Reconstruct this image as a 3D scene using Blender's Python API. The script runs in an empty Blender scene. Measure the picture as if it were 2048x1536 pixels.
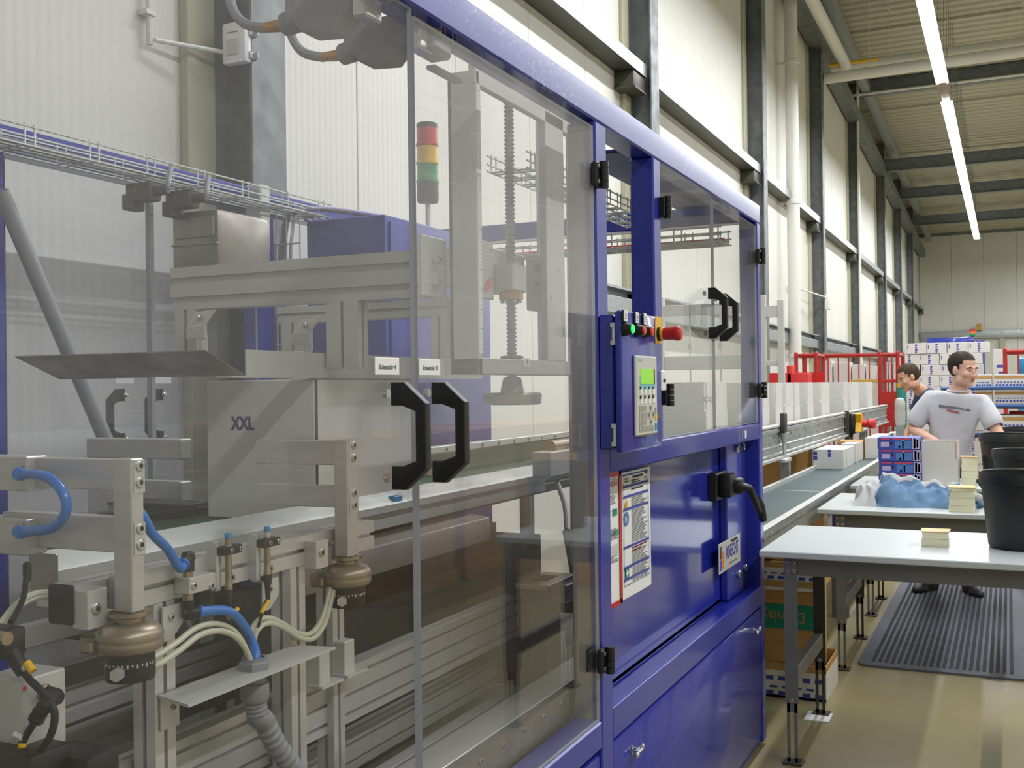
import bpy, bmesh, math, random
from math import sin, cos, pi, radians, atan2, sqrt
from mathutils import Vector, Matrix
random.seed(7)
SC = bpy.context.scene
COL = SC.collection
# ------------------------------------------------------------------ camera
F, YAW, PIT, ROL = 2136.0, .43529, .00331, .01237
CAMZ = 1.6
_f = Vector((-sin(YAW)*cos(PIT), cos(YAW)*cos(PIT), sin(PIT)))
_r = Vector((cos(YAW), sin(YAW), 0)); _u = _r.cross(_f)
R2 = cos(ROL)*_r - sin(ROL)*_u; U2 = R2.cross(_f)
cam = bpy.data.cameras.new('camera'); cam.sensor_width = 36; cam.lens = F/2048*36
cam.clip_start = .05; cam.clip_end = 200
co = bpy.data.objects.new('camera', cam); COL.objects.link(co)
co.matrix_world = Matrix(((R2.x, U2.x, -_f.x, 0), (R2.y, U2.y, -_f.y, 0), (R2.z, U2.z, -_f.z, CAMZ), (0, 0, 0, 1)))
SC.camera = co
vs = SC.view_settings
vs.view_transform = 'Standard'; vs.look = 'None'; vs.gamma = 1; vs.use_curve_mapping = False
vs.exposure = 0.25
SC.cycles.use_denoising = True
SC.cycles.max_bounces = 8; SC.cycles.diffuse_bounces = 4; SC.cycles.glossy_bounces = 4
SC.cycles.transparent_max_bounces = 24; SC.cycles.transmission_bounces = 4
SC.cycles.sample_clamp_indirect = 6; SC.cycles.caustics_reflective = False; SC.cycles.caustics_refractive = False
# ------------------------------------------------------------------ world: only a dim grey, the hall is closed
W = bpy.data.worlds.new('world'); SC.world = W; W.use_nodes = True
W.node_tree.nodes['Background'].inputs[0].default_value = (.75, .8, .9, 1)
W.node_tree.nodes['Background'].inputs[1].default_value = .3
LAMP = 62.0        # strength of the tubes
# measuring helpers: the point on a plane of known place that a photograph pixel looks at
def _ray(u, v): return R2*((u-1024)/F) - U2*((v-768)/F) + _f
def _on(ax, val, u, v):
    d = _ray(u, v); c = Vector((0, 0, CAMZ)); return c + d*((val-c[ax])/d[ax])
def onx(u, v, x): return _on(0, x, u, v)
def ony(u, v, y): return _on(1, y, u, v)
def onz(u, v, z): return _on(2, z, u, v)
# ------------------------------------------------------------------ materials
def lin(c):
    return tuple(((x/255)/12.92 if x/255 <= .04045 else ((x/255+.055)/1.055)**2.4) for x in c[:3]) + (1,)
MATS = {}
def M(name, rgb, rough=.5, metal=0., noise=0., nscale=6., bump=0., bscale=60., spec=.5, coat=0., emit=0., stretch=None, rvar=0., mixrgb=None, obj=False):
    m = bpy.data.materials.new(name); m.use_nodes = True; MATS[name] = m
    nt = m.node_tree; N = nt.nodes; L = nt.links; b = N['Principled BSDF']
    b.inputs['Base Color'].default_value = lin(rgb); b.inputs['Roughness'].default_value = rough
    b.inputs['Metallic'].default_value = metal; b.inputs['Specular IOR Level'].default_value = spec
    if coat: b.inputs['Coat Weight'].default_value = coat; b.inputs['Coat Roughness'].default_value = .08
    if emit:
        b.inputs['Emission Color'].default_value = lin(rgb); b.inputs['Emission Strength'].default_value = emit
    if noise or bump or rvar:
        tc = N.new('ShaderNodeTexCoord'); mp = N.new('ShaderNodeMapping')
        L.new(tc.outputs['Object'], mp.inputs[0])
        if stretch: mp.inputs['Scale'].default_value = stretch
    if noise or rvar:
        nz = N.new('ShaderNodeTexNoise'); nz.inputs['Scale'].default_value = nscale; nz.inputs['Detail'].default_value = 5
        L.new(mp.outputs[0], nz.inputs[0])
    if noise:
        mx = N.new('ShaderNodeMix'); mx.data_type = 'RGBA'
        c = lin(rgb); c2 = lin(mixrgb) if mixrgb else tuple(x*(1-noise) for x in c[:3])+(1,)
        c1 = c if mixrgb else tuple(min(1, x*(1+noise)) for x in c[:3])+(1,)
        mr = N.new('ShaderNodeMapRange'); mr.inputs[1].default_value = .35; mr.inputs[2].default_value = .65
        L.new(nz.outputs[0], mr.inputs[0]); L.new(mr.outputs[0], mx.inputs[0])
        mx.inputs[6].default_value = c1; mx.inputs[7].default_value = c2
        L.new(mx.outputs[2], b.inputs['Base Color'])
    if rvar:
        mr2 = N.new('ShaderNodeMapRange'); mr2.inputs[1].default_value = .3; mr2.inputs[2].default_value = .7
        mr2.inputs[3].default_value = max(.02, rough-rvar); mr2.inputs[4].default_value = rough+rvar
        L.new(nz.outputs[0], mr2.inputs[0]); L.new(mr2.outputs[0], b.inputs['Roughness'])
    if bump:
        n2 = N.new('ShaderNodeTexNoise'); n2.inputs['Scale'].default_value = bscale; n2.inputs['Detail'].default_value = 4
        L.new(mp.outputs[0], n2.inputs[0]); bp = N.new('ShaderNodeBump'); bp.inputs['Strength'].default_value = bump
        bp.inputs['Distance'].default_value = .01
        L.new(n2.outputs[0], bp.inputs['Height']); L.new(bp.outputs[0], b.inputs['Normal'])
    return m
def wave_bump(m, axis, scale, strength, dist=.004):
    nt = m.node_tree; N = nt.nodes; L = nt.links; b = N['Principled BSDF']
    tc = N.new('ShaderNodeTexCoord'); w = N.new('ShaderNodeTexWave'); w.bands_direction = axis
    w.inputs['Scale'].default_value = scale; L.new(tc.outputs['Object'], w.inputs[0])
    bp = N.new('ShaderNodeBump'); bp.inputs['Strength'].default_value = strength; bp.inputs['Distance'].default_value = dist
    L.new(w.outputs['Fac'], bp.inputs['Height']); L.new(bp.outputs[0], b.inputs['Normal'])
def dusty_glare_glass(name, dust, tint, gloss=1.0, haze=.7, up=1.):
    m = bpy.data.materials.new(name); m.use_nodes = True; MATS[name] = m
    nt = m.node_tree; N = nt.nodes; L = nt.links
    for n in list(N):
        if n.type != 'OUTPUT_MATERIAL': N.remove(n)
    out = [n for n in N if n.type == 'OUTPUT_MATERIAL'][0]
    tr = N.new('ShaderNodeBsdfTransparent'); tr.inputs[0].default_value = tint
    df = N.new('ShaderNodeBsdfDiffuse'); df.inputs[0].default_value = (.82, .82, .87, 1)
    gl = N.new('ShaderNodeBsdfGlossy'); gl.inputs['Roughness'].default_value = .015; gl.inputs[0].default_value = (1, 1, 1, 1)
    fr = N.new('ShaderNodeFresnel'); fr.inputs[0].default_value = 1.42
    ge = N.new('ShaderNodeNewGeometry'); io = N.new('ShaderNodeMapRange'); io.inputs[3].default_value = 1.42; io.inputs[4].default_value = 1/1.42
    L.new(ge.outputs['Backfacing'], io.inputs[0]); L.new(io.outputs[0], fr.inputs[0])
    tc = N.new('ShaderNodeTexCoord'); mp = N.new('ShaderNodeMapping'); L.new(tc.outputs['Object'], mp.inputs[0])
    mp.inputs['Scale'].default_value = (1, 1, .45)
    nz = N.new('ShaderNodeTexNoise'); nz.inputs['Scale'].default_value = 3.2; nz.inputs['Detail'].default_value = 7; nz.inputs['Roughness'].default_value = .6
    L.new(mp.outputs[0], nz.inputs[0])
    mr = N.new('ShaderNodeMapRange'); mr.inputs[1].default_value = .3; mr.inputs[2].default_value = .75
    mr.inputs[3].default_value = dust*.6; mr.inputs[4].default_value = dust*1.5; L.new(nz.outputs[0], mr.inputs[0])
    # fine wiping scratches, slightly slanting
    mp2 = N.new('ShaderNodeMapping'); L.new(tc.outputs['Object'], mp2.inputs[0])
    mp2.inputs['Rotation'].default_value = (radians(-20), 0, 0); mp2.inputs['Scale'].default_value = (1, 1.2, 150)
    n3 = N.new('ShaderNodeTexNoise'); n3.inputs['Scale'].default_value = 1.6; n3.inputs['Detail'].default_value = 2; L.new(mp2.outputs[0], n3.inputs[0])
    m3 = N.new('ShaderNodeMapRange'); m3.inputs[1].default_value = .66; m3.inputs[2].default_value = .74; m3.inputs[3].default_value = 0; m3.inputs[4].default_value = dust*.9
    L.new(n3.outputs[0], m3.inputs[0])
    ad = N.new('ShaderNodeMath'); ad.operation = 'ADD'; L.new(mr.outputs[0], ad.inputs[0]); L.new(m3.outputs[0], ad.inputs[1])
    # lamp glare on the upper pane, put in as extra white over the dust
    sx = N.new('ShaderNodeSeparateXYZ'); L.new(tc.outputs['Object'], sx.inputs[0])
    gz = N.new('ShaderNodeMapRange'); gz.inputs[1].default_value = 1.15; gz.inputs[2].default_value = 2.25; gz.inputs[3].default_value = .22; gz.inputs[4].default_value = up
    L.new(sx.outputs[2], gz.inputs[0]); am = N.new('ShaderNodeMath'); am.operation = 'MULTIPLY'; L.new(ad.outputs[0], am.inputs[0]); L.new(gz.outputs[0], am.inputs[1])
    x1 = N.new('ShaderNodeMixShader'); L.new(am.outputs[0], x1.inputs[0]); L.new(tr.outputs[0], x1.inputs[1]); L.new(df.outputs[0], x1.inputs[2])
    ml = N.new('ShaderNodeMath'); ml.operation = 'MULTIPLY'; ml.inputs[1].default_value = gloss; L.new(fr.outputs[0], ml.inputs[0])
    x2 = N.new('ShaderNodeMixShader'); L.new(ml.outputs[0], x2.inputs[0]); L.new(x1.outputs[0], x2.inputs[1]); L.new(gl.outputs[0], x2.inputs[2])
    L.new(x2.outputs[0], out.inputs[0])
    return m
# ------------------------------------------------------------------ geometry collector
class B:
    def __init__(s): s.b = bmesh.new()
    def _fin(s, faces, mi):
        for f in faces: f.material_index = mi
        return s
    def poly(s, pts, mi=0):
        vs_ = [s.b.verts.new(p) for p in pts]; f = s.b.faces.new(vs_); f.material_index = mi; return s
    def box(s, x0, x1, y0, y1, z0, z1, bev=0, mi=0, mat=None):
        n0 = len(s.b.faces)
        P = [(x0, y0, z0), (x1, y0, z0), (x1, y1, z0), (x0, y1, z0), (x0, y0, z1), (x1, y0, z1), (x1, y1, z1), (x0, y1, z1)]
        if mat: P = [mat @ Vector(p) for p in P]
        v = [s.b.verts.new(p) for p in P]
        fs = [s.b.faces.new([v[i] for i in q]) for q in ((3, 2, 1, 0), (4, 5, 6, 7), (0, 1, 5, 4), (1, 2, 6, 5), (2, 3, 7, 6), (3, 0, 4, 7))]
        for f in fs: f.material_index = mi
        if bev:
            es = list({e for f in fs for e in f.edges})
            r = bmesh.ops.bevel(s.b, geom=es, offset=bev, segments=1 if bev < .006 else 2, affect='EDGES', profile=.5)
            for f in r['faces']: f.material_index = mi
        return s
    def prism(s, pts, ax, a0, a1, mi=0, capmi=None):
        def mk(p, a):
            return (a, p[0], p[1]) if ax == 'x' else (p[0], a, p[1]) if ax == 'y' else (p[0], p[1], a)
        A = [s.b.verts.new(mk(p, a0)) for p in pts]; C = [s.b.verts.new(mk(p, a1)) for p in pts]
        n = len(pts); fs = []
        for i in range(n):
            j = (i+1) % n; fs.append(s.b.faces.new((A[i], A[j], C[j], C[i])))
        for f in fs: f.material_index = mi
        for f in (s.b.faces.new(A[::-1]), s.b.faces.new(C)): f.material_index = mi if capmi is None else capmi
        return s
    def cyl(s, p0, p1, r0, r1=None, n=16, mi=0, caps=True):
        return s.lathe([(r0, 0), (r0 if r1 is None else r1, (Vector(p1)-Vector(p0)).length)], p0, Vector(p1)-Vector(p0), n, mi, caps)
    def lathe(s, prof, org, axis=(0, 0, 1), n=20, mi=0, caps=True, ang0=0., ref=None):
        a = Vector(axis).normalized(); org = Vector(org)
        t = Vector(ref) if ref else (Vector((0, 0, 1)) if abs(a.z) < .9 else Vector((1, 0, 0)))
        e1 = (t - a*t.dot(a)).normalized(); e2 = a.cross(e1)
        rings = []
        for r, h in prof:
            rings.append([s.b.verts.new(org + a*h + (e1*cos(ang0+2*pi*k/n) + e2*sin(ang0+2*pi*k/n))*r) for k in range(n)])
        for i in range(len(rings)-1):
            for k in range(n):
                f = s.b.faces.new((rings[i][k], rings[i][(k+1) % n], rings[i+1][(k+1) % n], rings[i+1][k])); f.material_index = mi
        if caps:
            f = s.b.faces.new(rings[0][::-1]); f.material_index = mi
            f = s.b.faces.new(rings[-1]); f.material_index = mi
        return s
    def tube(s, pts, r, n=8, mi=0, smooth=6, rs=None):
        P = [Vector(p) for p in pts]
        if smooth and len(P) > 2:
            Q = []; 
            for i in range(len(P)-1):
                p0 = P[max(i-1, 0)]; p1 = P[i]; p2 = P[i+1]; p3 = P[min(i+2, len(P)-1)]
                for k in range(smooth):
                    t = k/smooth; Q.append(.5*((2*p1)+(p2-p0)*t+(2*p0-5*p1+4*p2-p3)*t*t+(3*p1-p0-3*p2+p3)*t**3))
            Q.append(P[-1]); P = Q
        up = None; rings = []
        for i, p in enumerate(P):
            d = (P[min(i+1, len(P)-1)]-P[max(i-1, 0)]).normalized()
            if up is None: up = Vector((0, 0, 1)) if abs(d.z) < .9 else Vector((1, 0, 0))
            up = (up-d*up.dot(d)).normalized(); sd = d.cross(up)
            rr = r if rs is None else rs[i % len(rs)]
            rings.append([s.b.verts.new(p+(up*cos(2*pi*k/n)+sd*sin(2*pi*k/n))*rr) for k in range(n)])
        for i in range(len(rings)-1):
            for k in range(n):
                f = s.b.faces.new((rings[i][(k+1) % n], rings[i][k], rings[i+1][k], rings[i+1][(k+1) % n])); f.material_index = mi
        for c, q in ((rings[0], 1), (rings[-1], -1)):
            f = s.b.faces.new(c[::q]); f.material_index = mi
        return s
    def bolt(s, p, d, r, h, mi=0, sock=True):   # socket head: washer face, head and a hexagon recess, its shade put in as dark colour
        p = Vector(p); d = Vector(d).normalized()
        s.lathe([(r*.96, 0), (r, h*.1), (r, h*.85), (r*.9, h), (r*.5, h)], p, d, 16, mi, False)
        s.lathe([(r*.5, h), (r*.5, h*.45)], p, d, 6, 1, False)
        s.lathe([(r*.5, h*.45), (r*.02, h*.45)], p, d, 6, 1, False)
        return s
    def sphere(s, c, r, n=12, mi=0, sc=(1, 1, 1)):
        m = Matrix.Translation(c) @ Matrix.Diagonal((sc[0], sc[1], sc[2], 1))
        q = bmesh.ops.create_uvsphere(s.b, u_segments=n, v_segments=max(6, n//2+2), radius=r, matrix=m)
        for f in {f for v in q['verts'] for f in v.link_faces}: f.material_index = mi
        return s
    def plate(s, pts, n, th, mi=0):     # flat polygon with thickness along n
        n = Vector(n).normalized()*th; A = [s.b.verts.new(Vector(p)) for p in pts]; C = [s.b.verts.new(Vector(p)+n) for p in pts]
        k = len(pts); fs = [s.b.faces.new(A[::-1]), s.b.faces.new(C)]
        for i in range(k): fs.append(s.b.faces.new((A[i], A[(i+1) % k], C[(i+1) % k], C[i])))
        for f in fs: f.material_index = mi
        return s
    def xf(s, m):
        bmesh.ops.transform(s.b, matrix=m, verts=s.b.verts[:]); return s
def wloc(o):
    l = Vector((0, 0, 0))
    while o is not None: l = l + o.location; o = o.parent
    return l
def tag(o, label=None, cat=None, group=None, kind=None):
    if label: o['label'] = label
    if cat: o['category'] = cat
    if group: o['group'] = group
    if kind: o['kind'] = kind
    return o
def link_mesh(name, me, mats, parent=None, label=None, base=None, kind=None):
    o = bpy.data.objects.new(name, me); COL.objects.link(o)
    for m in (mats if isinstance(mats, (list, tuple)) else [mats]): me.materials.append(MATS[m] if isinstance(m, str) else m)
    off = wloc(parent) if parent is not None else Vector(base or (0, 0, 0))
    if off.length: me.transform(Matrix.Translation(-off))
    if parent is not None: o.parent = parent
    else: o.location = off
    return tag(o, label, None, None, kind)
def obj(name, b, mats, parent=None, label=None, base=None, kind=None, sharp=32, recalc=True):
    if recalc: bmesh.ops.recalc_face_normals(b.b, faces=b.b.faces[:])
    if not isinstance(mats, (list, tuple)) and any(f.material_index == 1 for f in b.b.faces): mats = [mats, 'dark_grey']
    me = bpy.data.meshes.new(name); b.b.to_mesh(me); b.b.free()
    me.shade_smooth(); me.set_sharp_from_angle(angle=radians(sharp))
    return link_mesh(name, me, mats, parent, label, base, kind)
def thing(name, label, cat, loc, group=None):
    o = bpy.data.objects.new(name, None); COL.objects.link(o); o.location = loc; o.empty_display_size = .1
    return tag(o, label, cat, group)
def top(name, b, mats, label, cat, base, group=None):      # a thing that is a single mesh
    return tag(obj(name, b, mats, None, label, base), None, cat, group)
def dup(o, loc=None, label=None, group=None, parent=None, rotz=None):
    c = o.copy(); COL.objects.link(c)
    if parent is not None: c.parent = parent
    if loc is not None: c.location = loc
    if rotz is not None: c.rotation_euler = (0, 0, rotz)
    if label: c['label'] = label
    if group: c['group'] = group
    for ch in [k for k in o.children]: dup(ch, parent=c)
    return c
def text_mesh(s, size, ext=.0004, align='CENTER', bold=0.):
    cu = bpy.data.curves.new('t', 'FONT'); cu.body = s; cu.size = size; cu.align_x = align; cu.align_y = 'CENTER'; cu.extrude = ext
    cu.resolution_u = 3; cu.offset = bold*size
    o = bpy.data.objects.new('t', cu); COL.objects.link(o)
    dg = bpy.context.evaluated_depsgraph_get(); me = bpy.data.meshes.new_from_object(o.evaluated_get(dg))
    bpy.data.objects.remove(o); return me
def text(name, s, size, org, right, up, mat, parent, sx=1., align='CENTER', label=None, bold=0.):
    me = text_mesh(s, size, align=align, bold=bold); r = Vector(right).normalized(); u = Vector(up).normalized(); n = r.cross(u)
    o = Vector(org)+n*.0006
    me.transform(Matrix(((r.x*sx, u.x, n.x, o.x), (r.y*sx, u.y, n.y, o.y), (r.z*sx, u.z, n.z, o.z), (0, 0, 0, 1))))
    return link_mesh(name, me, mat, parent, label)
def tslot(w, h, nw, nh, g=.0085, d=.011):    # outline of an aluminium slotted profile, centred
    pts = []
    def side(p, q, n, inward):
        p = Vector(p); q = Vector(q); t = (q-p).normalized(); L_ = (q-p).length; out = [p]
        for k in range(n):
            c = p+t*(L_*(k+.5)/n)
            out += [c-t*g/2, c-t*g/2+Vector(inward)*d, c+t*g/2+Vector(inward)*d, c+t*g/2]
        return out
    a, b_ = w/2, h/2
    pts += side((-a, -b_), (a, -b_), nw, (0, 1)); pts += side((a, -b_), (a, b_), nh, (-1, 0))
    pts += side((a, b_), (-a, b_), nw, (0, -1)); pts += side((-a, b_), (-a, -b_), nh, (1, 0))
    return pts
def off(pts, a, b_): return [(p[0]+a, p[1]+b_) for p in pts]
# ------------------------------------------------------------------ materials in use
M('blue_paint', (38, 50, 160), .30, noise=.04, nscale=3, coat=.45)
M('blue_panel', (34, 46, 156), .13, noise=.05, nscale=3, coat=.6)
M('blue_dark', (30, 36, 120), .4)
M('blue_cabinet', (50, 58, 150), .45, noise=.08, nscale=4)
M('alu', (208, 207, 204), .38, .5, noise=.05, nscale=12, rvar=.07)
M('alu_plate', (200, 198, 194), .40, .5, noise=.06, nscale=8, rvar=.1, stretch=(1, 1, 4))
M('alu_matt', (203, 203, 198), .5, .3, noise=.04)
M('galv', (176, 182, 184), .42, .7, noise=.10, nscale=18, rvar=.1)
M('galv_bright', (205, 208, 205), .36, .4, noise=.06, nscale=10, rvar=.1)
M('steel', (150, 148, 142), .35, .9, noise=.08, nscale=20, rvar=.1)
M('steel_bright', (205, 205, 205), .22, .95, noise=.05, nscale=30)
M('sheet_dark', (150, 145, 138), .4, .6, noise=.10, nscale=9, rvar=.12)
M('bronze', (158, 146, 124), .36, .55, noise=.06, nscale=20)
M('nickel', (170, 155, 130), .3, .9)
M('black', (22, 22, 24), .42, noise=.1, nscale=30)
M('black_rubber', (26, 26, 28), .6)
M('dark_grey', (62, 62, 60), .55, noise=.08, nscale=14)
M('switch_grey', (96, 92, 84), .55, noise=.12, nscale=30)
M('brass', (205, 150, 60), .35, .8)
M('blue_hose', (48, 120, 205), .3, coat=.2)
M('blue_cap', (60, 150, 205), .4)
M('clear_hose', (205, 205, 180), .3, noise=.05)
M('grey_plastic', (140, 142, 146), .5)
M('conduit', (150, 152, 158), .45)
M('white', (238, 238, 236), .5)
M('white_gloss', (240, 240, 242), .35)
M('carton_white', (222, 220, 216), .75, noise=.015, nscale=9)
M('carton_brown', (190, 150, 95), .8, noise=.06, nscale=14)
M('kraft', (196, 152, 92), .8, noise=.05, nscale=9)
M('print_blue', (70, 78, 165), .7)
M('print_navy', (48, 50, 110), .7)
M('ink', (45, 45, 55), .7)
M('ink_grey', (120, 122, 128), .7)
M('red', (200, 38, 34), .4)
M('red_paint', (178, 42, 38), .4, noise=.08, nscale=12)
M('yellow', (240, 190, 20), .45)
M('orange', (235, 120, 40), .5)
M('green_btn', (40, 240, 110), .35, emit=.75)
M('red_btn', (235, 60, 45), .35)
M('green_lens', (40, 150, 90), .3)
M('red_lens', (215, 50, 55), .3)
M('yellow_lens', (240, 195, 30), .3)
M('lcd', (140, 215, 40), .3, emit=.22)
M('hmi_grey', (206, 206, 200), .5)
M('key_grey', (165, 165, 158), .55)
M('teal', (130, 195, 205), .5)
M('green_print', (30, 140, 110), .6)
M('wall_cream', (223, 223, 216), .55, noise=.02, nscale=1.5)
wave_bump(MATS['wall_cream'], 'Y', 6.2, .35, .003)
M('wall_trim', (184, 181, 156), .55, noise=.03)
M('ceil', (180, 177, 158), .6, noise=.03, nscale=2)
M('steel_beam', (120, 126, 128), .5, .35, noise=.14, nscale=9, rvar=.1)
M('floor', (146, 136, 100), .36, noise=.10, nscale=1.2, bump=.05, bscale=90, rvar=.08)
M('pipe_white', (226, 226, 220), .45)
M('belt', (62, 82, 84), .5, noise=.10, nscale=3, stretch=(.4, 6, 1))
M('belt_green', (42, 84, 60), .5, noise=.08)
M('table_white', (198, 205, 205), .32, noise=.01)
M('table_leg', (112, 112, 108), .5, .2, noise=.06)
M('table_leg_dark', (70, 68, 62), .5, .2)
M('mat_grey', (92, 94, 104), .65, noise=.06)
M('bin', (30, 32, 34), .45, noise=.08, nscale=8)
M('skin', (222, 176, 154), .5, noise=.04, nscale=20)
M('skin2', (210, 160, 132), .5, noise=.04, nscale=20)
M('hair', (70, 56, 48), .6, noise=.25, nscale=60)
M('hair2', (92, 72, 52), .6, noise=.25, nscale=60)
M('shirt', (206, 206, 214), .85, noise=.03, nscale=10, bump=.15, bscale=14)
M('shirt_navy', (58, 74, 104), .85, noise=.06, nscale=10, bump=.12, bscale=14)
M('jeans', (44, 50, 70), .85, noise=.1, nscale=30)
M('shoe', (36, 34, 34), .6)
M('lip', (176, 100, 90), .5)
M('eye_dark', (40, 32, 28), .4)
M('fleece_blue', (106, 138, 172), .9, noise=.06, nscale=14, bump=.2, bscale=18)
M('fleece_grey', (190, 192, 192), .9, noise=.05, nscale=14, bump=.2, bscale=18)
M('paper_cream', (240, 236, 204), .8, noise=.03, nscale=40, stretch=(1, 1, 30))
M('paper', (236, 236, 236), .7)
M('pad_yellow', (244, 214, 80), .6, noise=.3, nscale=30, mixrgb=(240, 190, 190))
M('pad_mauve', (196, 186, 226), .6)
M('pack_blue', (66, 84, 176), .4, noise=.15, nscale=16)
M('pack_light', (86, 130, 200), .4, noise=.15, nscale=16)
M('pack_red', (214, 72, 104), .4)
M('tube_blue', (62, 100, 160), .4)
M('green_bottle', (36, 130, 120), .4)
M('lamp_on', (250, 252, 255), .5, emit=LAMP)
M('lamp_body', (215, 215, 208), .5)
M('lamp_gap', (150, 128, 118), .5)
M('edge_glass', (182, 186, 196), .25)
M('wood', (200, 160, 80), .7)
dusty_glare_glass('door_glass', .026, (.98, .98, .985, 1), .42, up=2.6)
dusty_glare_glass('door_glass_dusty_glare', .055, (.97, .97, .97, 1), .75, up=3.4)
dusty_glare_glass('clear_glass', .03, (.975, .98, .975, 1), .7, up=1.6)
dusty_glare_glass('rear_glass', .02, (.965, .97, .985, 1), .4)
M('brown_steel', (74, 64, 58), .45, .3, noise=.08)
M('base_sheet_grey', (96, 92, 82), .5, .2, noise=.12, nscale=6)

def scuffed(name, base, col):
    m = M(name, base, .3, noise=.04, nscale=3, coat=.4); nt = m.node_tree; N = nt.nodes; L = nt.links; b = N['Principled BSDF']
    src = b.inputs['Base Color'].links[0].from_socket
    tc = N.new('ShaderNodeTexCoord'); mp = N.new('ShaderNodeMapping'); L.new(tc.outputs['Object'], mp.inputs[0]); mp.inputs['Scale'].default_value = (1, .5, 1)
    a = N.new('ShaderNodeTexNoise'); a.inputs['Scale'].default_value = 95; a.inputs['Detail'].default_value = 3; L.new(mp.outputs[0], a.inputs[0])
    c = N.new('ShaderNodeTexNoise'); c.inputs['Scale'].default_value = 4.5; c.inputs['Detail'].default_value = 2; L.new(tc.outputs['Object'], c.inputs[0])
    ra = N.new('ShaderNodeMapRange'); ra.inputs[1].default_value = .56; ra.inputs[2].default_value = .68; L.new(a.outputs[0], ra.inputs[0])
    rc = N.new('ShaderNodeMapRange'); rc.inputs[1].default_value = .5; rc.inputs[2].default_value = .66; rc.inputs[4].default_value = .75; L.new(c.outputs[0], rc.inputs[0])
    mu = N.new('ShaderNodeMath'); mu.operation = 'MULTIPLY'; L.new(ra.outputs[0], mu.inputs[0]); L.new(rc.outputs[0], mu.inputs[1])
    mx = N.new('ShaderNodeMix'); mx.data_type = 'RGBA'; mx.inputs[7].default_value = lin(col); L.new(src, mx.inputs[6]); L.new(mu.outputs[0], mx.inputs[0]); L.new(mx.outputs[2], b.inputs['Base Color'])
scuffed('blue_scuffed', (38, 50, 160), (150, 152, 206))
M('alu_dull', (140, 140, 142), .5, .3, noise=.08, nscale=10)
M('girt_steel_shaded', (84, 84, 74), .5, .3, noise=.1, nscale=8)  # darker than the girt face: underside shade put into the colour
# ================================================================== luminaire rows (the hall's lamps)
def roofz(y): return 8.42-.041*(y-25)
ORD = ['first', 'second', 'third', 'fourth', 'fifth', 'sixth', 'seventh', 'eighth', 'ninth', 'tenth', 'eleventh', 'twelfth', 'thirteenth', 'fourteenth', 'fifteenth', 'sixteenth', 'seventeenth', 'eighteenth', 'nineteenth', 'twentieth']
def make_lamp(L, lab, group):
    t = thing('strip_light', lab, 'light', (-.905, 0, 6.4), group)
    b = B(); y0, y1 = .02, L-.02; x = -.905
    b.prism([(x-.10, 6.405), (x-.075, 6.47), (x-.03, 6.50), (x+.03, 6.50), (x+.075, 6.47), (x+.10, 6.405), (x+.094, 6.405), (x+.07, 6.463), (x+.028, 6.494), (x-.028, 6.494), (x-.07, 6.463), (x-.094, 6.405)], 'y', y0, y1)
    obj('lamp_housing', b, 'lamp_body', t)
    b = B(); b.poly([(x-.088, y0+.01, 6.41), (x+.088, y0+.01, 6.41), (x+.088, y1-.01, 6.41), (x-.088, y1-.01, 6.41)][::-1])
    obj('lamp_tube', b, 'lamp_on', t, 'glowing white tube strip', recalc=False)
    return t
n = 0
l0 = make_lamp(1.5, 'strip light nearest the camera end of the hanging row, before the dark gap', 'strip lights of the hanging row')
k = 0
for i in range(4):           # visible ones before the gap
    o = l0 if i == 0 else dup(l0, label='%s glowing strip light before the dark gap, counted back from the gap' % ORD[3-i])
    o.location = (-.905, 12.5+1.5*i, 6.4)
l0['label'] = 'fourth glowing strip light before the dark gap, counted back from the gap'
for i in range(13):
    dup(l0, (-.905, 19.74+1.5*i, 6.4), '%s glowing strip light beyond the dark gap, counted from the gap' % ORD[i])
lb = make_lamp(8.0, 'long glowing strip light row over the hall', 'strip lights of the parallel rows')
for i, (x, y) in enumerate([(-.905, 4.4)] + [(x, y) for x in (3.7,) for y in (-5, 3.2, 11.4, 19.6, 27.8, 36)]):
    o = lb if i == 0 else dup(lb, label='long strip light row over the %s, %s along the hall' % ('machine' if x < 0 else 'far side of the hall' if x > 5 else 'middle of the hall', ORD[i if i < 1 else (i-1) % 6])); o.location = (x, y, 6.4)
lb['label'] = 'long strip light row over the near end of the machine'
def hangers(o, ys):
    for yy in ys:
        b = B(); w_ = wloc(o); b.cyl((w_.x, yy, 6.49), (w_.x, yy, roofz(yy)+.02), .004, n=6); obj('hanger_wire', b, 'steel', o)
for o in [k for k in COL.objects if k.name.startswith('strip_light')]:
    L_ = 1.5 if k else 1.5
    y0 = o.location.y; L_ = 8.0 if 'long' in o['label'] else 1.5
    hangers(o, (y0+L_*.25, y0+L_*.75))
# the dark joining piece between the two lamp runs
b = B(); b.prism([(-1.0, 6.41), (-.97, 6.48), (-.84, 6.48), (-.81, 6.41), (-.84, 6.405), (-.86, 6.43), (-.95, 6.43), (-.97, 6.405)], 'y', 18.55, 19.72)
t = thing('lamp_connector', 'unlit brownish connector in the gap between the glowing strip lights', 'connector', (-.905, 19.1, 6.4)); obj('connector_body', b, 'lamp_gap', t); hangers(t, (19.1,))
# ================================================================== shell
b = B(); b.box(-3.6, 8.2, -7.2, 46.4, -.2, 0)
obj('floor', b, 'floor', kind='structure')
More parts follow.
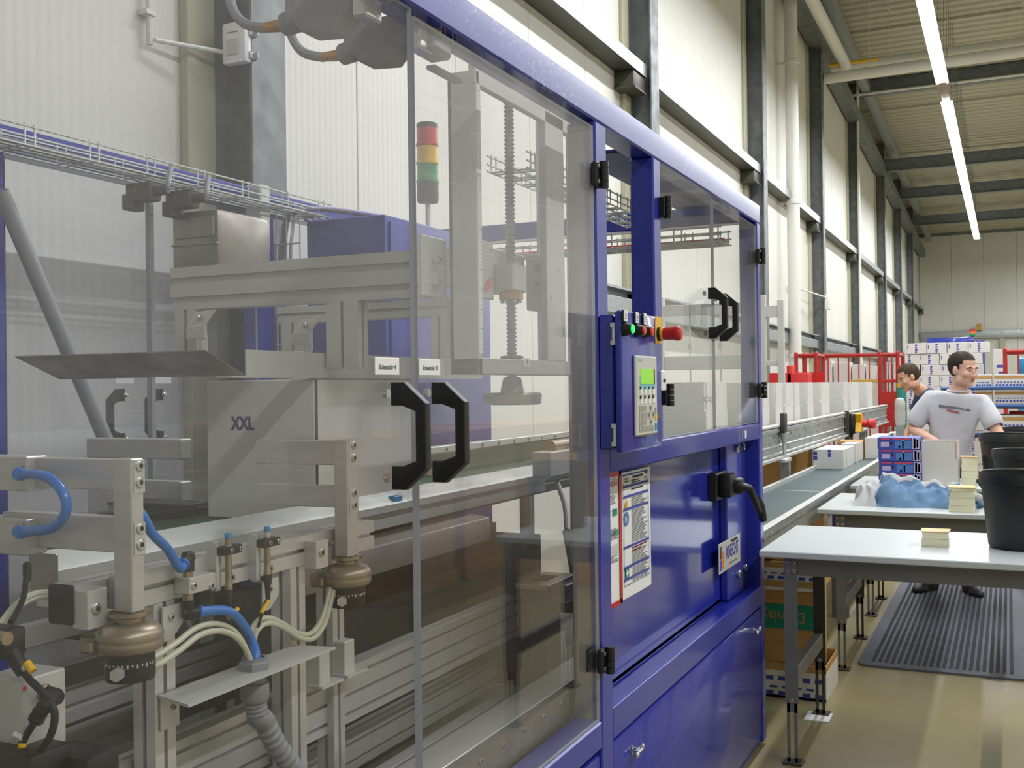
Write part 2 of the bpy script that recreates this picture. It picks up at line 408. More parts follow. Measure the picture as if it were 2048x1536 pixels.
# ceiling: ribbed deck, falling gently towards the far wall
b = B(); y = -7.0; pts = []
while y < 46.3:
    for dy, dz in ((0, 0), (.16, 0), (.19, .045), (.27, .045)):
        pts.append((y+dy, roofz(y+dy)+dz))
    y += .30
for i in range(len(pts)-1):
    (ya, za), (yb, zb) = pts[i], pts[i+1]
    b.poly([(-3.6, ya, za), (8.2, ya, za), (8.2, yb, zb), (-3.6, yb, zb)])
ceil = obj('ceiling', b, 'ceil', kind='structure')
for yj in (14.5, 17.2, 22.0, 23.9, 27.6, 32.2, 34.0, 38.0):
    b = B(); b.box(-3.3, 7.98, yj-.03, yj+.03, roofz(yj)-.05, roofz(yj)+.02); obj('deck_joint', b, 'ceil', ceil)
def ibeam_x(y, zb, h=.33, w=.18):
    pts = []
    zt = zb+h; a = w/2
    P = [(y-a, zb), (y+a, zb), (y+a, zb+.015), (y+.006, zb+.015), (y+.006, zt-.015), (y+a, zt-.015), (y+a, zt), (y-a, zt), (y-a, zt-.015), (y-.006, zt-.015), (y-.006, zb+.015), (y-a, zb+.015)]
    return P
COLY = [3.9, 9.75, 14.83, 20.0, 25.2, 30.8, 35.6, 40.2]
for y, zb in [(3.9, 8.85), (9.75, 8.6), (14.83, 8.4), (25.2, 8.06), (30.8, 7.36), (35.6, 7.36), (40.2, 7.13)]:
    b = B(); b.prism(ibeam_x(y, zb), 'x', -3.0, 7.98); obj('roof_beam', b, 'steel_beam', ceil)
for y, z in [(21.6, 7.62), (20.2, 7.2)]: pass
# left wall : sandwich panels, columns, girts, cover strips
b = B(); b.box(-3.6, -3.30, -7.2, 46.4, 0, 9.8)
wl = obj('wall_left', b, 'wall_cream', kind='structure')
b = B(); b.box(-3.30, -3.25, 0+.004, 1.176, 0.05, 9.7, .003)
pan0 = obj('wall_panel', b, 'wall_cream', wl)
for i in range(45):
    o = pan0 if i == 0 else dup(pan0, parent=wl); o.location = (0, 5.0-1.18*10+1.18*i, 0)
def hsec(x0, x1, y, w, tf=.014, tw=.010):
    a = w/2
    return [(x0, y-a), (x0+tf, y-a), (x0+tf, y-tw), (x1-tf, y-tw), (x1-tf, y-a), (x1, y-a), (x1, y+a), (x1-tf, y+a), (x1-tf, y+tw), (x0+tf, y+tw), (x0+tf, y+a), (x0, y+a)]
for y in COLY:
    b = B(); b.prism(hsec(-3.24, -3.0, y, .24), 'z', 0, roofz(y)-.02)
    b.box(-3.26, -2.96, y-.17, y+.17, 0, .02)
    obj('column', b, 'steel_beam', wl)
    b = B(); b.box(-3.25, -3.20, y-.30, y-.125, .02, 4.48, .004); b.box(-3.25, -3.215, y-.30, y-.125, 4.62, 9, .004); obj('cover_strip', b, 'wall_trim', wl)
ys = [-6.5] + [c for c in COLY] + [45.9]
for i in range(len(ys)-1):
    y0, y1 = ys[i]+.125, ys[i+1]-.125
    b = B(); b.prism([(-3.25, 4.62), (-3.05, 4.605), (-3.05, 4.49), (-3.25, 4.49)], 'y', y0, y1)
    g = obj('girt', b, 'girt_steel_shaded', wl)
    b = B(); b.box(-3.05, -3.044, y0, y1, 4.488, 4.607); obj('girt_face', b, 'galv', g)
    b = B(); b.box(-3.24, -3.06, y1-.34, y1, 4.33, 4.485, .006); b.box(-3.245, -3.04, y1-.36, y1-.02, 4.32, 4.335); obj('girt_bracket', b, 'girt_steel_shaded', g)
    if i == 0: continue
    if i == 1: y0 = 8.35
    b = B(); b.box(-3.25, -3.10, y0, y1, 2.24, 2.39, .004); b.box(-3.25, -3.08, y0, y1, 2.455, 2.475); b.box(-3.25, -3.2, y0, y1, 2.39, 2.455)
    obj('lower_girt', b, 'galv', wl)
# eave girder and bracing at the wall head
b = B(); b.prism([(-3.2, 0), (-2.95, 0), (-2.95, .25), (-3.2, .25)], 'y', -6.5, 45.8)
for v in b.b.verts: v.co.z += roofz(v.co.y)-.95
obj('eave_girder', b, 'steel_beam', wl)
b = B(); b.prism([(-2.9, 0), (-2.72, 0), (-2.72, .2), (-2.9, .2)], 'y', 9, 45.8)
for v in b.b.verts: v.co.z += roofz(v.co.y)-.32
obj('eave_girder', b, 'galv', wl)
# back wall
b = B(); b.box(-3.6, 8.2, 46.1, 46.4, 0, 9)
wb = obj('wall_back', b, 'wall_cream', kind='structure')
b = B(); b.box(0.004, 1.176, 46.05, 46.10, .05, 7.6, .003); p0 = obj('wall_panel', b, 'wall_cream', wb)
for i in range(9):
    o = p0 if i == 0 else dup(p0, parent=wb); o.location = (-3.2+1.18*i, 0, 0)
b = B(); b.box(-3.2, 7.98, 45.85, 46.05, 3.31, 3.62, .01); obj('wall_rail', b, 'galv', wb)
for x in (-2.35, -.2, 3.0):
    b = B(); b.box(x-.1, x+.1, 45.9, 46.05, 0, 3.3, .01); obj('wall_post', b, 'wall_trim', wb)
b = B(); b.box(-3.2, 7.98, 45.95, 46.05, 7.45, 7.58); obj('head_strip', b, 'steel_beam', wb)
b = B(); b.box(8.0, 8.2, -7.2, 46.4, 0, 9.8); obj('wall_right', b, 'wall_cream', kind='structure')
b = B(); b.box(-3.6, 8.2, -7.2, -7.0, 0, 9.9); obj('wall_front', b, 'wall_cream', kind='structure')
# pipes
b = B(); b.cyl((-3.02, 17.0, 0), (-3.02, 17.0, roofz(17)-.02), .1, n=20)
for z in (2.0, 4.4, 6.6): b.lathe([(.1, 0), (.115, .01), (.115, .06), (.1, .07)], (-3.02, 17.0, z), n=20); b.box(-3.25, -3.05, 16.98, 17.02, z+.02, z+.05)
top('downpipe', b, 'pipe_white', 'white round rainwater downpipe standing beside the wall columns', 'pipe', (-2.93, 17, 0))
pz = ony(1717, 128, 20.6).z
b = B(); b.tube([(-2.66, 8, pz), (-2.66, 14, pz), (-2.66, 20.45, pz), (-2.6, 20.62, pz), (-2.4, 20.65, pz), (4, 20.65, pz+.02), (7.96, 20.65, pz+.05)], .10, 14, smooth=3)
for x in (-1.9, .3, 3): b.cyl((x, 20.65, pz+.08), (x, 20.65, roofz(20.65)), .006, n=6); b.box(x-.02, x+.02, 20.63, 20.67, roofz(20.65)-.25, roofz(20.65)-.1)
top('roof_drain_pipe', b, 'pipe_white', 'thick white pipe along the roof edge turning across under the ceiling', 'pipe', (-2.66, 14, pz))
b = B(); pz2 = ony(1660, 152, 20.0).z
b.tube([(-2.98, 20.14, pz2), (0, 20.14, pz2+.03), (7.96, 20.14, pz2+.1)], .10, 14, smooth=2)
for x in (-2.2, -.9, 2): b.cyl((x, 20.14, pz2+.08), (x, 20.14, roofz(20)), .006, n=6)
top('cross_pipe', b, 'pipe_white', 'lower white pipe running straight across below the thick bent pipe', 'pipe', (0, 20.14, pz2))
b = B(); b.tube([(-2.95, 20.5, pz+.02), (-2.1, 20.55, pz+.03)], .03, 8, smooth=1)
top('gas_pipe', b, 'yellow', 'short thin yellow pipe beside the white roof pipes', 'pipe', (-2.6, 20.5, pz))
a = ony(1702, 700, 25.05); zt = ony(1702, 193, 25.05).z
b = B(); b.tube([(-2.99, 24.98, 1.0), (-2.99, 24.98, zt-.12), (-2.96, 24.98, zt-.02), (-2.86, 24.98, zt), (3, 24.98, zt+.01), (7.9, 24.98, zt+.02)], .03, 8, smooth=3)
top('beam_conduit', b, 'pipe_white', 'thin white conduit bent from the column onto the underside of the roof beam', 'conduit', (-2.99, 25, 1))
# motion detector with conduit on the first column
t = thing('motion_detector', 'white wall motion detector on the galvanised column behind the machine', 'detector', (-3.05, 3.77, 3.02))
b = B(); b.box(-3.115, -2.985, 3.715, 3.765, 3.03, 3.215, .016); b.box(-3.095, -3.005, 3.712, 3.72, 3.03, 3.045, .003); obj('housing', b, 'white_gloss', t)
b = B(); b.box(-3.085, -3.018, 3.708, 3.716, 3.065, 3.135, .003); obj('lens', b, 'hmi_grey', t)
b = B(); b.box(-3.08, -3.02, 3.712, 3.716, 3.165, 3.168); obj('status_slot', b, 'ink_grey', t)
for z in (3.05, 3.15):
    b = B(); b.box(-2.99, -2.955, 3.765, 3.775, z, z+.03, .002); b.box(-3.03, -2.975, 3.74, 3.79, z, z+.03, .002); obj('clamp', b, 'galv', t)
a = onx(310, 80, -3.2); z1 = a.z
b = B(); b.tube([(-3.115, 3.74, z1+.03), (-3.16, 3.6, z1+.02), (-3.2, a.y, z1)], .0105, 8, smooth=0)
b.tube([(-3.22, a.y-.01, z1-.02), (-3.22, a.y-.03, 4.4)], .013, 8, smooth=0); b.box(-3.245, -3.2, a.y-.045, a.y+.01, z1+.1, z1+.12)
top('detector_conduit', b, 'pipe_white', 'cream conduit pipes leading along the wall to the white motion detector', 'conduit', (-3.2, a.y, z1))
t = thing('wall_sensor', 'small white box sensor on a distant column with a thin arm', 'sensor', (-3.0, 19.8, 3.0))
p = onx(1652, 604, -2.98)
b = B(); b.box(-3.0, -2.90, p.y-.05, p.y+.05, p.z-.14, p.z+.14, .02); obj('housing', b, 'white_gloss', t)
b = B(); b.tube([(-2.97, p.y-.05, p.z+.08), (-3.1, p.y-1.6, p.z+.1), (-3.22, p.y-2.4, p.z+.1)], .015, 6, smooth=0); obj('arm', b, 'pipe_white', t)
# ================================================================== the blue case packer: frame, doors, panels
mc = thing('packing_machine', 'large royal blue packing machine with clear hinged doors in a welded frame', 'machine', (-1.8, 2.7, 0))
FX = -1.0; TB = .08
def beam(nm, x0, x1, y0, y1, z0, z1, m='blue_paint', par=None, bev=.005):
    b = B(); b.box(x0, x1, y0, y1, z0, z1, bev); return obj(nm, b, m, par or mc)
beam('top_beam', -1.08, FX, .68, 4.80, 2.318, 2.402, 'blue_scuffed')
beam('frame_post', -1.08, FX, .69, .782, 0.02, 2.318)
beam('frame_post', -1.03, FX, 2.700, 2.787, 0.02, 2.318)
beam('inner_post', -1.085, -1.031, 2.705, 2.785, 0.02, 2.317, 'alu_dull')
beam('frame_post', -1.077, FX, 3.218, 3.292, 1.43, 2.318)
beam('frame_post', -1.08, FX, 4.735, 4.80, 0.02, 2.318)
beam('cross_rail', -1.06, FX, 2.787, 4.735, 1.36, 1.43)
beam('lower_beam', -1.08, FX, .782, 2.700, .628, .703)
# recess: back panel, ledge and mounting strips
beam('back_panel', -1.095, -1.085, 2.787, 4.735, .709, 1.36, 'blue_panel', bev=.001)
b = B(); b.prism([(-1.085, .722), (-1.085, .708), (-1.0, .708), (-1.0, .628), (-1.012, .628), (-1.012, .69), (-1.095, .69), (-1.095, .722)], 'y', 2.787, 4.735); obj('ledge', b, 'blue_paint', mc)
beam('ledge_strip', -1.044, -1.002, 2.79, 4.732, .708, .711, bev=.001)
st = beam('mounting_strip', -1.085, -1.052, 4.34, 4.60, .712, 1.36)
for z in (1.33, .80):
    for y in (4.50, 4.66):
        b = B(); b.bolt((-1.052 if y < 4.6 else -1.06, y, z), (1, 0, 0), .016, .014); obj('bolt', b, 'steel_bright', mc)
beam('side_jamb', -1.085, -1.06, 4.60, 4.735, .712, 1.36, 'blue_dark')
# lower cabinet doors
for y0, y1, ks in ((2.80, 4.728, ((2.945, .548), (4.56, .552))), (.79, 2.692, ())):
    b = B(); b.box(-1.02, -1.004, y0, y1, .05, .615, .008); d = obj('cabinet_door', b, 'blue_paint', mc)
    for ky, kz in ks:
        b = B(); b.lathe([(.013, 0), (.013, .006), (.008, .008), (.008, .018), (.0, .018)], (-1.004, ky, kz), (1, 0, 0), 14, caps=False)
        b.box(-.99, -.972, ky-.022, ky+.022, kz-.005, kz+.005, .003); b.sphere((-.978, ky-.024, kz-.004), .008, 8); b.sphere((-.978, ky+.024, kz+.006), .008, 8)
        obj('wing_lock', b, 'steel_bright', d)
beam('plinth', -1.03, -1.01, .79, 4.73, .02, .05, 'blue_dark')
# inner cabinet walls so that the base is closed
beam('base_side', -1.09, -1.082, 2.787, 4.735, .05, .70, 'blue_dark')
# rear frame
beam('rear_beam', -2.78, -2.70, .0, 4.80, 2.318, 2.402)
for y0, y1 in ((-.0, .08), (2.165, 2.245), (3.43, 3.53), (4.72, 4.80)):
    beam('rear_post', -2.78, -2.70, y0, y1, .02, 2.318, 'blue_paint')
beam('rear_lower_beam', -2.78, -2.70, .08, 4.72, .60, .70)
for y0 in (.69, 4.72):
    beam('cross_beam', -2.70, -1.08, y0, y0+.08, 2.32, 2.40)
beam('cross_beam', -2.70, -1.08, 4.72, 4.80, .62, .70)
bp = beam('cable_shelf', -1.34, -1.09, 3.40, 4.70, 2.385, 2.398, 'blue_dark')
# ---- clear doors
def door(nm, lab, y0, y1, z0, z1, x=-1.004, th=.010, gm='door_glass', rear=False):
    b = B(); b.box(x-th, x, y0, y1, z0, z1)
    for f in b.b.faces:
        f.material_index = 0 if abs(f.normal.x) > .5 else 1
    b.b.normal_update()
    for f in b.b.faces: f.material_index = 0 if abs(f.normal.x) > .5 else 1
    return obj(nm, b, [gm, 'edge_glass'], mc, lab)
def handle(par, y, z0, z1, x=-1.004, s=1, w=.022):
    # bridge handle: two slanted legs and a grip, hollow on its inner side
    b = B(); d = .072*s
    P = [(x, z0), (x+.028*s, z0), (x+d, z0+.038), (x+d, z1-.038), (x+.028*s, z1), (x, z1), (x, z1-.042), (x+.022*s, z1-.042), (x+d-.022*s, z1-.052), (x+d-.022*s, z0+.052), (x+.022*s, z0+.042), (x, z0+.042)]
    b.prism(P, 'y', y-w/2, y+w/2)
    bmesh.ops.recalc_face_normals(b.b, faces=b.b.faces[:])
    es = [e for e in b.b.edges if abs((e.verts[0].co-e.verts[1].co).y) < 1e-6]
    bmesh.ops.bevel(b.b, geom=es, offset=.004, segments=2, affect='EDGES', profile=.5)
    h = obj('door_handle', b, 'black', par)
    for z in (z0+.02, z1-.02):
        b = B(); b.lathe([(.0085, 0), (.0085, .008), (.006, .010)], (x-.010*s, y, z), (-s, 0, 0), 12); obj('handle_screw', b, 'steel_bright', par)
    return h
def hinge(par, y, z, yfix):
    # y: pivot ; leaf on the glass towards yfix
    s = 1 if yfix > y else -1
    b = B(); b.box(-1.002, -.984, min(y, y+s*.034), max(y, y+s*.034), z-.032, z+.032, .004)
    for k in range(4): b.cyl((-.976, y, z-.036+.018*k+.0006), (-.976, y, z-.0186+.018*k), .0125, n=14)
    b.box(-1.002, -.980, min(y, y-s*.022), max(y, y-s*.022), z-.032, z+.032, .003)
    h = obj('door_hinge', b, 'black', par)
    for dz in (-.02, .02):
        b = B(); b.bolt((-.984, y+s*.022, z+dz), (1, 0, 0), .006, .004); obj('hinge_screw', b, 'steel_bright', par)
    b = B(); b.box(-1.032, -1.016, min(y+s*.006, y+s*.036), max(y+s*.006, y+s*.036), z-.03, z+.03, .003); obj('hinge_backing', b, 'black', par)
    return h
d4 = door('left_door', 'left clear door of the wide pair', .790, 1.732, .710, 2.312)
handle(d4, 1.652, 1.420, 1.612)
for z in (2.165, .87): hinge(d4, .79, z, 1.2)
d3 = door('right_door', 'right clear door of the wide pair', 1.742, 2.694, .706, 2.300, gm='door_glass_dusty_glare')
handle(d3, 1.801, 1.420, 1.612)
for z in (2.167, .868): hinge(d3, 2.70, z, 2.2)
for d, y, s in ((d4, 1.636, 'Schutztür 4'), (d3, 1.790, 'Schutztür 3')):
    b = B(); b.box(-1.004, -1.0025, y-.046, y+.036, 1.625, 1.656, .0007); lb_ = obj('door_label', b, 'white_gloss', d)
    text('label_text', s, .0125, (-1.0025, y-.005, 1.639), (0, 1, 0), (0, 0, 1), 'ink_grey', d)
d1 = door('left_small_door', 'left clear door of the small pair', 3.296, 3.972, 1.434, 2.310, gm='clear_glass')
d2 = door('right_small_door', 'right clear door of the small pair', 3.980, 4.732, 1.434, 2.300, gm='clear_glass')
handle(d1, 3.893, 1.772, 1.960); handle(d2, 4.060, 1.768, 1.950)
for z in (2.167, 1.57): hinge(d1, 3.292, z, 3.6)
for z in (2.165, 1.575): hinge(d2, 4.738, z, 4.5)
# rear clear doors with handles on the far side
for y0, y1, hy in ((2.25, 2.842, 2.72), (2.850, 3.425, 2.90)):
    d = door('rear_door', 'clear door in the rear side of the frame', y0, y1, .72, 2.31, x=-2.705, gm='rear_glass')
    handle(d, hy, 1.42, 1.612, x=-2.715, s=-1)
    b = B(); b.box(-2.719, -2.716, hy-.03, hy+.05, 1.63, 1.655); obj('door_label', b, 'white_gloss', d)
b = B(); b.box(-2.722, -2.70, 2.838, 2.856, .72, 2.31); obj('rear_gap_strip', b, 'conduit', mc)
for y0, y1 in ((.08, 2.165), (3.53, 4.72)):
    door('rear_pane', 'fixed clear pane in the rear side of the frame', y0+.005, y1-.005, .72, 2.31, x=-2.735, gm='rear_glass')
# diagonal brace tube in the rear, bolted to the rear post
p0 = ony(15, 420, 2.26); a = onx(15, 415, -2.64); c = onx(222, 905, -2.64)
b = B(); b.tube([a+(a-c)*.06, a, c, c+(c-a)*.9], .024, 12, smooth=0)
br = obj('brace_tube', b, 'conduit', mc)
for v in (405, 430):
    p = onx(9, v, -2.66); b = B(); b.bolt(p, (1, 0, 0), .010, .012); obj('brace_bolt', b, 'steel_bright', mc)
# ---- stickers on the rail
for u, v, w, h, m in ((1478, 876, .012, .030, 'conduit'), (1484, 873, .010, .03, 'conduit'), (1491, 869, .03, .032, 'white')):
    p = onx(u, v, -1.0)
    b = B(); b.box(-1.0005, -.9985, p.y-w/2, p.y+w/2, p.z-h/2, p.z+h/2); obj('rail_sticker', b, m, mc)
# ---- swivel lock on the recess panel
t = thing('lever_lock', 'black lever lock with a crank grip on the blue recess panel', 'lock', (-1.05, 4.25, 1.15))
b = B(); b.box(-1.052, -1.0, 4.19, 4.30, 1.15, 1.245, .012); b.box(-1.085, -1.05, 4.16, 4.32, 1.14, 1.25, .004); obj('lock_body', b, 'black', t)
b = B(); b.lathe([(.034, 0), (.034, .018), (.028, .03)], (-1.0, 4.275, 1.195), (1, 0, 0), 18); obj('rosette', b, 'black', t)
b = B(); b.tube([(-.985, 4.275, 1.19), (-.955, 4.29, 1.185), (-.945, 4.31, 1.165), (-.935, 4.40, 1.08)], .015, 10, smooth=4); obj('lever', b, 'black', t)
b = B(); b.tube([(-.94, 4.39, 1.13), (-.93, 4.41, 1.10), (-.925, 4.43, 1.04)], .017, 10, smooth=4); obj('grip', b, 'black', t)
# ---- name plate
t = thing('name_plate', 'tilted silver maker plate with blue lettering and an orange stripe', 'plate', (-1.05, 4.36, .9))
PX = -1.049
b = B(); b.box(PX-.002, PX, 4.178, 4.548, .847, .968, .001); obj('plate', b, 'alu_matt', t)
text('maker_name', 'KNECHT', .072, (PX, 4.405, .915), (0, 1, 0), (0, 0, 1), 'print_blue', t, sx=.74, bold=.02)
text('maker_line', 'Maschinenbau', .021, (PX, 4.44, .955), (0, 1, 0), (0, 0, 1), 'ink', t, sx=1.0)
text('address_line', 'Sondermaschinen', .012, (PX, 4.42, .868), (0, 1, 0), (0, 0, 1), 'ink_grey', t, sx=1.6)
b = B(); b.box(PX, PX+.0006, 4.192, 4.222, .905, .955); obj('logo_square', b, 'dark_grey', t)
b = B(); b.box(PX, PX+.0006, 4.192, 4.222, .858, .90); obj('logo_square', b, 'print_blue', t)
b = B(); b.poly([(PX+.0005, 4.232, .862), (PX+.0005, 4.256, .862), (PX+.0005, 4.262, .93), (PX+.0005, 4.232, .93)]); obj('logo_stripe', b, 'orange', t)
# ---- notices taped to the recess panel
def sheet(nm, lab, y0, y1, z0, z1):
    t = thing(nm, lab, 'notice', (-1.083, (y0+y1)/2, z0))
    b = B(); n = 12
    for i in range(n):     # gently buckled paper
        ya, yb = y0+(y1-y0)*i/n, y0+(y1-y0)*(i+1)/n
        fa, fb = [.0022*sin(pi*k/n)**2 for k in (i, i+1)]
        b.poly([(-1.083+fa, ya, z0), (-1.083+fb, yb, z0), (-1.083+fb, yb, z1), (-1.083+fa, ya, z1)])
    obj('paper_sheet', b, 'paper', t, recalc=False); return t
PX = -1.0795
def bars(nm, rects, m, t, lab=None):
    b = B()
    for (ya, yb, za, zb) in rects: b.poly([(PX, ya, za), (PX, yb, za), (PX, yb, zb), (PX, ya, zb)])
    return obj(nm, b, m, t, lab, recalc=False)
y0, y1, z0, z1 = 3.118, 3.405, .942, 1.333
t = sheet('safety_notice', 'white notice sheet with blue bands and dense print on the blue panel', y0, y1, z0, z1)
w = y1-y0; h = z1-z0
def ry(f): return y0+w*f
def rz(f): return z1-h*f
bars('blue_band', [(ry(.03), ry(.90), rz(a_+d_), rz(a_)) for a_, d_ in ((.018, .012), (.105, .02), (.185, .02), (.285, .02), (.585, .02), (.745, .022), (.84, .02), (.895, .005))]
     + [(ry(.03), ry(.04), rz(.9), rz(.018)), (ry(.89), ry(.90), rz(.9), rz(.018))], 'print_blue', t)
rr = random.Random(3); L_ = []
for a_, b_ in ((.31, .58), (.615, .74), (.775, .835), (.865, .888), (.21, .28)):
    f = a_
    while f < b_:
        L_.append((ry(.30), ry(.30+rr.uniform(.35, .56)), rz(f+.007), rz(f))); f += .0135
bars('print_lines', L_, 'ink_grey', t)
bars('print_head', [(ry(.35), ry(.70), rz(.06), rz(.042)), (ry(.08), ry(.2), rz(.06), rz(.05)), (ry(.08), ry(.22), rz(.08), rz(.07)), (ry(.3), ry(.55), rz(.082), rz(.072)), (ry(.3), ry(.6), rz(.098), rz(.09)), (ry(.3), ry(.7), rz(.152), rz(.140)), (ry(.8), ry(.86), rz(.05), rz(.03)), (ry(.78), ry(.84), rz(.085), rz(.075))], 'ink', t)
bars('red_lines', [(ry(.3), ry(.82), rz(.622), rz(.612)), (ry(.3), ry(.62), rz(.65), rz(.64))], 'red_btn', t)
b = B(); b.poly([(PX, ry(.07), rz(.28)), (PX, ry(.19), rz(.28)), (PX, ry(.13), rz(.21))]); obj('warning_triangle', b, 'yellow', t, recalc=False)
b = B(); b.lathe([(.022, 0), (.022, .0004), (.012, .0004)], (PX, ry(.12), rz(.37)), (1, 0, 0), 18, caps=False); obj('mandatory_sign', b, 'pack_light', t)
bars('first_aid_sign', [(ry(.06), ry(.18), rz(.835), rz(.765))], 'green_print', t)
bars('first_aid_cross', [], 'white', t) if 0 else None
b = B(); x_ = PX+.0004; b.poly([(x_, ry(.105), rz(.825)), (x_, ry(.135), rz(.825)), (x_, ry(.135), rz(.775)), (x_, ry(.105), rz(.775))]); b.poly([(x_+.0002, ry(.075), rz(.808)), (x_+.0002, ry(.165), rz(.808)), (x_+.0002, ry(.165), rz(.792)), (x_+.0002, ry(.075), rz(.792))]); obj('first_aid_cross', b, 'white', t, recalc=False)
y0, y1, z0, z1 = 2.80, 3.108, .938, 1.342
w = y1-y0; h = z1-z0
t = sheet('fire_notice', 'white notice sheet with a red border, half hidden behind the blue post', y0, y1, z0, z1)
bars('red_border', [(ry(0), ry(.99), rz(.035), rz(.0)), (ry(0), ry(.99), rz(1), rz(.965)), (ry(.93), ry(.99), rz(1), rz(0)), (ry(0), ry(.06), rz(1), rz(0))], 'red', t)
L_ = []
for a_, b_ in ((.17, .24), (.42, .50), (.62, .67)):
    f = a_
    while f < b_: L_.append((ry(.45), ry(rr.uniform(.72, .9)), rz(f+.006), rz(f))); f += .014
bars('print_lines', L_ + [(ry(.72), ry(.84), rz(.055), rz(.048)), (ry(.1), ry(.9), rz(.285), rz(.283)), (ry(.1), ry(.9), rz(.43), rz(.428))], 'ink_grey', t)
bars('escape_sign', [(ry(.74), ry(.86), rz(.325), rz(.275))], 'green_print', t)
bars('shaded_field', [(ry(.4), ry(.9), rz(.61), rz(.54))], 'hmi_grey', t)
text('emergency_number', 'Tel. 0-112', .027, (PX+.0005, ry(.78), rz(.085)), (0, 1, 0), (0, 0, 1), 'red', t, sx=.9)
text('first_aid_number', 'Tel. 0-19222', .018, (PX+.0005, ry(.77), rz(.455)), (0, 1, 0), (0, 0, 1), 'green_print', t, sx=.9)
# ---- operator box
t = thing('control_box', 'blue operator box with keypad terminal, push buttons and red emergency stop', 'control panel', (-.95, 2.87, 1.42))
HX = -.93
b = B(); b.box(-1.0, -.957, 2.705, 3.03, 1.43, 1.792, .004); obj('box_body', b, 'blue_paint', t)
b = B(); b.box(-.952, HX, 2.695, 3.052, 1.420, 1.803, .009); bd = obj('box_door', b, 'blue_paint', t)
for z in (1.74, 1.47):
    b = B(); b.cyl((-.955, 2.699, z-.028), (-.955, 2.699, z+.028), .0045, n=8); b.box(-.962, -.950, 2.694, 2.704, z+.018, z+.03); b.box(-.962, -.950, 2.694, 2.704, z-.03, z-.018); obj('box_hinge', b, 'alu_matt', t)
# terminal
def hp(u, v): return onx(u, v, HX)
y0, y1, z0, z1 = 2.782, 2.972, 1.462, 1.684
b = B(); b.box(HX, HX+.010, y0, y1, z0, z1, .004); tm = obj('keypad_terminal', b, 'hmi_grey', t)
TX = HX+.0105; TW = y1-y0; TH = z1-z0
def trect(nm, fa, fb, ga, gb, m, d=.0008, lab=None):
    b = B(); b.box(TX-.001, TX+d, y0+TW*fa, y0+TW*fb, z1-TH*gb, z1-TH*ga, 0); return obj(nm, b, m, tm, lab)
trect('screen_field', .16, .88, .26, .43, 'teal', .0004)
trect('lcd_screen', .20, .84, .165, .355, 'lcd', .0012, 'green backlit display')
trect('screen_edge_strip', .80, .86, .165, .355, 'dark_grey', .0014)  # dark strip along the right edge of the display
trect('brand_badge', .10, .26, .04, .075, 'teal', .0006)
for k in range(4):
    trect('function_key', .16+.2*k, .27+.2*k, .41, .49, 'white', .0012); trect('function_key', .16+.2*k, .27+.2*k, .53, .60, 'white', .0012)
    trect('key_symbol', .15+.2*k, .20+.2*k, .385, .42, 'ink', .0016); trect('key_symbol', .15+.2*k, .20+.2*k, .50, .54, 'ink', .0016)
for r_ in range(4):
    for c_ in range(3): trect('number_key', .11+.12*c_, .21+.12*c_, .625+.085*r_, .695+.085*r_, 'key_grey', .0012)
for fa, ga in ((.60, .625), (.51, .71), (.71, .71), (.60, .80)):
    trect('arrow_key', fa, fa+.09, ga, ga+.075, 'key_grey', .0012); trect('arrow_mark', fa+.03, fa+.06, ga+.02, ga+.055, 'ink', .0016)
for k in range(3): trect('shift_key', .50+.1*k, .58+.1*k, .885, .95, 'key_grey', .0012)
trect('grey_key', .86, .93, .66, .735, 'key_grey', .0012); trect('yellow_key', .86, .96, .745, .825, 'yellow', .0012); trect('green_key', .86, .96, .86, .95, 'blue_cap', .0012)
# buttons
def button(y, z, m, lit=False, lab=None):
    b = B(); b.lathe([(.0185, 0), (.0185, .006), (.016, .016), (.014, .024)], (HX, y, z), (1, 0, 0), 20); k = obj('button_ring', b, 'black', t)
    b = B(); b.lathe([(.0125, 0), (.0125, .004), (.010, .007)], (HX+.022, y, z), (1, 0, 0), 20); obj('button_lens', b, m, k, lab)
    b = B(); b.box(HX, HX+.006, y-.019, y+.015, z+.018, z+.052, .002); obj('label_holder', b, 'black', t)
    b = B(); b.box(HX+.006, HX+.0068, y-.013, y+.013, z+.0205, z+.050); obj('button_label', b, 'white', t)
    b = B()
    for dz in (.028, .034, .039): b.box(HX+.0068, HX+.0072, y-.006, y+.006, z+dz, z+dz+.002)
    obj('label_print', b, 'ink_grey', t)
for u, m, lb_ in ((1261, 'green_btn', 'glowing green push button'), (1284, 'red_btn', 'red push button'), (1300, 'red_btn', 'darker red push button')):
    p = onx(u-5, 662, HX+.012); button(p.y, 1.752, m, lab=lb_)
p = onx(1313, 664, HX); ey = p.y+.015; ez = 1.752
b = B(); b.box(HX, HX+.0015, ey-.03, ey+.03, ez-.028, ez+.05, .0005); obj('yellow_plate', b, 'yellow', t)
b = B(); b.lathe([(.021, 0), (.021, .008), (.018, .010)], (HX+.001, ey, ez), (1, 0, 0), 24); es = obj('emergency_stop', b, 'black', t)
b = B(); b.lathe([(.0195, .010), (.0195, .016), (.017, .018)], (HX, ey, ez), (1, 0, 0), 24); obj('yellow_collar', b, 'yellow', es)
b = B(); b.lathe([(.0175, .016), (.0185, .03), (.0185, .044), (.0215, .056), (.0215, .063), (.018, .069), (.010, .072)], (HX, ey, ez), (1, 0, 0), 28); obj('red_knob', b, 'red', es, 'red mushroom knob')
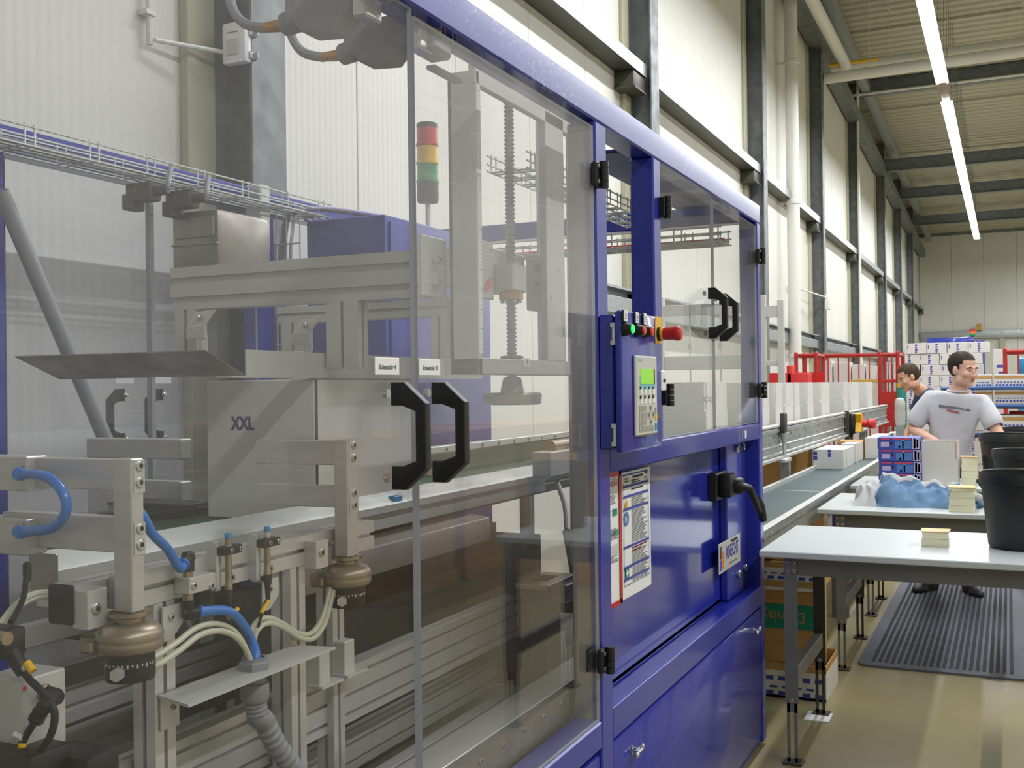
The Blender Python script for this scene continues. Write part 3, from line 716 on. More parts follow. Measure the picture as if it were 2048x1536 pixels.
# key switch plate beside the box
p = onx(1326, 758, -.93)
b = B(); b.box(-.96, -.926, 3.04, 3.085, 1.585, 1.645, .003); k = obj('key_plate', b, 'white', t)
b = B(); b.lathe([(.006, 0), (.006, .002)], (-.926, 3.063, 1.615), (1, 0, 0), 10); b.box(-.926, -.9235, 3.052, 3.074, 1.612, 1.618); obj('key_mark', b, 'ink', k)
# ================================================================== inside the machine, near part
# slotted aluminium frame carrying the pushers
t = thing('profile_frame', 'slotted aluminium profile frame just behind the clear doors', 'frame', (-1.37, 1.9, .1))
AX = -1.345
ya = onx(150, 1215, AX).y
b = B(); b.prism(off(tslot(.052, .062, 1, 1), AX-.026, 1.264), 'y', ya, 2.12); A_ = obj('top_profile', b, 'alu', t)
b = B(); b.box(AX-.053, AX+.001, ya-.008, ya, 1.232, 1.296, .004); obj('end_cap', b, 'black', A_, 'black plastic end cap')
for u, w in ((311, .05), (582, .05)):
    y0 = onx(u, 1390 if u < 400 else 1200, AX).y
    b = B(); b.prism(off(tslot(.05, w, 1, 1), AX-.026, y0+w/2), 'z', .64, 1.232); obj('upright', b, 'alu', t)
for y0 in (2.02,):
    b = B(); b.prism(off(tslot(.045, .045, 1, 1), AX-.07, y0+.02), 'z', .64, 1.232); obj('upright', b, 'alu', t)
BX = -1.41
b = B(); b.prism(off(tslot(.045, .13, 1, 3), BX-.0225, .885), 'y', .84, 3.38); obj('lower_profile', b, 'alu', t)
b = B(); b.prism(off(tslot(.045, .09, 1, 2), BX-.10, .70), 'y', .84, 3.30); obj('bottom_profile', b, 'alu', t)
# corner gusset plates with screws
for y0 in (1.425, 1.70):
    b = B(); b.plate([(AX+.004, y0, 1.225), (AX+.004, y0+.05, 1.225), (AX+.004, y0+.05, 1.19), (AX+.004, y0+.02, 1.165), (AX+.004, y0, 1.165)], (1, 0, 0), .004); g = obj('gusset', b, 'alu_matt', t)
    b = B(); b.bolt((AX+.008, y0+.02, 1.205), (1, 0, 0), .006, .005); obj('screw', b, 'steel_bright', g)
# foot brackets on the lower profile
for u in (650, 700):
    p = onx(u, 1340, AX-.02)
    b = B(); b.box(p.x-.05, p.x, p.y-.02, p.y+.02, .955, 1.03, .002); b.box(p.x-.05, p.x+.015, p.y-.03, p.y+.05, .952, .958); obj('foot_bracket', b, 'alu_matt', t)
# ---- pusher units : upright bar, two arms, clamp block, bronze adjusting head
def pusher(lab, X, uc, ul, ur, vt, vb, ua, va, hz, vv, name='pusher_unit'):
    yc = onx(uc, (vt+vb)/2, X).y; y2 = onx(ur, (vt+vb)/2, X).y; xl = ony(ul, (vt+vb)/2, yc).x
    zt = onx(uc, vt, X).z; zb = onx(uc, vb, X).z
    t = thing(name, lab, 'pusher', (X-.02, yc+.02, zb))
    b = B(); b.box(xl, X, yc, y2, zb, zt, .002); bar = obj('upright_bar', b, 'alu_plate', t)
    H = zt-zb
    for fa, fb in ((.0, .225), (.41, .63)):
        b = B(); b.box(X-.002, X+.0012, yc+(y2-yc)*.18, y2+.001, zt-H*fb, zt-H*fa-.002); obj('screw_pocket', b, 'alu', bar)
        for f in (.22, .70):
            z = zt-H*(fa+(fb-fa)*f); b = B(); b.bolt((X+.001, (yc+y2)/2+.004, z), (1, 0, 0), .0085, .0035); obj('cap_screw', b, 'steel_bright', bar)
    arms = []
    for (za, zb_) in ((zt-.002, ony(ul, vv[0], yc).z), (ony(ul, vv[1], yc).z, ony(ul, vv[2], yc).z)):
        xa = ony(ua, va, yc+.012).x
        b = B(); b.box(xa, xl+.002, yc+.006, yc+.034, zb_, za, .0015); arms.append(obj('arm', b, 'alu_plate', t))
    # bronze adjusting head under the bar
    cx, cy = (xl+X)/2, (yc+y2)/2; r = hz
    b = B(); b.lathe([(r*.62, .0), (r*.62, .006), (r*.40, .010), (r*.40, .022)], (cx, cy, zb), (0, 0, -1), 24); obj('collar', b, 'nickel', t)
    b = B(); b.lathe([(r*.45, .016), (r*.80, .021), (r*.97, .030), (r*1.0, .036), (r*1.0, .041), (r*.985, .043), (r*.985, .045), (r*1.0, .047), (r*1.0, .053), (r*.93, .060), (r*.72, .066)], (cx, cy, zb), (0, 0, -1), 36)
    hd = obj('adjusting_head', b, 'bronze', t)
    b = B(); b.box(cx-r*1.35, cx-r*.55, cy-r*.75, cy+.2*r, zb-.066, zb-.036, .004); b.box(cx-r*.9, cx-r*.5, cy-r*1.05, cy-r*.4, zb-.060, zb-.042, .003); obj('clamp_lug', b, 'bronze', hd)
    b = B(); b.lathe([(r*.7, .062), (r*.74, .068), (r*.74, .102), (r*.72, .108), (r*.3, .108)], (cx, cy, zb), (0, 0, -1), 28); kn = obj('black_knob', b, 'black', t)
    b = B()
    for k in range(16):
        a = radians(-150+k*11); q = Vector((cx+cos(a)*r*.742, cy+sin(a)*r*.742, zb-.078)); tn = Vector((-sin(a), cos(a), 0)); n_ = Vector((cos(a), sin(a), 0))*.0006
        hh = .006 if k % 2 else .0035
        b.plate([q-tn*.0012, q+tn*.0012, q+tn*.0012-Vector((0, 0, hh)), q-tn*.0012-Vector((0, 0, hh))], n_, .0006)
    obj('scale_marks', b, 'hmi_grey', kn)
    q = Vector((cx+.35*r, cy-.66*r, zb-.090)); b = B(); b.lathe([(.011, 0), (.011, .022)], q+Vector((-.01, .005, 0)), (.47, -.88, 0), 6); obj('hex_head', b, 'alu', kn)
    return t, bar, arms, (yc, y2, xl, zt, zb)
p1, bar1, arms1, g1 = pusher('nearest aluminium pusher arm with bronze head and blue air hoses', -1.27, 263, 226, 289, 918, 1228, 10, 950,   .053, (982, 1036, 1107))
p2, bar2, arms2, g2 = pusher('second aluminium pusher arm with bronze head, in front of the white carton', -1.30, 695, 668, 716, 880, 1116, 515, 930, .053, (931, 973, 1016))
yc, y2, xl, zt, zb = g1
# forward blocks at the arm roots with hose fittings
for arm, v0, v1, vf in ((arms1[0], 913, 982, 946), (arms1[1], 1038, 1110, 1061)):
    x1 = ony(54, v0, yc-.012).x
    b = B(); b.box(x1-.16, x1, yc-.014, yc+.03, ony(30, v1, yc-.012).z, ony(30, v0, yc-.012).z, .002); bl = obj('root_block', b, 'alu_plate', arm)
    q = ony(40, vf, yc-.014)
    b = B(); b.lathe([(.0125, 0), (.0125, .014), (.009, .016), (.009, .02)], q, (.75, -.66, 0), 6); obj('hose_fitting', b, 'nickel', arm, 'nickel hexagon fitting')
    d = Vector((.75, -.66, 0)).normalized(); b = B(); b.lathe([(.0095, .018), (.0115, .020), (.0115, .024), (.0095, .026), (.0095, .040)], q, d, 14); obj('hose_collar', b, 'blue_hose', arm)
ys = yc-.03
def P(u, v, y): return ony(u, v, y)
q1 = ony(40, 946, yc-.014)+Vector((.75, -.66, 0)).normalized()*.03; q2 = ony(40, 1061, yc-.014)+Vector((.75, -.66, 0)).normalized()*.03
b = B(); b.tube([q1, P(85, 951, ys-.012), P(112, 967, ys-.012), P(130, 995, ys-.012), P(132, 1022, ys-.012), P(117, 1047, ys-.012), P(92, 1059, ys-.012), q2], .0082, 12, smooth=6)
top('air_hose', b, 'blue_hose', 'blue air hose looped between the two arms of the nearest pusher', 'hose', q1)
# clamp blocks that hold the pushers on the top profile
for X, u0, u1, u2, v0, v1, par in ((AX+.03, 152, 176, 216, 1183, 1262, p1), (AX+.03, 617, 633, 657, 1083, 1140, p2)):
    y0 = onx(u1, (v0+v1)/2, X).y; y1 = onx(u2, (v0+v1)/2, X).y
    b = B(); b.box(AX-.004, X, y0, y1, onx(u1, v1, X).z, onx(u1, v0, X).z, .0015); k = obj('clamp_block', b, 'alu', par)
    b = B(); b.bolt((X, (y0+y1)/2-.004, 1.258), (1, 0, 0), .0085, .004); obj('cap_screw', b, 'steel_bright', k)
b = B(); b.box(-1.345, -1.315, g1[1]-.005, g1[1]+.03, 1.245, 1.30, .002); obj('backing_block', b, 'alu_matt', p1)
# ---- pneumatic distributor block with elbows
X = AX+.035
y0 = onx(379, 1170, X).y; y1 = onx(432, 1170, X).y; z0 = onx(379, 1190, X).z; z1 = onx(379, 1157, X).z
t = thing('air_block', 'small aluminium air distributor block with black elbow fittings', 'valve block', (X, y0, z0))
b = B(); b.box(AX, X, y0, y1, z0, z1, .0015); bk = obj('block', b, 'alu', t)
for u in (388, 423):
    p = onx(u, 1172, X); b = B(); b.bolt(p, (1, 0, 0), .0065, .003); obj('cap_screw', b, 'steel_bright', bk)
cx = X-.014; cyy = y0+.012
b = B(); b.lathe([(.0095, 0), (.0095, .010)], (cx, cyy, z1), (0, 0, 1), 6); b.lathe([(.0095, 0), (.0095, .012)], (cx, cyy, z0), (0, 0, -1), 14); obj('thread_nut', b, 'nickel', t)
def elbow(p, s, d):
    b = B(); d = Vector(d).normalized()
    b.lathe([(.0115, 0), (.0115, .030), (.009, .034)], p, (0, 0, s), 14); q = Vector(p)+Vector((0, 0, s*.022)); b.lathe([(.0115, -.008), (.0115, .018), (.010, .02)], q, d, 14)
    return obj('elbow', b, 'black', t), q+d*.02
d1 = (.35, -.9, -.25); e1, h1 = elbow((cx, cyy, z1+.010), 1, d1); d2 = (.55, .6, -.02); e2, h2 = elbow((cx, cyy, z0-.012), -1, d2)
for h, d in ((h1, d1), (h2, d2)):
    b = B(); b.lathe([(.0105, 0), (.012, .002), (.0105, .005)], h, d, 14); obj('release_ring', b, 'blue_hose', t)
b = B(); q0 = onx(284, 1030, -1.30); b.tube([onx(250, 990, -1.32), q0, onx(305, 1068, -1.30), onx(335, 1098, -1.305), h1-Vector(d1).normalized()*-.02, h1], .0082, 12)
top('air_hose', b, 'blue_hose', 'blue air hose from the nearest pusher down to the upper elbow of the air block', 'hose', q0)
gl = onz(509, 1332, 1.08)
b = B(); b.tube([h2, onx(455, 1222, AX+.05), onx(485, 1248, AX+.04), onx(505, 1285, AX+.03), Vector((gl.x+.004, gl.y, 1.09)), Vector((gl.x, gl.y, 1.0))], .0088, 12)
top('air_hose', b, 'blue_hose', 'blue air hose from the lower elbow into the grey cable gland', 'hose', h2)
# ---- two inductive sensors on clamps
def sensor(lab, u, v0, v1, X, vc, cable):
    p = onx(u, v0, X); pz = onx(u, v1, X).z; x, y = p.x, p.y
    t = thing('proximity_sensor', lab, 'sensor', (x, y, pz), 'proximity sensors on the top profile')
    b = B(); b.lathe([(.0075, 0), (.0075, .010), (.006, .013), (.006, .02)], (x, y, pz), (0, 0, 1), 12); b.lathe([(.0062, .02), (.0062, p.z-pz-.012)], (x, y, pz), (0, 0, 1), 14); obj('sensor_body', b, 'nickel', t)
    b = B(); b.lathe([(.0062, 0), (.0066, .001), (.0066, .009), (.006, .010)], (x, y, p.z-.012), (0, 0, 1), 14); obj('sensor_tip', b, 'blue_cap', t, 'light blue sensing tip')
    b = B(); b.lathe([(.0066, 0), (.0066, .008)], (x, y, pz+.075), (0, 0, 1), 14); obj('white_ring', b, 'hmi_grey', t)
    cz = onx(u, vc, X).z
    b = B(); b.box(x-.012, x+.010, y-.022, y+.03, cz-.008, cz+.008, .002); cl = obj('clamp', b, 'black', t)
    for dy in (-.002, .024):
        b = B(); b.bolt((x+.010, y+dy-.002, cz), (1, 0, 0), .0048, .003); obj('cap_screw', b, 'steel_bright', cl)
    b = B(); b.box(x-.025, x-.011, y-.022, y-.006, cz-.075, cz+.018, .0015); b.box(x-.03, x-.008, y-.024, y-.016, cz-.07, cz+.012); obj('holder_plate', b, 'alu', t)
    b = B(); b.bolt((x-.011, y+.02, cz-.055), (1, 0, 0), .0085, .005); obj('fixing_screw', b, 'steel_bright', t)
    b = B(); b.lathe([(.0085, 0), (.0085, -.014), (.006, -.022), (.0045, -.05)][::-1], (x, y, pz+.001), (0, 0, 1), 12); obj('plug', b, 'black_rubber', t)
    b = B(); b.tube([(x, y, pz-.046)]+[Vector(q) for q in cable], .0028, 8); obj('cable', b, 'black_rubber', t)
    c = [Vector(q) for q in cable]; m_ = (Vector((x, y, pz-.05))*.35+c[0]*.65); d = (c[0]-Vector((x, y, pz-.05))).normalized()
    b = B(); b.tube([m_-d*.012+Vector((.004, -.003, 0)), m_+d*.018+Vector((.004, -.003, 0))], .0042, 8, smooth=0); obj('cable_tag', b, 'yellow', t, 'yellow cable tag')
    return t
SX = AX+.028
sensor('left proximity sensor with blue tip on the slotted top profile', 456, 1064, 1180, SX, 1100, [onx(466, 1225, SX), onx(500, 1290, AX+.02), (gl.x-.004, gl.y+.004, 1.08)])
sensor('right proximity sensor with blue tip, nearer the second pusher', 534, 1051, 1150, SX, 1085, [onx(527, 1215, SX), onx(512, 1280, AX+.02), (gl.x, gl.y+.008, 1.08)])
# ---- clear pneumatic hoses, in pairs
for dz, lab in ((0, 'front one of the two clear hoses arching from the bronze head into the gland'), (.011, 'rear one of the two clear hoses arching from the bronze head into the gland')):
    o = Vector((-dz, dz*.4, dz))
    pts = [onx(u, v, AX+.05)+o for u, v in ((285, 1342), (318, 1328), (360, 1300), (400, 1270), (440, 1262), (473, 1275), (495, 1305), (503, 1335))]
    b = B(); b.tube(pts+[Vector((gl.x-.006, gl.y-.004, 1.06))+o*.3], .0055, 10); top('clear_hose', b, 'clear_hose', lab, 'hose', pts[0])
for dz, lab in ((0, 'lower one of the clear hoses waving from the gland to the second bronze head'), (.011, 'upper one of the clear hoses waving from the gland to the second bronze head')):
    o = Vector((-dz*.6, 0, dz*.9))
    pts = [Vector((gl.x+.002, gl.y+.006, 1.07))+o*.2] + [onx(u, v, AX+.02)+o for u, v in ((508, 1285), (518, 1256), (540, 1246), (568, 1256), (600, 1276), (628, 1276), (650, 1245), (664, 1195), (668, 1180))]
    b = B(); b.tube(pts, .0055, 10); top('clear_hose', b, 'clear_hose', lab, 'hose', pts[0])
# ---- bracket plate with cable gland and corrugated conduit
t = thing('gland_plate', 'flat aluminium shelf plate with a grey cable gland', 'bracket', (AX, 1.6, 1.077))
A1 = onx(314, 1392, AX); A2 = onz(380, 1406, 1.077); A3 = onz(676, 1292, 1.077); A4 = onx(530, 1296, AX)
b = B(); b.plate([(AX+.002, A1.y, 1.075), (A2.x, A2.y-.004, 1.075), (A2.x, A3.y, 1.075), (AX+.002, A3.y-.02, 1.075)], (0, 0, -1), .005)
b.box(AX+.001, AX+.004, A1.y+.005, A1.y+.05, 1.01, 1.075); pl = obj('plate', b, 'alu_matt', t)
b = B(); b.bolt((AX+.004, A1.y+.035, 1.045), (1, 0, 0), .005, .004); obj('cap_screw', b, 'steel', pl)
b = B(); b.lathe([(.031, 0), (.031, .014), (.028, .017)], (gl.x, gl.y, 1.075), (0, 0, 1), 6); b.lathe([(.024, .015), (.024, .022), (.019, .022), (.019, .0)], (gl.x, gl.y, 1.075), (0, 0, 1), 20); obj('gland_nut', b, 'grey_plastic', t)
b = B(); b.lathe([(.022, 0), (.022, .02), (.027, .022), (.027, .05), (.024, .055)], (gl.x, gl.y, 1.07), (0, 0, -1), 20); obj('gland_body', b, 'grey_plastic', t)
pts = [Vector((gl.x, gl.y, 1.02)), Vector((gl.x+.002, gl.y+.004, .985)), onx(527, 1440, AX+.035), onx(552, 1490, AX+.04), onx(585, 1535, AX+.045), onx(640, 1600, AX+.05)]
Pn = [Vector(p) for p in pts]
b = B(); L_ = []
for i in range(len(Pn)-1):
    for k in range(16): L_.append(Pn[i].lerp(Pn[i+1], k/16))
b.tube(L_, .020, 14, smooth=0, rs=[.0185, .0215, .0215, .0185]); top('corrugated_conduit', b, 'grey_plastic', 'grey corrugated conduit running down from the cable gland', 'conduit', pts[-1])
# ---- lower left corner: block with a lit sensor, plugs and cables
t = thing('valve_terminal', 'grey aluminium block with plugged black cables at the bottom left', 'valve block', (-1.3, 1.06, .9))
BY = 1.12
def PB(u, v, y=BY): return ony(u, v, y)
a, c = PB(-30, 1350), PB(47, 1490)
b = B(); b.box(a.x, c.x, BY, BY+.08, c.z-.02, a.z, .003); bk = obj('block', b, 'alu_matt', t)
q = PB(52, 1378, BY+.03)
b = B(); b.lathe([(.011, -.01), (.011, .02), (.0125, .022), (.0125, .034), (.010, .036), (.010, .05)], q, (1, .25, -.12), 14); obj('plug_nut', b, 'nickel', bk)
b = B(); b.sphere(PB(50, 1377, BY-.0), .0035, 8); obj('signal_lamp', b, 'red_btn', bk, 'red signal light')
q2 = PB(92, 1388, BY+.03); b = B(); b.lathe([(.0125, 0), (.0125, .02), (.009, .026)], q2, (1, .2, -.2), 12); b.tube([q2+Vector((.012, 0, 0)), PB(95, 1405), PB(80, 1425), PB(72, 1440)], .011, 10, rs=[.012, .011, .009]); obj('angle_plug', b, 'black_rubber', t)
b = B(); b.tube([PB(72, 1440), PB(50, 1475), PB(40, 1500), PB(30, 1530), PB(20, 1570)], .0055, 8); obj('cable', b, 'black_rubber', t)
b = B(); b.tube([PB(45, 1490, BY-.006), PB(38, 1515, BY-.006)], .006, 8, smooth=0); obj('cable_tag', b, 'yellow', t)
b = B(); b.tube([PB(30, 1468, BY-.004), PB(46, 1476, BY-.004)], .0045, 8, smooth=0); obj('cable_tie', b, 'white', t)
b = B(); b.box(PB(-40, 1500).x, PB(95, 1500).x, BY-.03, BY+.05, PB(0, 1600).z, PB(0, 1483).z, .012); b.box(PB(40, 1500).x, PB(140, 1500).x, BY+.03, BY+.10, PB(0, 1600).z, PB(0, 1505).z, .014); obj('plug_bank', b, 'black', t)
t = thing('tee_plug', 'black tee plug with a drooping cable at the left edge', 'plug', PB(20, 1270))
b = B(); b.box(PB(-20, 1300).x, PB(32, 1300).x, BY-.02, BY+.02, PB(0, 1312).z, PB(0, 1252).z, .006); b.lathe([(.013, 0), (.011, .05)], PB(14, 1290), Vector(PB(42, 1335))-Vector(PB(14, 1290)), 12); obj('plug_body', b, 'black', t)
b = B(); b.lathe([(.010, 0), (.010, .02)], PB(-4, 1275, BY-.03), (1, 0, 0), 12); obj('plug_nut', b, 'nickel', t)
b = B(); b.tube([PB(42, 1335), PB(60, 1360), PB(85, 1385), PB(108, 1420), PB(105, 1460), PB(85, 1495), PB(50, 1520), PB(30, 1545)], .0055, 8); obj('cable', b, 'black_rubber', t)
b = B(); b.tube([PB(53, 1325, BY-.006), PB(66, 1343, BY-.006)], .006, 8, smooth=0); obj('cable_tag', b, 'yellow', t)
b = B(); b.tube([PB(44, 1338, BY-.004), PB(58, 1333, BY-.004)], .004, 8, smooth=0); obj('cable_tie', b, 'white', t)
pz = PB(54, 1130, 1.3)
b = B(); b.tube([PB(54, 1128, 1.3), PB(52, 1160, 1.27), PB(45, 1200, 1.22), PB(22, 1245, 1.15)], .005, 8); b.lathe([(.007, 0), (.007, .02), (.005, .03)], PB(54, 1128, 1.3), (0, 0, -1), 10); top('drop_cable', b, 'black_rubber', 'thin black cable dropping from the pusher arm to the tee plug', 'cable', PB(22, 1245, 1.15))
for k, lab in enumerate(('upper olive hose bending down at the left edge', 'lower olive hose bending down at the left edge')):
    b = B(); b.tube([PB(130, 1188+6*k, 1.36), PB(80, 1186+7*k, 1.33), PB(45, 1200+8*k, 1.28), PB(15, 1230+6*k, 1.2), PB(-15, 1275, 1.15)], .006, 8); top('olive_hose', b, 'clear_hose', lab, 'hose', PB(-15, 1275, 1.15))
# ================================================================== inside the machine: carton, conveyor, gantry
def carton(name, lab, x0, x1, y0, y1, z0, z1, m='carton_white', flap=0., group=None, cat='carton', th=.006, gapv=.012):
    t = thing(name, lab, cat, ((x0+x1)/2, (y0+y1)/2, z0), group)
    zt = z1-flap
    b = B(); b.box(x0, x1, y0, y1, z0, zt, .003); obj('carton_body', b, m, t)
    if flap:
        for (a0, a1, b0, b1) in ((x0+gapv, x1-gapv, y0, y0+th), (x0+gapv, x1-gapv, y1-th, y1), (x0, x0+th, y0+gapv, y1-gapv), (x1-th, x1, y0+gapv, y1-gapv)):
            b = B(); b.box(a0, a1, b0, b1, zt-.001, z1, .001); obj('flap', b, m, t)
    return t
# roller bed and belts of the infeed conveyor, running through the machine
t = thing('carton_conveyor', 'belt conveyor carrying open white cartons through the machine and along the hall', 'conveyor', (-1.72, 8, 0))
cv = t
def seg(nm, x0, x1, y0, y1, z0, z1, m, par=None, bev=.002):
    b = B(); b.box(x0, x1, y0, y1, z0, z1, bev); return obj(nm, b, m, par or t)
seg('belt', -2.02, -1.62, 1.75, 14.6, 1.235, 1.262, 'belt_green')
seg('bed_plate', -2.04, -1.60, 1.75, 14.6, 1.20, 1.233, 'dark_grey')
seg('far_rail', -2.08, -2.035, 3.35, 14.6, 1.345, 1.372, 'galv_bright')
seg('far_rail_web', -2.062, -2.045, 3.35, 14.6, 1.21, 1.345, 'belt_green')
for k in range(8):
    p = onx(940+38*k, 892-4.2*k, -2.03); b = B(); b.bolt((-2.035, 3.75+.16*k, 1.358), (1, 0, 0), .007, .004); obj('rail_screw', b, 'steel', t)
# near guide rail: galvanised channel with sloping flange
RX = -1.55
y0 = onx(114, 1145, RX).y
b = B(); b.prism([(RX, 1.262), (RX, 1.281), (RX-.012, 1.289), (-1.605, 1.312), (-1.609, 1.309), (-1.602, 1.30), (-1.602, 1.215), (RX-.02, 1.215), (RX-.02, 1.262)], 'y', y0, 3.66)
gr_ = obj('guide_rail', b, 'galv_bright', t, 'bright galvanised guide rail')
b = B(); b.box(-1.612, RX+.004, y0-.006, y0, 1.245, 1.312, .001); obj('rail_end_plate', b, 'sheet_dark', gr_)
# outer hall part of the conveyor : ribbed side frame
t0 = 4.86
b = B(); b.prism([(-1.46, 1.11), (-1.44, 1.11), (-1.44, 1.125), (-1.452, 1.13), (-1.452, 1.165), (-1.443, 1.17), (-1.443, 1.178), (-1.452, 1.183), (-1.452, 1.262), (-1.44, 1.27), (-1.44, 1.288), (-1.455, 1.302), (-1.50, 1.302), (-1.50, 1.27), (-1.46, 1.27)], 'y', t0, 14.7)
sf = obj('side_frame', b, 'galv', t)
seg('lower_rail', -1.455, -1.415, t0, 14.7, 1.085, 1.105, 'alu')
seg('top_rail', -1.50, -1.438, t0, 14.7, 1.303, 1.318, 'alu_matt')
for k in range(34):      # rivets row, dotted bright line
    b = B(); b.bolt((-1.452, 6.4+.16*k, 1.205), (1, 0, 0), .010, .005); obj('rivet', b, 'steel_bright', sf)
for k in range(12):
    b = B(); b.bolt((-1.452, 6.7+.62*k, 1.245), (1, 0, 0), .016, .006); obj('rivet', b, 'steel_bright', sf)
for k in range(8):
    b = B(); b.bolt((-1.452, 6.9+.95*k, 1.145), (1, 0, 0), .016, .006); obj('rivet', b, 'steel_bright', sf)
for y in (8.0, 12.6):
    for x in (-1.98, -1.50): seg('stand_leg', x-.03, x+.03, y-.03, y+.03, .0, 1.2, 'galv')
    seg('stand_tie', -1.98, -1.50, y-.02, y+.02, .35, .41, 'galv')
for y in (2.3, 4.4):
    for x in (-1.98, -1.68): seg('stand_leg', x-.025, x+.025, y-.025, y+.025, .0, 1.2, 'galv')
# post with hinged stop and e-stop on the side frame
p = onx(1565, 850, -1.43)
b = B(); b.box(-1.44, -1.405, p.y-.05, p.y+.05, 1.26, 1.40, .01); pp = obj('photo_eye', b, 'dark_grey', cv)
b = B(); b.lathe([(.035, 0), (.012, .08)], (-1.42, p.y, 1.262), (0, 0, -1), 12); b.cyl((-1.42, p.y, 1.19), (-1.42, p.y, 1.07), .012, n=10); b.box(-1.44, -1.39, p.y-.11, p.y+.11, 1.06, 1.085, .004); obj('eye_stem', b, 'alu_matt', pp)
q = onx(1700, 850, -1.42)
t = thing('emergency_button', 'yellow emergency stop box with a red button on the conveyor side', 'emergency stop', (-1.42, q.y, 1.1))
b = B(); b.box(-1.44, -1.36, q.y-.10, q.y+.10, 1.10, 1.31, .03); obj('housing', b, 'black', t)
b = B(); b.prism([(q.y-.1, 1.13), (q.y-.02, 1.12), (q.y+.09, 1.13), (q.y+.10, 1.30), (q.y-.04, 1.31), (q.y-.10, 1.30), (q.y-.05, 1.22)], 'x', -1.36, -1.305); obj('yellow_front', b, 'yellow', t)
b = B(); b.lathe([(.035, 0), (.035, .05), (.05, .06), (.05, .11), (.04, .13)], (-1.305, q.y, 1.205), (1, 0, 0), 20); obj('red_knob', b, 'red', t)
b = B(); b.tube([(-1.40, q.y-.03, 1.10), (-1.41, q.y-.04, 1.06), (-1.43, q.y-.06, 1.02), (-1.445, q.y-.06, .98)], .014, 8); b.box(-1.45, -1.41, q.y-.16, q.y-.13, 1.04, 1.33, .003); obj('cable', b, 'dark_grey', t)
# printed carton being packed
c = carton('open_carton', 'big white carton printed XXL inside the machine, shaded side to the camera', -1.95, -1.60, 2.25, 2.77, 1.263, 1.628, flap=0)
pc = ony(485, 848, 2.249)
text('size_print', 'XXL', .048, (pc.x, 2.2495, pc.z), (1, 0, 0), (0, 0, 1), 'print_navy', c, sx=.8, bold=.035)
b = B(); b.box(-1.602, -1.5995, 2.252, 2.262, 1.33, 1.626); obj('corner_gap', b, 'dark_grey', c)
# sheet-metal flap folders over the carton
a1, a2 = ony(30, 712, 2.06), ony(410, 700, 2.06); c1, c2 = ony(120, 757, 2.24), ony(490, 749, 2.24)
b = B(); b.plate([a1, a2, c2, c1], Vector((c1-a1)).cross(a2-a1), .003)
top('flap_folder', b, 'sheet_dark', 'dark slanting sheet-metal flap folder with pointed end left of the carton', 'guide plate', (a2+c2)/2)
p0, p1_, p2_ = onx(492, 699, -1.595), onx(892, 718, -1.595), onx(892, 750, -1.595)
t = thing('flap_guide', 'long upright sheet-metal flap guide above the white carton', 'guide plate', (-1.595, 2.4, 1.63))
b = B(); b.plate([(-1.595, p0.y, p0.z), (-1.595, 3.2, p1_.z), (-1.595, 3.2, 1.634), (-1.595, p0.y, 1.634)], (-1, 0, 0), .003); b.box(-1.64, -1.595, p0.y-.05, 3.2, 1.63, 1.634); obj('guide_sheet', b, 'alu_matt', t)
q = onx(705, 722, -1.595); b = B(); b.bolt(q, (1, 0, 0), .008, .02); obj('cap_screw', b, 'steel_bright', t)
# ---- gantry: cross beam on its end plate with hanging profile legs
GX, GY = -1.30, 2.284
t = thing('gantry_beam', 'wide slotted aluminium cross beam bolted to an end plate', 'beam', (-1.7, GY+.04, 1.83))
xl = ony(341, 580, GY).x; zt = ony(600, 517, GY).z; zb = ony(600, 607, GY).z
b = B(); h = zt-zb
prof = off([(-.04, -h/2), (.04, -h/2), (.04, h/2), (-.04, h/2)], 0, 0)
P_ = [(GY, zb), (GY, zb+h*.17), (GY+.012, zb+h*.17), (GY+.012, zb+h*.30), (GY, zb+h*.30), (GY, zb+h*.62), (GY+.012, zb+h*.62), (GY+.012, zb+h*.76), (GY, zb+h*.76), (GY, zt), (GY+.05, zt), (GY+.05, zb)]
b.prism(P_, 'x', xl, GX-.012); obj('beam_profile', b, 'alu_matt', t)
ya, yb = onx(845, 540, GX).y, onx(894, 540, GX).y; za, zb2 = onx(870, 595, GX).z, onx(870, 474, GX).z
b = B(); b.box(GX-.014, GX, ya, yb, za, zb2, .003); ep = obj('end_plate', b, 'alu_matt', t)
for v in (520, 566):
    p = onx(868, v, GX); b = B(); b.bolt(p, (1, 0, 0), .0115, .020); obj('cap_screw', b, 'steel_bright', ep)
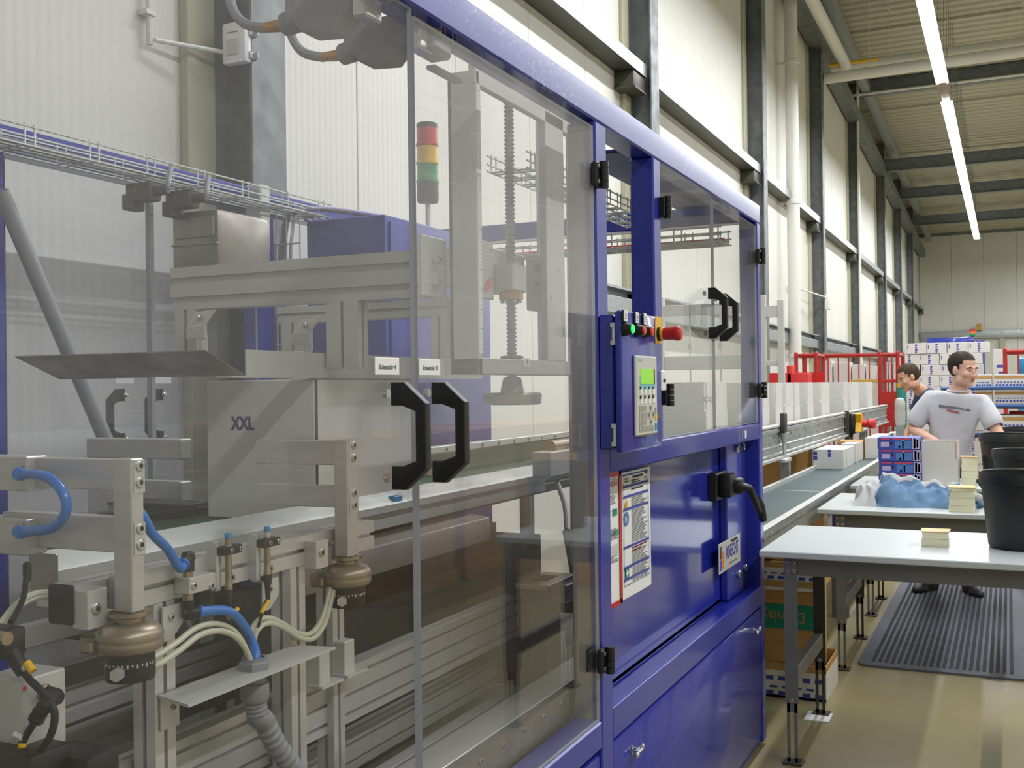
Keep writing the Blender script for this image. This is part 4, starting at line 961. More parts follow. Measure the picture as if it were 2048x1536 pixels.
# hanging legs with clamp brackets
def leg(u0, u1, y, vb, wy=.045, lab=None):
    x0, x1 = ony(u0, 650, y).x, ony(u1, 650, y).x; z0 = ony((u0+u1)/2, vb, y).z
    b = B(); b.prism(off(tslot(x1-x0, wy, 1, 1), (x0+x1)/2, y+wy/2), 'z', z0, zb); return obj('hanging_leg', b, 'alu_matt', t)
leg(350, 392, GY, 702)
x0 = ony(650, 650, GY).x; leg(652, 716, GY, 735)
def bracket(u, v, y):
    q = ony(u, v, y); b = B()
    M_ = Matrix.Translation(q) @ Matrix.Rotation(radians(-38), 4, 'Y') if False else Matrix.Translation(q)
    b.plate([q+Vector((-.03, 0, .022)), q+Vector((.035, -.0, .026)), q+Vector((.012, -.02, -.02)), q+Vector((-.05, -.02, -.022))], (.1, -.8, .6), .003); b.box(q.x-.05, q.x+.012, q.y-.022, q.y-.012, q.z-.05, q.z-.018); g = obj('clamp_bracket', b, 'alu_matt', t)
    b = B(); b.lathe([(.007, 0), (.007, .01), (.005, .012)], q+Vector((-.008, -.014, .004)), (.1, -.8, .6), 12); obj('bracket_screw', b, 'steel_bright', g)
    b = B(); b.cyl(q+Vector((-.004, -.008, -.04)), q+Vector((-.004, -.008, -.13)), .012, n=12); obj('rod', b, 'alu', g)
bracket(412, 640, GY-.01); bracket(621, 655, GY+.25)
# second, deeper cross beam and its legs
Y2 = 2.62
xa, xb = ony(555, 625, Y2).x, ony(895, 625, Y2).x; zt2, zb3 = ony(700, 607, Y2).z, ony(700, 640, Y2).z
t2 = thing('rear_cross_beam', 'slim slotted aluminium cross beam behind the wide one', 'beam', (-1.8, Y2, zb3))
b = B(); b.prism(off(tslot(.05, zt2-zb3, 1, 1), Y2+.025, (zt2+zb3)/2), 'x', xa, xb); obj('beam_profile', b, 'alu_matt', t2)
for u0, u1, vb in ((563, 607, 702), (862, 893, 718)):
    x0, x1 = ony(u0, 650, Y2).x, ony(u1, 650, Y2).x
    b = B(); b.prism(off(tslot(x1-x0, .045, 1, 1), (x0+x1)/2, Y2+.0225), 'z', ony(u0, vb, Y2).z, zb3); obj('hanging_leg', b, 'alu_matt', t2)
# ---- lift frame with ruler, ball screw, nut and hand wheel
LX = -1.20
yL = onx(953, 300, LX).y; xL = ony(896, 300, yL).x; yR = onx(1130, 500, LX).y
t = thing('lift_frame', 'aluminium lifting frame with threaded spindle, ruler and hand wheel', 'lifting frame', (LX, 2.8, 1.63))
ztop = 2.398; zbt = onx(953, 715, LX).z; zbb = onx(953, 748, LX).z; zwt = onx(1000, 190, LX).z
b = B(); b.box(xL, LX, yL, yL+.02, zbb, ztop, .002); b.box(xL, xL+.012, yL, yL+.075, zbb, ztop, .002); obj('left_column', b, 'alu_matt', t)
b = B(); b.box(LX-.02, LX, yL-.002, 3.25, onx(955, 168, LX).z, 2.48, .002); obj('head_plate', b, 'alu_matt', t)
y1 = onx(1092, 400, LX).y; y2_ = onx(1128, 400, LX).y
b = B(); b.box(LX-.02, LX, y1, y2_, zbt, ztop, .002); obj('right_column', b, 'alu_matt', t)
y3, y4 = onx(1150, 400, LX).y, onx(1188, 400, LX).y
b = B(); b.box(LX-.03, LX+.01, y3, y4, 1.05, ztop, .002); obj('outer_column', b, 'alu_matt', t)
yb = onx(1156, 730, LX).y
b = B(); b.box(LX-.10, LX, yL-.0, yb, zbb, zbt, .002); bb = obj('foot_bar', b, 'alu_plate', t)
p = onx(1054, 725, LX); b = B(); b.box(LX, LX+.0008, p.y-.022, p.y+.022, p.z-.012, p.z+.012, .0003); obj('position_label', b, 'white', bb)
text('position_digit', '8', .020, (LX+.0008, p.y, p.z), (0, 1, 0), (0, 0, 1), 'ink', bb)
b = B(); ry0 = yL+.002; ry1 = onx(961, 300, LX).y; rz0 = onx(955, 706, LX).z; rz1 = onx(955, 168, LX).z
b.box(LX, LX+.0012, ry0, ry1, rz0, rz1); rl = obj('ruler', b, 'white', t, 'white ruler strip with tick marks')
b = B(); k = 0; z = rz0+.01
while z < rz1:
    w_ = .014 if k % 5 == 0 else .005; b.poly([(LX+.0015, ry1-w_, z), (LX+.0015, ry1, z), (LX+.0015, ry1, z+.0014), (LX+.0015, ry1-w_, z+.0014)]); z += .01; k += 1
obj('ruler_ticks', b, 'ink', rl, recalc=False, kind='stuff')
SXX = -1.262; sy = onx(1021, 500, SXX).y
zs0 = onx(1021, 800, SXX).z; zs1 = onx(1021, 198, SXX).z
b = B(); pr = []; z = zs0; 
while z < zs1-.012:
    pr += [(.0105, z-zs0), (.0145, z-zs0+.003), (.0145, z-zs0+.006), (.0105, z-zs0+.009)]; z += .0115
b.lathe(pr, (SXX, sy, zs0), (0, 0, 1), 16); sp = obj('spindle', b, 'steel', t, 'threaded steel spindle')
gy = onx(1082, 400, -1.25).y
b = B(); b.cyl((-1.25, gy, zbt), (-1.25, gy, ztop), .014, n=16); obj('guide_rod', b, 'steel_bright', t)
# nut block, brass flange, slider block
def bx3(nm, uL, uC, uR, vT, vB, X, m, par, bev=.003):
    yc = onx(uC, (vT+vB)/2, X).y; yr = onx(uR, (vT+vB)/2, X).y; xl_ = ony(uL, (vT+vB)/2, yc).x
    b = B(); b.box(xl_, X, yc, yr, onx(uC, vB, X).z, onx(uC, vT, X).z, bev); return obj(nm, b, m, par), (xl_, yc, yr)
nb, d_ = bx3('nut_block', 989, 1026, 1053, 526, 580, -1.225, 'alu_plate', t)
zf = onx(1026, 580, -1.225).z
b = B(); b.lathe([(.034, 0), (.034, .020)], (SXX, sy, zf), (0, 0, -1), 24); obj('brass_flange', b, 'brass', nb)
for k in range(6):
    a = k*pi/3+.3; b = B(); b.bolt((SXX+.025*cos(a), sy+.025*sin(a), zf-.020), (0, 0, -1), .006, .010); obj('flange_screw', b, 'steel_bright', nb)
sb, d2 = bx3('slider_block', 1052, 1095, 1122, 515, 619, -1.205, 'alu_plate', t)
for u, v, r in ((1073, 535, .011), (1073, 566, .006)):
    q = ony(u, v, d2[1]-.0005); b = B(); b.lathe([(r, 0), (r*.9, .001)], q, (0, -1, 0), 16); obj('bore', b, 'sheet_dark', sb)
for v in (541, 594):
    q = onx(1113 if v < 560 else 1099, v, -1.205); b = B(); b.bolt(q, (1, 0, 0), .006, .005); obj('cap_screw', b, 'steel_bright', sb)
cp0 = onx(960, 478, -1.27); cp1 = onx(988, 600, -1.27)
b = B(); b.box(-1.285, -1.27, cp0.y, cp1.y, cp1.z, cp0.z, .002); cpl = obj('carriage_plate', b, 'alu_matt', t)
for v, u in ((500, 983), (550, 961)):
    q = onx(u, v, -1.27); b = B(); b.bolt(q, (1, 0, 0), .006, .003); obj('cap_screw', b, 'steel_bright', cpl)
q0 = onx(960, 592, -1.269); q1 = onx(984, 560, -1.269); d = (q1-q0); n_ = Vector((1, 0, 0)); sd = n_.cross(d).normalized()
b = B(); b.plate([q0, q0+d*.45+sd*.004, q0+d*.45+sd*.011, q0+d*.8+sd*.013, q1+sd*.006, q0+d*.9, q1-sd*.006, q0+d*.8-sd*.013, q0+d*.45-sd*.011, q0+d*.45-sd*.004], (1, 0, 0), .0008); obj('red_arrow', b, 'red_lens', cpl, 'red arrow sticker')
b = B(); b.box(-1.42, -1.285, cp0.y+.03, d2[1]+.02, zf+.01, zf+.12, .003); obj('carriage_bar', b, 'alu_matt', t)
b = B(); b.lathe([(.020, 0), (.032, .006), (.032, .012), (.020, .014)], (SXX, sy, zbt), (0, 0, 1), 18); obj('bearing_collar', b, 'dark_grey', t)
zw = onx(1023, 798, SXX).z; wr = .083
b = B(); b.lathe([(.013, 0), (.013, zbb-zw)], (SXX, sy, zw), (0, 0, 1), 14); obj('wheel_shaft', b, 'bronze', t)
b = B(); b.lathe([(.024, .060), (.026, .055), (.034, .018), (.034, .016), (wr*.55, .014), (wr*.92, .018), (wr, .012), (wr*.98, -.012), (wr*.9, -.016), (wr*.5, -.012), (.02, -.016)], (SXX, sy, zw), (0, 0, 1), 36); obj('hand_wheel', b, 'sheet_dark', t)
# ---- far gripper, mirrored on the other side
RY = 2.42
t = thing('rear_pusher', 'aluminium pusher block on the far side, left of the carton', 'pusher', (-2.4, RY, 1.25))
xa, xb = ony(172, 900, RY).x, ony(360, 900, RY).x
b = B(); b.box(xa, xb, RY, RY+.05, ony(300, 918, RY).z, ony(300, 878, RY).z, .003); obj('upper_arm', b, 'alu_matt', t)
b = B(); b.box(ony(213, 990, RY).x, xb, RY, RY+.05, ony(300, 1010, RY).z, ony(300, 962, RY).z, .003); obj('lower_arm', b, 'alu_matt', t)
b = B(); b.box(xa, ony(212, 990, RY).x, RY+.002, RY+.055, ony(190, 1030, RY).z, ony(190, 917, RY).z, .003); obj('upright_bar', b, 'alu_matt', t)
b = B(); b.box(-2.95+.6, -2.1, RY+.0, RY+.06, 1.19, ony(300, 1024, RY).z, .004); b.box(xa-.05, xb, RY-.03, RY+.02, ony(190, 1043, RY).z, ony(190, 1028, RY).z); obj('carriage', b, 'dark_grey', t)
b = B(); q = ony(300, 1018, RY-.03); b.lathe([(.012, 0), (.016, .02), (.016, .05), (.01, .06)], q, (1, 0, 0), 12); b.tube([q, q+Vector((-.10, 0, -.01)), q+Vector((-.2, 0, -.02))], .005, 6); obj('rod_joint', b, 'steel', t)
b = B(); b.box(-2.12, -2.05, 1.9, 2.5, 1.0, 1.25, .004); obj('support', b, 'dark_grey', t)
# dark cross channel feeding under the carton
b = B(); b.box(-2.30, -2.03, 2.30, 2.36, 1.20, 1.285, .003); b.box(-2.30, -2.03, 2.26, 2.36, 1.285, 1.292, .001)
top('cross_channel', b, 'dark_grey', 'dark steel cross channel left of the big white carton', 'channel', (-2.2, 2.33, 1.2))
# slotted side profiles of the conveyor bed, seen low at the left
t = thing('bed_profiles', 'slotted aluminium side profiles low behind the nearest pusher', 'profile', (-1.82, 2.2, .8))
for z0, z1, n_ in ((onx(265, 1400, -1.8).z, onx(265, 1345, -1.8).z, 1), (onx(265, 1480, -1.8).z, onx(265, 1412, -1.8).z, 1)):
    b = B(); b.prism(off(tslot(.045, z1-z0, 1, n_, .016), -1.8225, (z0+z1)/2), 'y', .95, 3.35); obj('slotted_profile', b, 'alu', t)
zb_ = onx(160, 1270, -2.0).z
b = B(); b.box(-2.04, -2.0, .95, 2.2, zb_, zb_+.05, .003); obj('cross_rail', b, 'alu_matt', t)
for y in (1.55, 3.2):
    b = B(); b.box(-1.85, -1.80, y, y+.05, .626, onx(265, 1480, -1.8).z, .002); obj('profile_foot', b, 'alu_matt', t)
    b = B(); b.box(-2.0, -1.84, y, y+.05, .90, .94, .002); obj('profile_tie', b, 'alu_matt', t)
b = B(); b.box(-2.04, -2.0, 1.55, 1.60, .626, zb_, .002); obj('profile_foot', b, 'alu_matt', t)
# small blue sensor lying on the guide rail
q = onx(792, 1000, -1.56)
t = thing('rail_sensor', 'tiny blue sensor block on the guide rail under the door handle', 'sensor', (-1.57, q.y, 1.31))
b = B(); b.box(-1.578, -1.555, q.y-.015, q.y+.03, q.z-.010, q.z+.012, .003); obj('sensor_body', b, 'blue_cap', t)
b = B(); b.tube([(-1.565, q.y-.015, q.z-.002), (-1.56, q.y-.05, q.z-.012), (-1.565, q.y-.09, q.z-.004)], .003, 6); obj('cable', b, 'yellow', t)
# ---- lower chute sheet, brown side plate, post, gas spring, base
t = mc
b = B(); b.prism([(-1.50, 1.185), (-1.503, 1.19), (-1.62, 1.205), (-1.62, 1.20), (-1.506, 1.182), (-1.498, 1.12), (-1.495, 1.12)], 'y', 1.95, 3.045); obj('chute_sheet', b, 'sheet_dark', t)
b = B(); b.box(-1.62, -1.60, 1.95, 3.3, .72, 1.14, .002); obj('side_plate', b, 'dark_grey', t)
YP = 3.06
b = B(); b.box(-1.66, -1.335, YP, YP+.012, .66, 1.14, .002); sp_ = obj('end_plate', b, 'brown_steel' if 'brown_steel' in MATS else 'dark_grey', t)
for u, v in ((1022, 1090), (1050, 1093), (1050, 1131)):
    q = ony(u, v, YP); b = B(); b.bolt(q, (0, -1, 0), .009, .006); obj('plate_bolt', b, 'steel', sp_)
q = onx(1105, 965, -1.55)
t = thing('gas_spring', 'silver gas spring with a bent rod at the end of the guide rail', 'gas spring', (-1.45, q.y, .9))
g0, g1_, g2_, g3 = onx(1112, 960, -1.50), onx(1130, 1010, -1.45), onx(1134, 1060, -1.42), onx(1152, 1160, -1.38)
b = B(); b.tube([g0, g0+(g1_-g0)*.1, g1_, g2_], .010, 10, smooth=3); obj('bent_rod', b, 'alu_matt', t)
b = B(); b.cyl(g2_, g3, .017, n=14); b.cyl(g3, g3+(g3-g2_)*.35, .021, n=14); obj('cylinder', b, 'steel', t)
b = B(); b.box(g3.x-.05, g3.x+.03, g3.y-.04, g3.y+.04, g3.z-.11, g3.z-.03, .006); b.sphere(g3+Vector((-.02, -.03, -.05)), .02, 10); obj('base_joint', b, 'dark_grey', t)
t = thing('support_post', 'dark square steel post behind the right clear door', 'post', (-1.3, 3.2, .02))
q = onx(1077, 1250, -1.30); q2 = onx(1122, 1250, -1.30)
b = B(); b.box(-1.36, -1.30, q.y+.06, q2.y, .62, 1.0, .003); obj('post', b, 'dark_grey', t)
b = B(); b.box(-1.38, -1.27, q.y+.0, q2.y+.05, .985, 1.0, .002); b.box(-1.36, -1.25, q.y+.1, q2.y+.0, .93, .985, .003); obj('top_block', b, 'sheet_dark', t)
t = thing('rear_deflector', 'grey sheet block with blue mounting at the end of the guide rail', 'housing', (-1.5, 3.8, 1.3))
q = onx(1101, 925, -1.45); q2 = onx(1160, 925, -1.45)
b = B(); b.box(-1.52, -1.45, q.y, q2.y, onx(1101, 955, -1.45).z, onx(1101, 905, -1.45).z, .003); obj('housing', b, 'alu_matt', t)
b = B(); qq = onx(1100, 893, -1.5); b.cyl(qq, qq+Vector((0, .2, 0)), .022, n=16); b.box(qq.x-.02, qq.x+.02, qq.y+.02, qq.y+.06, qq.z-.1, qq.z); obj('roller', b, 'bronze', t)
# added dark base sheet that hides the bright floor, with an edge angle and screw heads along the door sill
t = mc
b = B(); b.box(-2.70, -1.10, .10, 4.72, .60, .625, .002); b.box(-2.69, -2.67, .1, 4.72, .625, .75); obj('added_base_sheet', b, 'base_sheet_grey' if 'base_sheet_grey' in MATS else 'dark_grey', t)
b = B(); b.prism([(-1.09, .70), (-1.09, .775), (-1.10, .775), (-1.10, .712), (-1.17, .712), (-1.17, .70)], 'y', .80, 2.69); ea = obj('edge_angle', b, 'sheet_dark', t)
for k in range(15):
    b = B(); b.bolt((-1.09, .95+.12*k, .758), (1, 0, 0), .0075, .004); obj('edge_screw', b, 'steel_bright', ea)
b = B(); b.box(-1.30, -1.20, .8, 4.6, .69, .72, .002); b.box(-1.44, -1.40, .8, 3.3, .626, .66, .002); obj('sill_profile', b, 'alu', t)
# ---- rear: control cabinet with signal tower, trays, switches
t = thing('control_cabinet', 'tall blue control cabinet behind the gantry', 'cabinet', (-2.5, 4.3, .0))
b = B(); b.box(-2.69, -2.30, 3.735, 4.70, .10, 2.315, .01); obj('cabinet_body', b, 'blue_cabinet', t)
b = B(); b.box(-2.302, -2.288, 3.76, 4.68, .15, 2.29, .006); obj('cabinet_door', b, 'blue_cabinet', t)
b = B(); b.box(-2.69, -2.30, 3.735, 4.70, 0, .10); obj('cabinet_plinth', b, 'dark_grey', t)
x, y = -2.5, 4.45; zq = ony(827, 408, y).z; zt = ony(827, 257, y).z; H = zt-zq; r = .055
t = thing('signal_tower', 'signal tower with red, yellow and green lamps on the blue cabinet', 'signal light', (x, y, zq))
b = B(); b.cyl((x, y, 2.31), (x, y, zq), .012, n=12); b.lathe([(.05, 0), (.05, .01), (.03, .02)], (x, y, 2.315), (0, 0, 1), 20); obj('pole', b, 'alu_matt', t)
q = ony(827, 330, y); r = (ony(847, 330, y)-ony(807, 330, y)).length/2*.93
b = B(); b.lathe([(r*.94, 0), (r, .01), (r, H*.26)], (x, y, zq), (0, 0, 1), 24); obj('tower_base', b, 'dark_grey', t)
for i, m in enumerate(('green_lens', 'yellow_lens', 'red_lens')):
    z0 = zq+H*(.26+.24*i); b = B(); b.lathe([(r*1.05, 0), (r*1.05, .012), (r*.97, .014), (r*.95, H*.235)], (x, y, z0), (0, 0, 1), 24); obj('lamp_lens', b, m, t, ('green', 'yellow', 'red')[i]+' lens')
b = B(); b.lathe([(r*.97, 0), (r*.97, .02), (r*.9, .024)], (x, y, zq+H*.975), (0, 0, 1), 24); obj('tower_cap', b, 'dark_grey', t)
# wire mesh cable trays
def mesh_tray(name, lab, x0, x1, y0, y1, z0, h, along='y', n_long=5, step=.1, cables=()):
    t = thing(name, lab, 'cable tray', ((x0+x1)/2, (y0+y1)/2, z0)); r = .0035
    if along == 'y':
        lines = [((x0, z0), ), ]
        for (xx, zz) in [(x0, z0+h), (x0, z0+h*.45), (x0, z0)] + [(x0+(x1-x0)*k/n_long, z0) for k in range(1, n_long)] + [(x1, z0), (x1, z0+h*.45), (x1, z0+h)]:
            b = B(); b.cyl((xx, y0, zz), (xx, y1, zz), r, n=6); obj('long_wire', b, 'galv_bright', t)
        y = y0+.03; first = None
        while y < y1:
            for dy in (0, .035):
                if first is None:
                    b = B(); b.tube([(x0, y, z0+h+.008), (x0, y, z0), (x1, y, z0), (x1, y, z0+h+.008)], r, 6, smooth=0); first = obj('hoop_wire', b, 'galv_bright', t); fy = y
                else:
                    c = first.copy(); COL.objects.link(c); c.location = (0, y+dy-fy, 0)
            y += step
        for k, (xx, m) in enumerate(cables):
            b = B(); b.tube([(xx, y0, z0+.012), (xx+.01, (y0+y1)*.4, z0+.014), (xx-.012, (y0+y1)*.6, z0+.012), (xx, y1, z0+.013)], .0055, 6); obj('cable', b, m, t)
    else:
        for (yy, zz) in [(y0, z0+h), (y0, z0+h*.45), (y0, z0)] + [(y0+(y1-y0)*k/n_long, z0) for k in range(1, n_long)] + [(y1, z0), (y1, z0+h*.45), (y1, z0+h)]:
            b = B(); b.cyl((x0, yy, zz), (x1, yy, zz), r, n=6); obj('long_wire', b, 'galv_bright', t)
        x = x0+.03; first = None
        while x < x1:
            for dx in (0, .035):
                if first is None:
                    b = B(); b.tube([(x, y0, z0+h+.008), (x, y0, z0), (x, y1, z0), (x, y1, z0+h+.008)], r, 6, smooth=0); first = obj('hoop_wire', b, 'galv_bright', t); fx = x
                else:
                    c = first.copy(); COL.objects.link(c); c.location = (x+dx-fx, 0, 0)
            x += step
        for k, (yy, m) in enumerate(cables):
            b = B(); b.tube([(x0, yy, z0+.012), ((x0+x1)/2, yy+.01, z0+.013), (x1, yy, z0+.012)], .0055, 6); obj('cable', b, m, t)
    return t
mt = mesh_tray('wire_cable_tray', 'long wire mesh cable tray under the rear blue beam', -2.69, -2.55, 1.2, 3.72, 2.315, .055, 'y', 4, .24, ((-2.64, 'conduit'), (-2.61, 'conduit'), (-2.59, 'grey_plastic')))
mesh_tray('wire_cable_tray', 'wire mesh cable tray crossing the machine behind the lifting frame', -2.30, -1.10, 4.50, 4.68, 2.215, .06, 'x', 4, .16, ((4.55, 'red_lens'), (4.6, 'conduit'), (4.64, 'grey_plastic')))
mesh_tray('wire_cable_tray', 'short wire mesh cable tray seen in the gap beside the operator box', -1.52, -1.38, 3.1, 4.5, 2.30, .05, 'y', 3, .12, ())
# vertical tray with cables beside the cabinet
t = thing('vertical_cable_tray', 'upright wire tray with grey and pink cables in front of the blue rear post', 'cable tray', (-2.62, 3.55, 1.5))
YV = 3.52
for u in (553, 573, 583, 600):
    q = ony(u, 470, YV); b = B(); b.cyl((q.x, YV, 1.35), (q.x, YV, 2.31), .0035, n=6); obj('long_wire', b, 'galv_bright', t)
for v in (425, 490, 560, 630, 690):
    a, c = ony(551, v, YV), ony(601, v, YV); b = B(); b.cyl(a, (c.x, YV, a.z), .0035, n=6); obj('hoop_wire', b, 'galv_bright', t)
for u, m, r in ((560, 'conduit', .008), (566, 'grey_plastic', .008), (579, 'pad_mauve', .007)):
    q = ony(u, 500, YV+.02); b = B(); b.tube([(q.x, YV+.02, 1.35), (q.x, YV+.02, 1.8), (q.x+.01, YV+.02, 2.2), (q.x+.06, YV+.05, 2.33), (q.x+.2, YV+.3, 2.34), (q.x+.25, YV+.7, 2.335)], r, 8); obj('cable', b, m, t)
# safety switches : rear doors (two) and front doors (two)
def switch(lab, q, s, cable, mat='switch_grey', flip=1):
    t = thing('safety_switch', lab, 'switch', q, 'door safety switches'); q = Vector(q)
    b = B(); b.box(q.x-.045*s, q.x+.035*s, q.y-.022*s, q.y+.022*s, q.z-.028*s, q.z+.018*s, .006*s); b.box(q.x-.055*s, q.x-.02*s, q.y-.024*s, q.y+.022*s, q.z-.048*s, q.z-.008*s, .005*s); bd = obj('switch_body', b, mat, t)
    b = B(); b.lathe([(.012*s, 0), (.014*s, .02*s), (.010*s, .045*s)], (q.x+.03*s, q.y, q.z-.004*s), (1, 0, 0), 12); obj('cable_entry', b, mat, t)
    b = B(); b.tube([q+Vector((.07*s, 0, -.004*s))]+[q+Vector(c)*s for c in cable], .0065*s, 8); obj('cable', b, 'conduit', t)
    b = B(); b.bolt((q.x-.01*s, q.y-.022*s, q.z-.002), (0, -1, 0), .005*s, .003); obj('screw', b, 'brass', t)
    return t
YS = 2.62
switch('left grey safety switch hanging under the rear beam', onx(290, 381, -2.62), 1.35, ((.075, .0, .01), (.055, .03, .05), (.03, .06, .07)))
switch('right grey safety switch hanging under the rear beam', onx(368, 396, -2.62), 1.35, ((.075, .0, .01), (.055, .03, .05), (.03, .06, .07)))
def big_switch(lab, q, m, flip):
    t = thing('door_switch', lab, 'switch', q, 'front door switches'); q = Vector(q)
    b = B(); b.box(q.x-.16, q.x-.01, q.y-.03, q.y+.03, q.z-.02, q.z+.045, .006)
    b.prism([(q.x-.14, q.z-.018), (q.x-.03, q.z-.018), (q.x-.055, q.z-.045), (q.x-.12, q.z-.04)], 'y', q.y-.028, q.y+.028); bd = obj('switch_body', b, m, t)
    b = B(); b.lathe([(.022, 0), (.022, .03), (.016, .036)], (q.x-.15, q.y, q.z-.005), (-1, 0, -.12), 12); obj('cable_gland', b, m, t)
    b = B(); b.lathe([(.011, .0), (.012, .01), (.009, .05)], (q.x-.185, q.y, q.z-.009), (-1, 0, .05), 10); obj('sealing_plug', b, 'brass', t)
    b = B(); b.tube([(q.x-.225, q.y, q.z-.008), (q.x-.28, q.y, q.z+.012), (q.x-.31, q.y, q.z+.06), (q.x-.31, q.y, q.z+.14)], .010, 8); obj('cable', b, 'conduit', t)
    b = B(); b.tube([(q.x, q.y-.01, q.z+.03), (q.x+.03, q.y-.01, q.z+.03), (q.x+.03, q.y+.04, q.z+.02)], .009, 8, smooth=3); b.box(q.x-.012, q.x+.02, q.y-.028, q.y+.028, q.z-.03, q.z+.05, .004); obj('actuator', b, 'steel_bright', t)
    return t
big_switch('nearer grey door switch at the top of the left clear door', onx(730, 10, -1.06), 'conduit', 1)
big_switch('second grey door switch at the top between the two clear doors', onx(836, 75, -1.06), 'grey_plastic', 1)
q = onx(870, 95, -1.05)
t = thing('switch_tongue', 'small metal latch tongue bracket at the top of the right clear door', 'latch', q)
b = B(); b.box(q.x-.03, q.x+.02, q.y-.04, q.y+.035, q.z-.02, q.z+.03, .005); b.box(q.x-.04, q.x-.02, q.y+.035, q.y+.16, q.z-.03, q.z-.022); obj('latch_body', b, 'grey_plastic', t)
for dy in (-.02, .03):
    b = B(); b.bolt((q.x+.02, q.y+dy, q.z+.02), (1, 0, 0), .010, .010); obj('latch_screw', b, 'steel_bright', t)
# tinted drive hood standing by the rear column
XH = -2.66; a, c = ony(341, 425, 2.95), ony(437, 532, 2.95)
t = thing('drive_hood', 'grey metal drive hood beside the galvanised column', 'hood', (a.x+.1, 3.0, c.z))
b = B(); b.box(a.x, c.x, 2.95, 3.25, c.z-.05, a.z, .02); obj('hood_shell', b, 'sheet_dark', t)
b = B(); b.box(a.x+.02, c.x-.015, 2.944, 2.952, a.z-.10, a.z-.025, .004); b.box(a.x+.01, c.x, 2.94, 2.955, a.z-.125, a.z-.118); obj('hood_window', b, 'sheet_dark', t)
b = B(); q = ony(525, 440, 3.42); b.box(q.x-.04, q.x+.04, 3.36, 3.42, q.z-.12, q.z+.13, .005); obj('side_box', b, 'galv_bright', t)
b = B(); b.lathe([(.03, 0), (.03, .03), (.02, .04)], (q.x, 3.36, q.z-.17), (0, -1, 0), 14); obj('coupling', b, 'steel', t)
# ================================================================== tables, belt and goods to the right
# lower take-away belt
t = thing('takeaway_belt', 'low dark belt conveyor running along the packing tables', 'conveyor', (-1.22, 8, 0))
def sg(nm, x0, x1, y0, y1, z0, z1, m, par=None, bev=.002, lab=None):
    b = B(); b.box(x0, x1, y0, y1, z0, z1, bev); return obj(nm, b, m, par or t, lab)
BZ = .915
sg('belt', -1.405, -1.055, 4.86, 13.2, BZ-.012, BZ, 'belt')
sg('belt_bed', -1.405, -1.055, 4.86, 13.2, BZ-.04, BZ-.014, 'dark_grey')
sf = sg('left_frame', -1.435, -1.407, 4.86, 13.2, BZ-.08, BZ+.028, 'alu_matt')
sg('left_lip', -1.45, -1.425, 4.86, 13.2, BZ-.02, BZ-.008, 'dark_grey')
rf = sg('right_frame', -1.053, -1.03, 4.86, 13.2, BZ-.12, BZ+.012, 'galv')
sg('right_lip', -1.06, -1.02, 4.86, 13.2, BZ+.012, BZ+.018, 'alu_matt')
for k in range(60):
    b = B(); b.bolt((-1.03, 4.95+.07*k, BZ-.03), (1, 0, 0), .010, .004); obj('rivet', b, 'steel_bright', rf)
b = B(); b.box(-1.34, -1.10, 6.98, 6.99, BZ, BZ+.001); obj('belt_mark', b, 'white', t)
q0 = onz(1605, 995, BZ); q1 = onz(1640, 996, BZ)
for y in (5.0, 7.6, 11, 13):
    for x in (-1.40, -1.07): sg('stand_leg', x-.02, x+.02, y-.02, y+.02, 0, BZ-.05, 'table_leg')
# tables
def table(lab, x0, x1, y0, y1, zt=.90, legs=None):
    t = thing('packing_table', lab, 'table', ((x0+x1)/2, (y0+y1)/2, 0), 'packing tables in a row')
    b = B(); b.box(x0, x1, y0, y1, zt-.028, zt, .004); obj('table_top', b, 'table_white', t, 'white table top')
    for y in (y0+.05, y1-.10):
        b = B(); b.prism([(y, zt-.105), (y+.004, zt-.105), (y+.004, zt-.032), (y+.04, zt-.032), (y+.04, zt-.028), (y, zt-.028)] if y < (y0+y1)/2 else [(y+.04, zt-.105), (y+.044, zt-.105), (y+.044, zt-.028), (y, zt-.028), (y, zt-.032), (y+.04, zt-.032)], 'x', x0+.10, x1-.10); ap = obj('apron', b, 'table_leg', t)
    for x in (x0+.095, x1-.085):
        for k, y in enumerate((y0+.035, y1-.11)):
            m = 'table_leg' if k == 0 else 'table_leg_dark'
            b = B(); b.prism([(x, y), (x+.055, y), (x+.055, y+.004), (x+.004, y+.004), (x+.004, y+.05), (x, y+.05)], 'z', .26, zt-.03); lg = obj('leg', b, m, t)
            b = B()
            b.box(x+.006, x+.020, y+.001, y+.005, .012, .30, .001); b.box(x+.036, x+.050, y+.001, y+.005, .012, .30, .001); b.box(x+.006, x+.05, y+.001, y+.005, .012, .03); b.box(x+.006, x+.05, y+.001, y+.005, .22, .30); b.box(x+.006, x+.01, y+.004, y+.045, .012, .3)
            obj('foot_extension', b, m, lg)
            b = B(); b.box(x-.012, x+.068, y-.012, y+.06, .0, .012, .003); obj('foot', b, 'table_leg_dark', lg)
            for zz, xx in ((.27, .028), (zt-.05, .014), (zt-.05, .04), (zt-.085, .014), (zt-.085, .04)):
                b = B(); b.bolt((x+xx, y, zz), (0, -1, 0), .008, .005); obj('leg_screw', b, 'steel_bright', lg)
        b = B(); b.box(x+.004, x+.044, y0+.085, y1-.11, .33, .40, .003); obj('side_stretcher', b, 'table_leg', t)
    return t
T1 = table('nearest white packing table on grey legs', -.965, .19, 4.525, 5.40)
T2 = table('second white packing table, with the blue fleece jacket', -.985, .19, 6.14, 7.08)
T3 = table('third white packing table, with the open white box and blue packs', -1.0, .19, 7.64, 8.42)
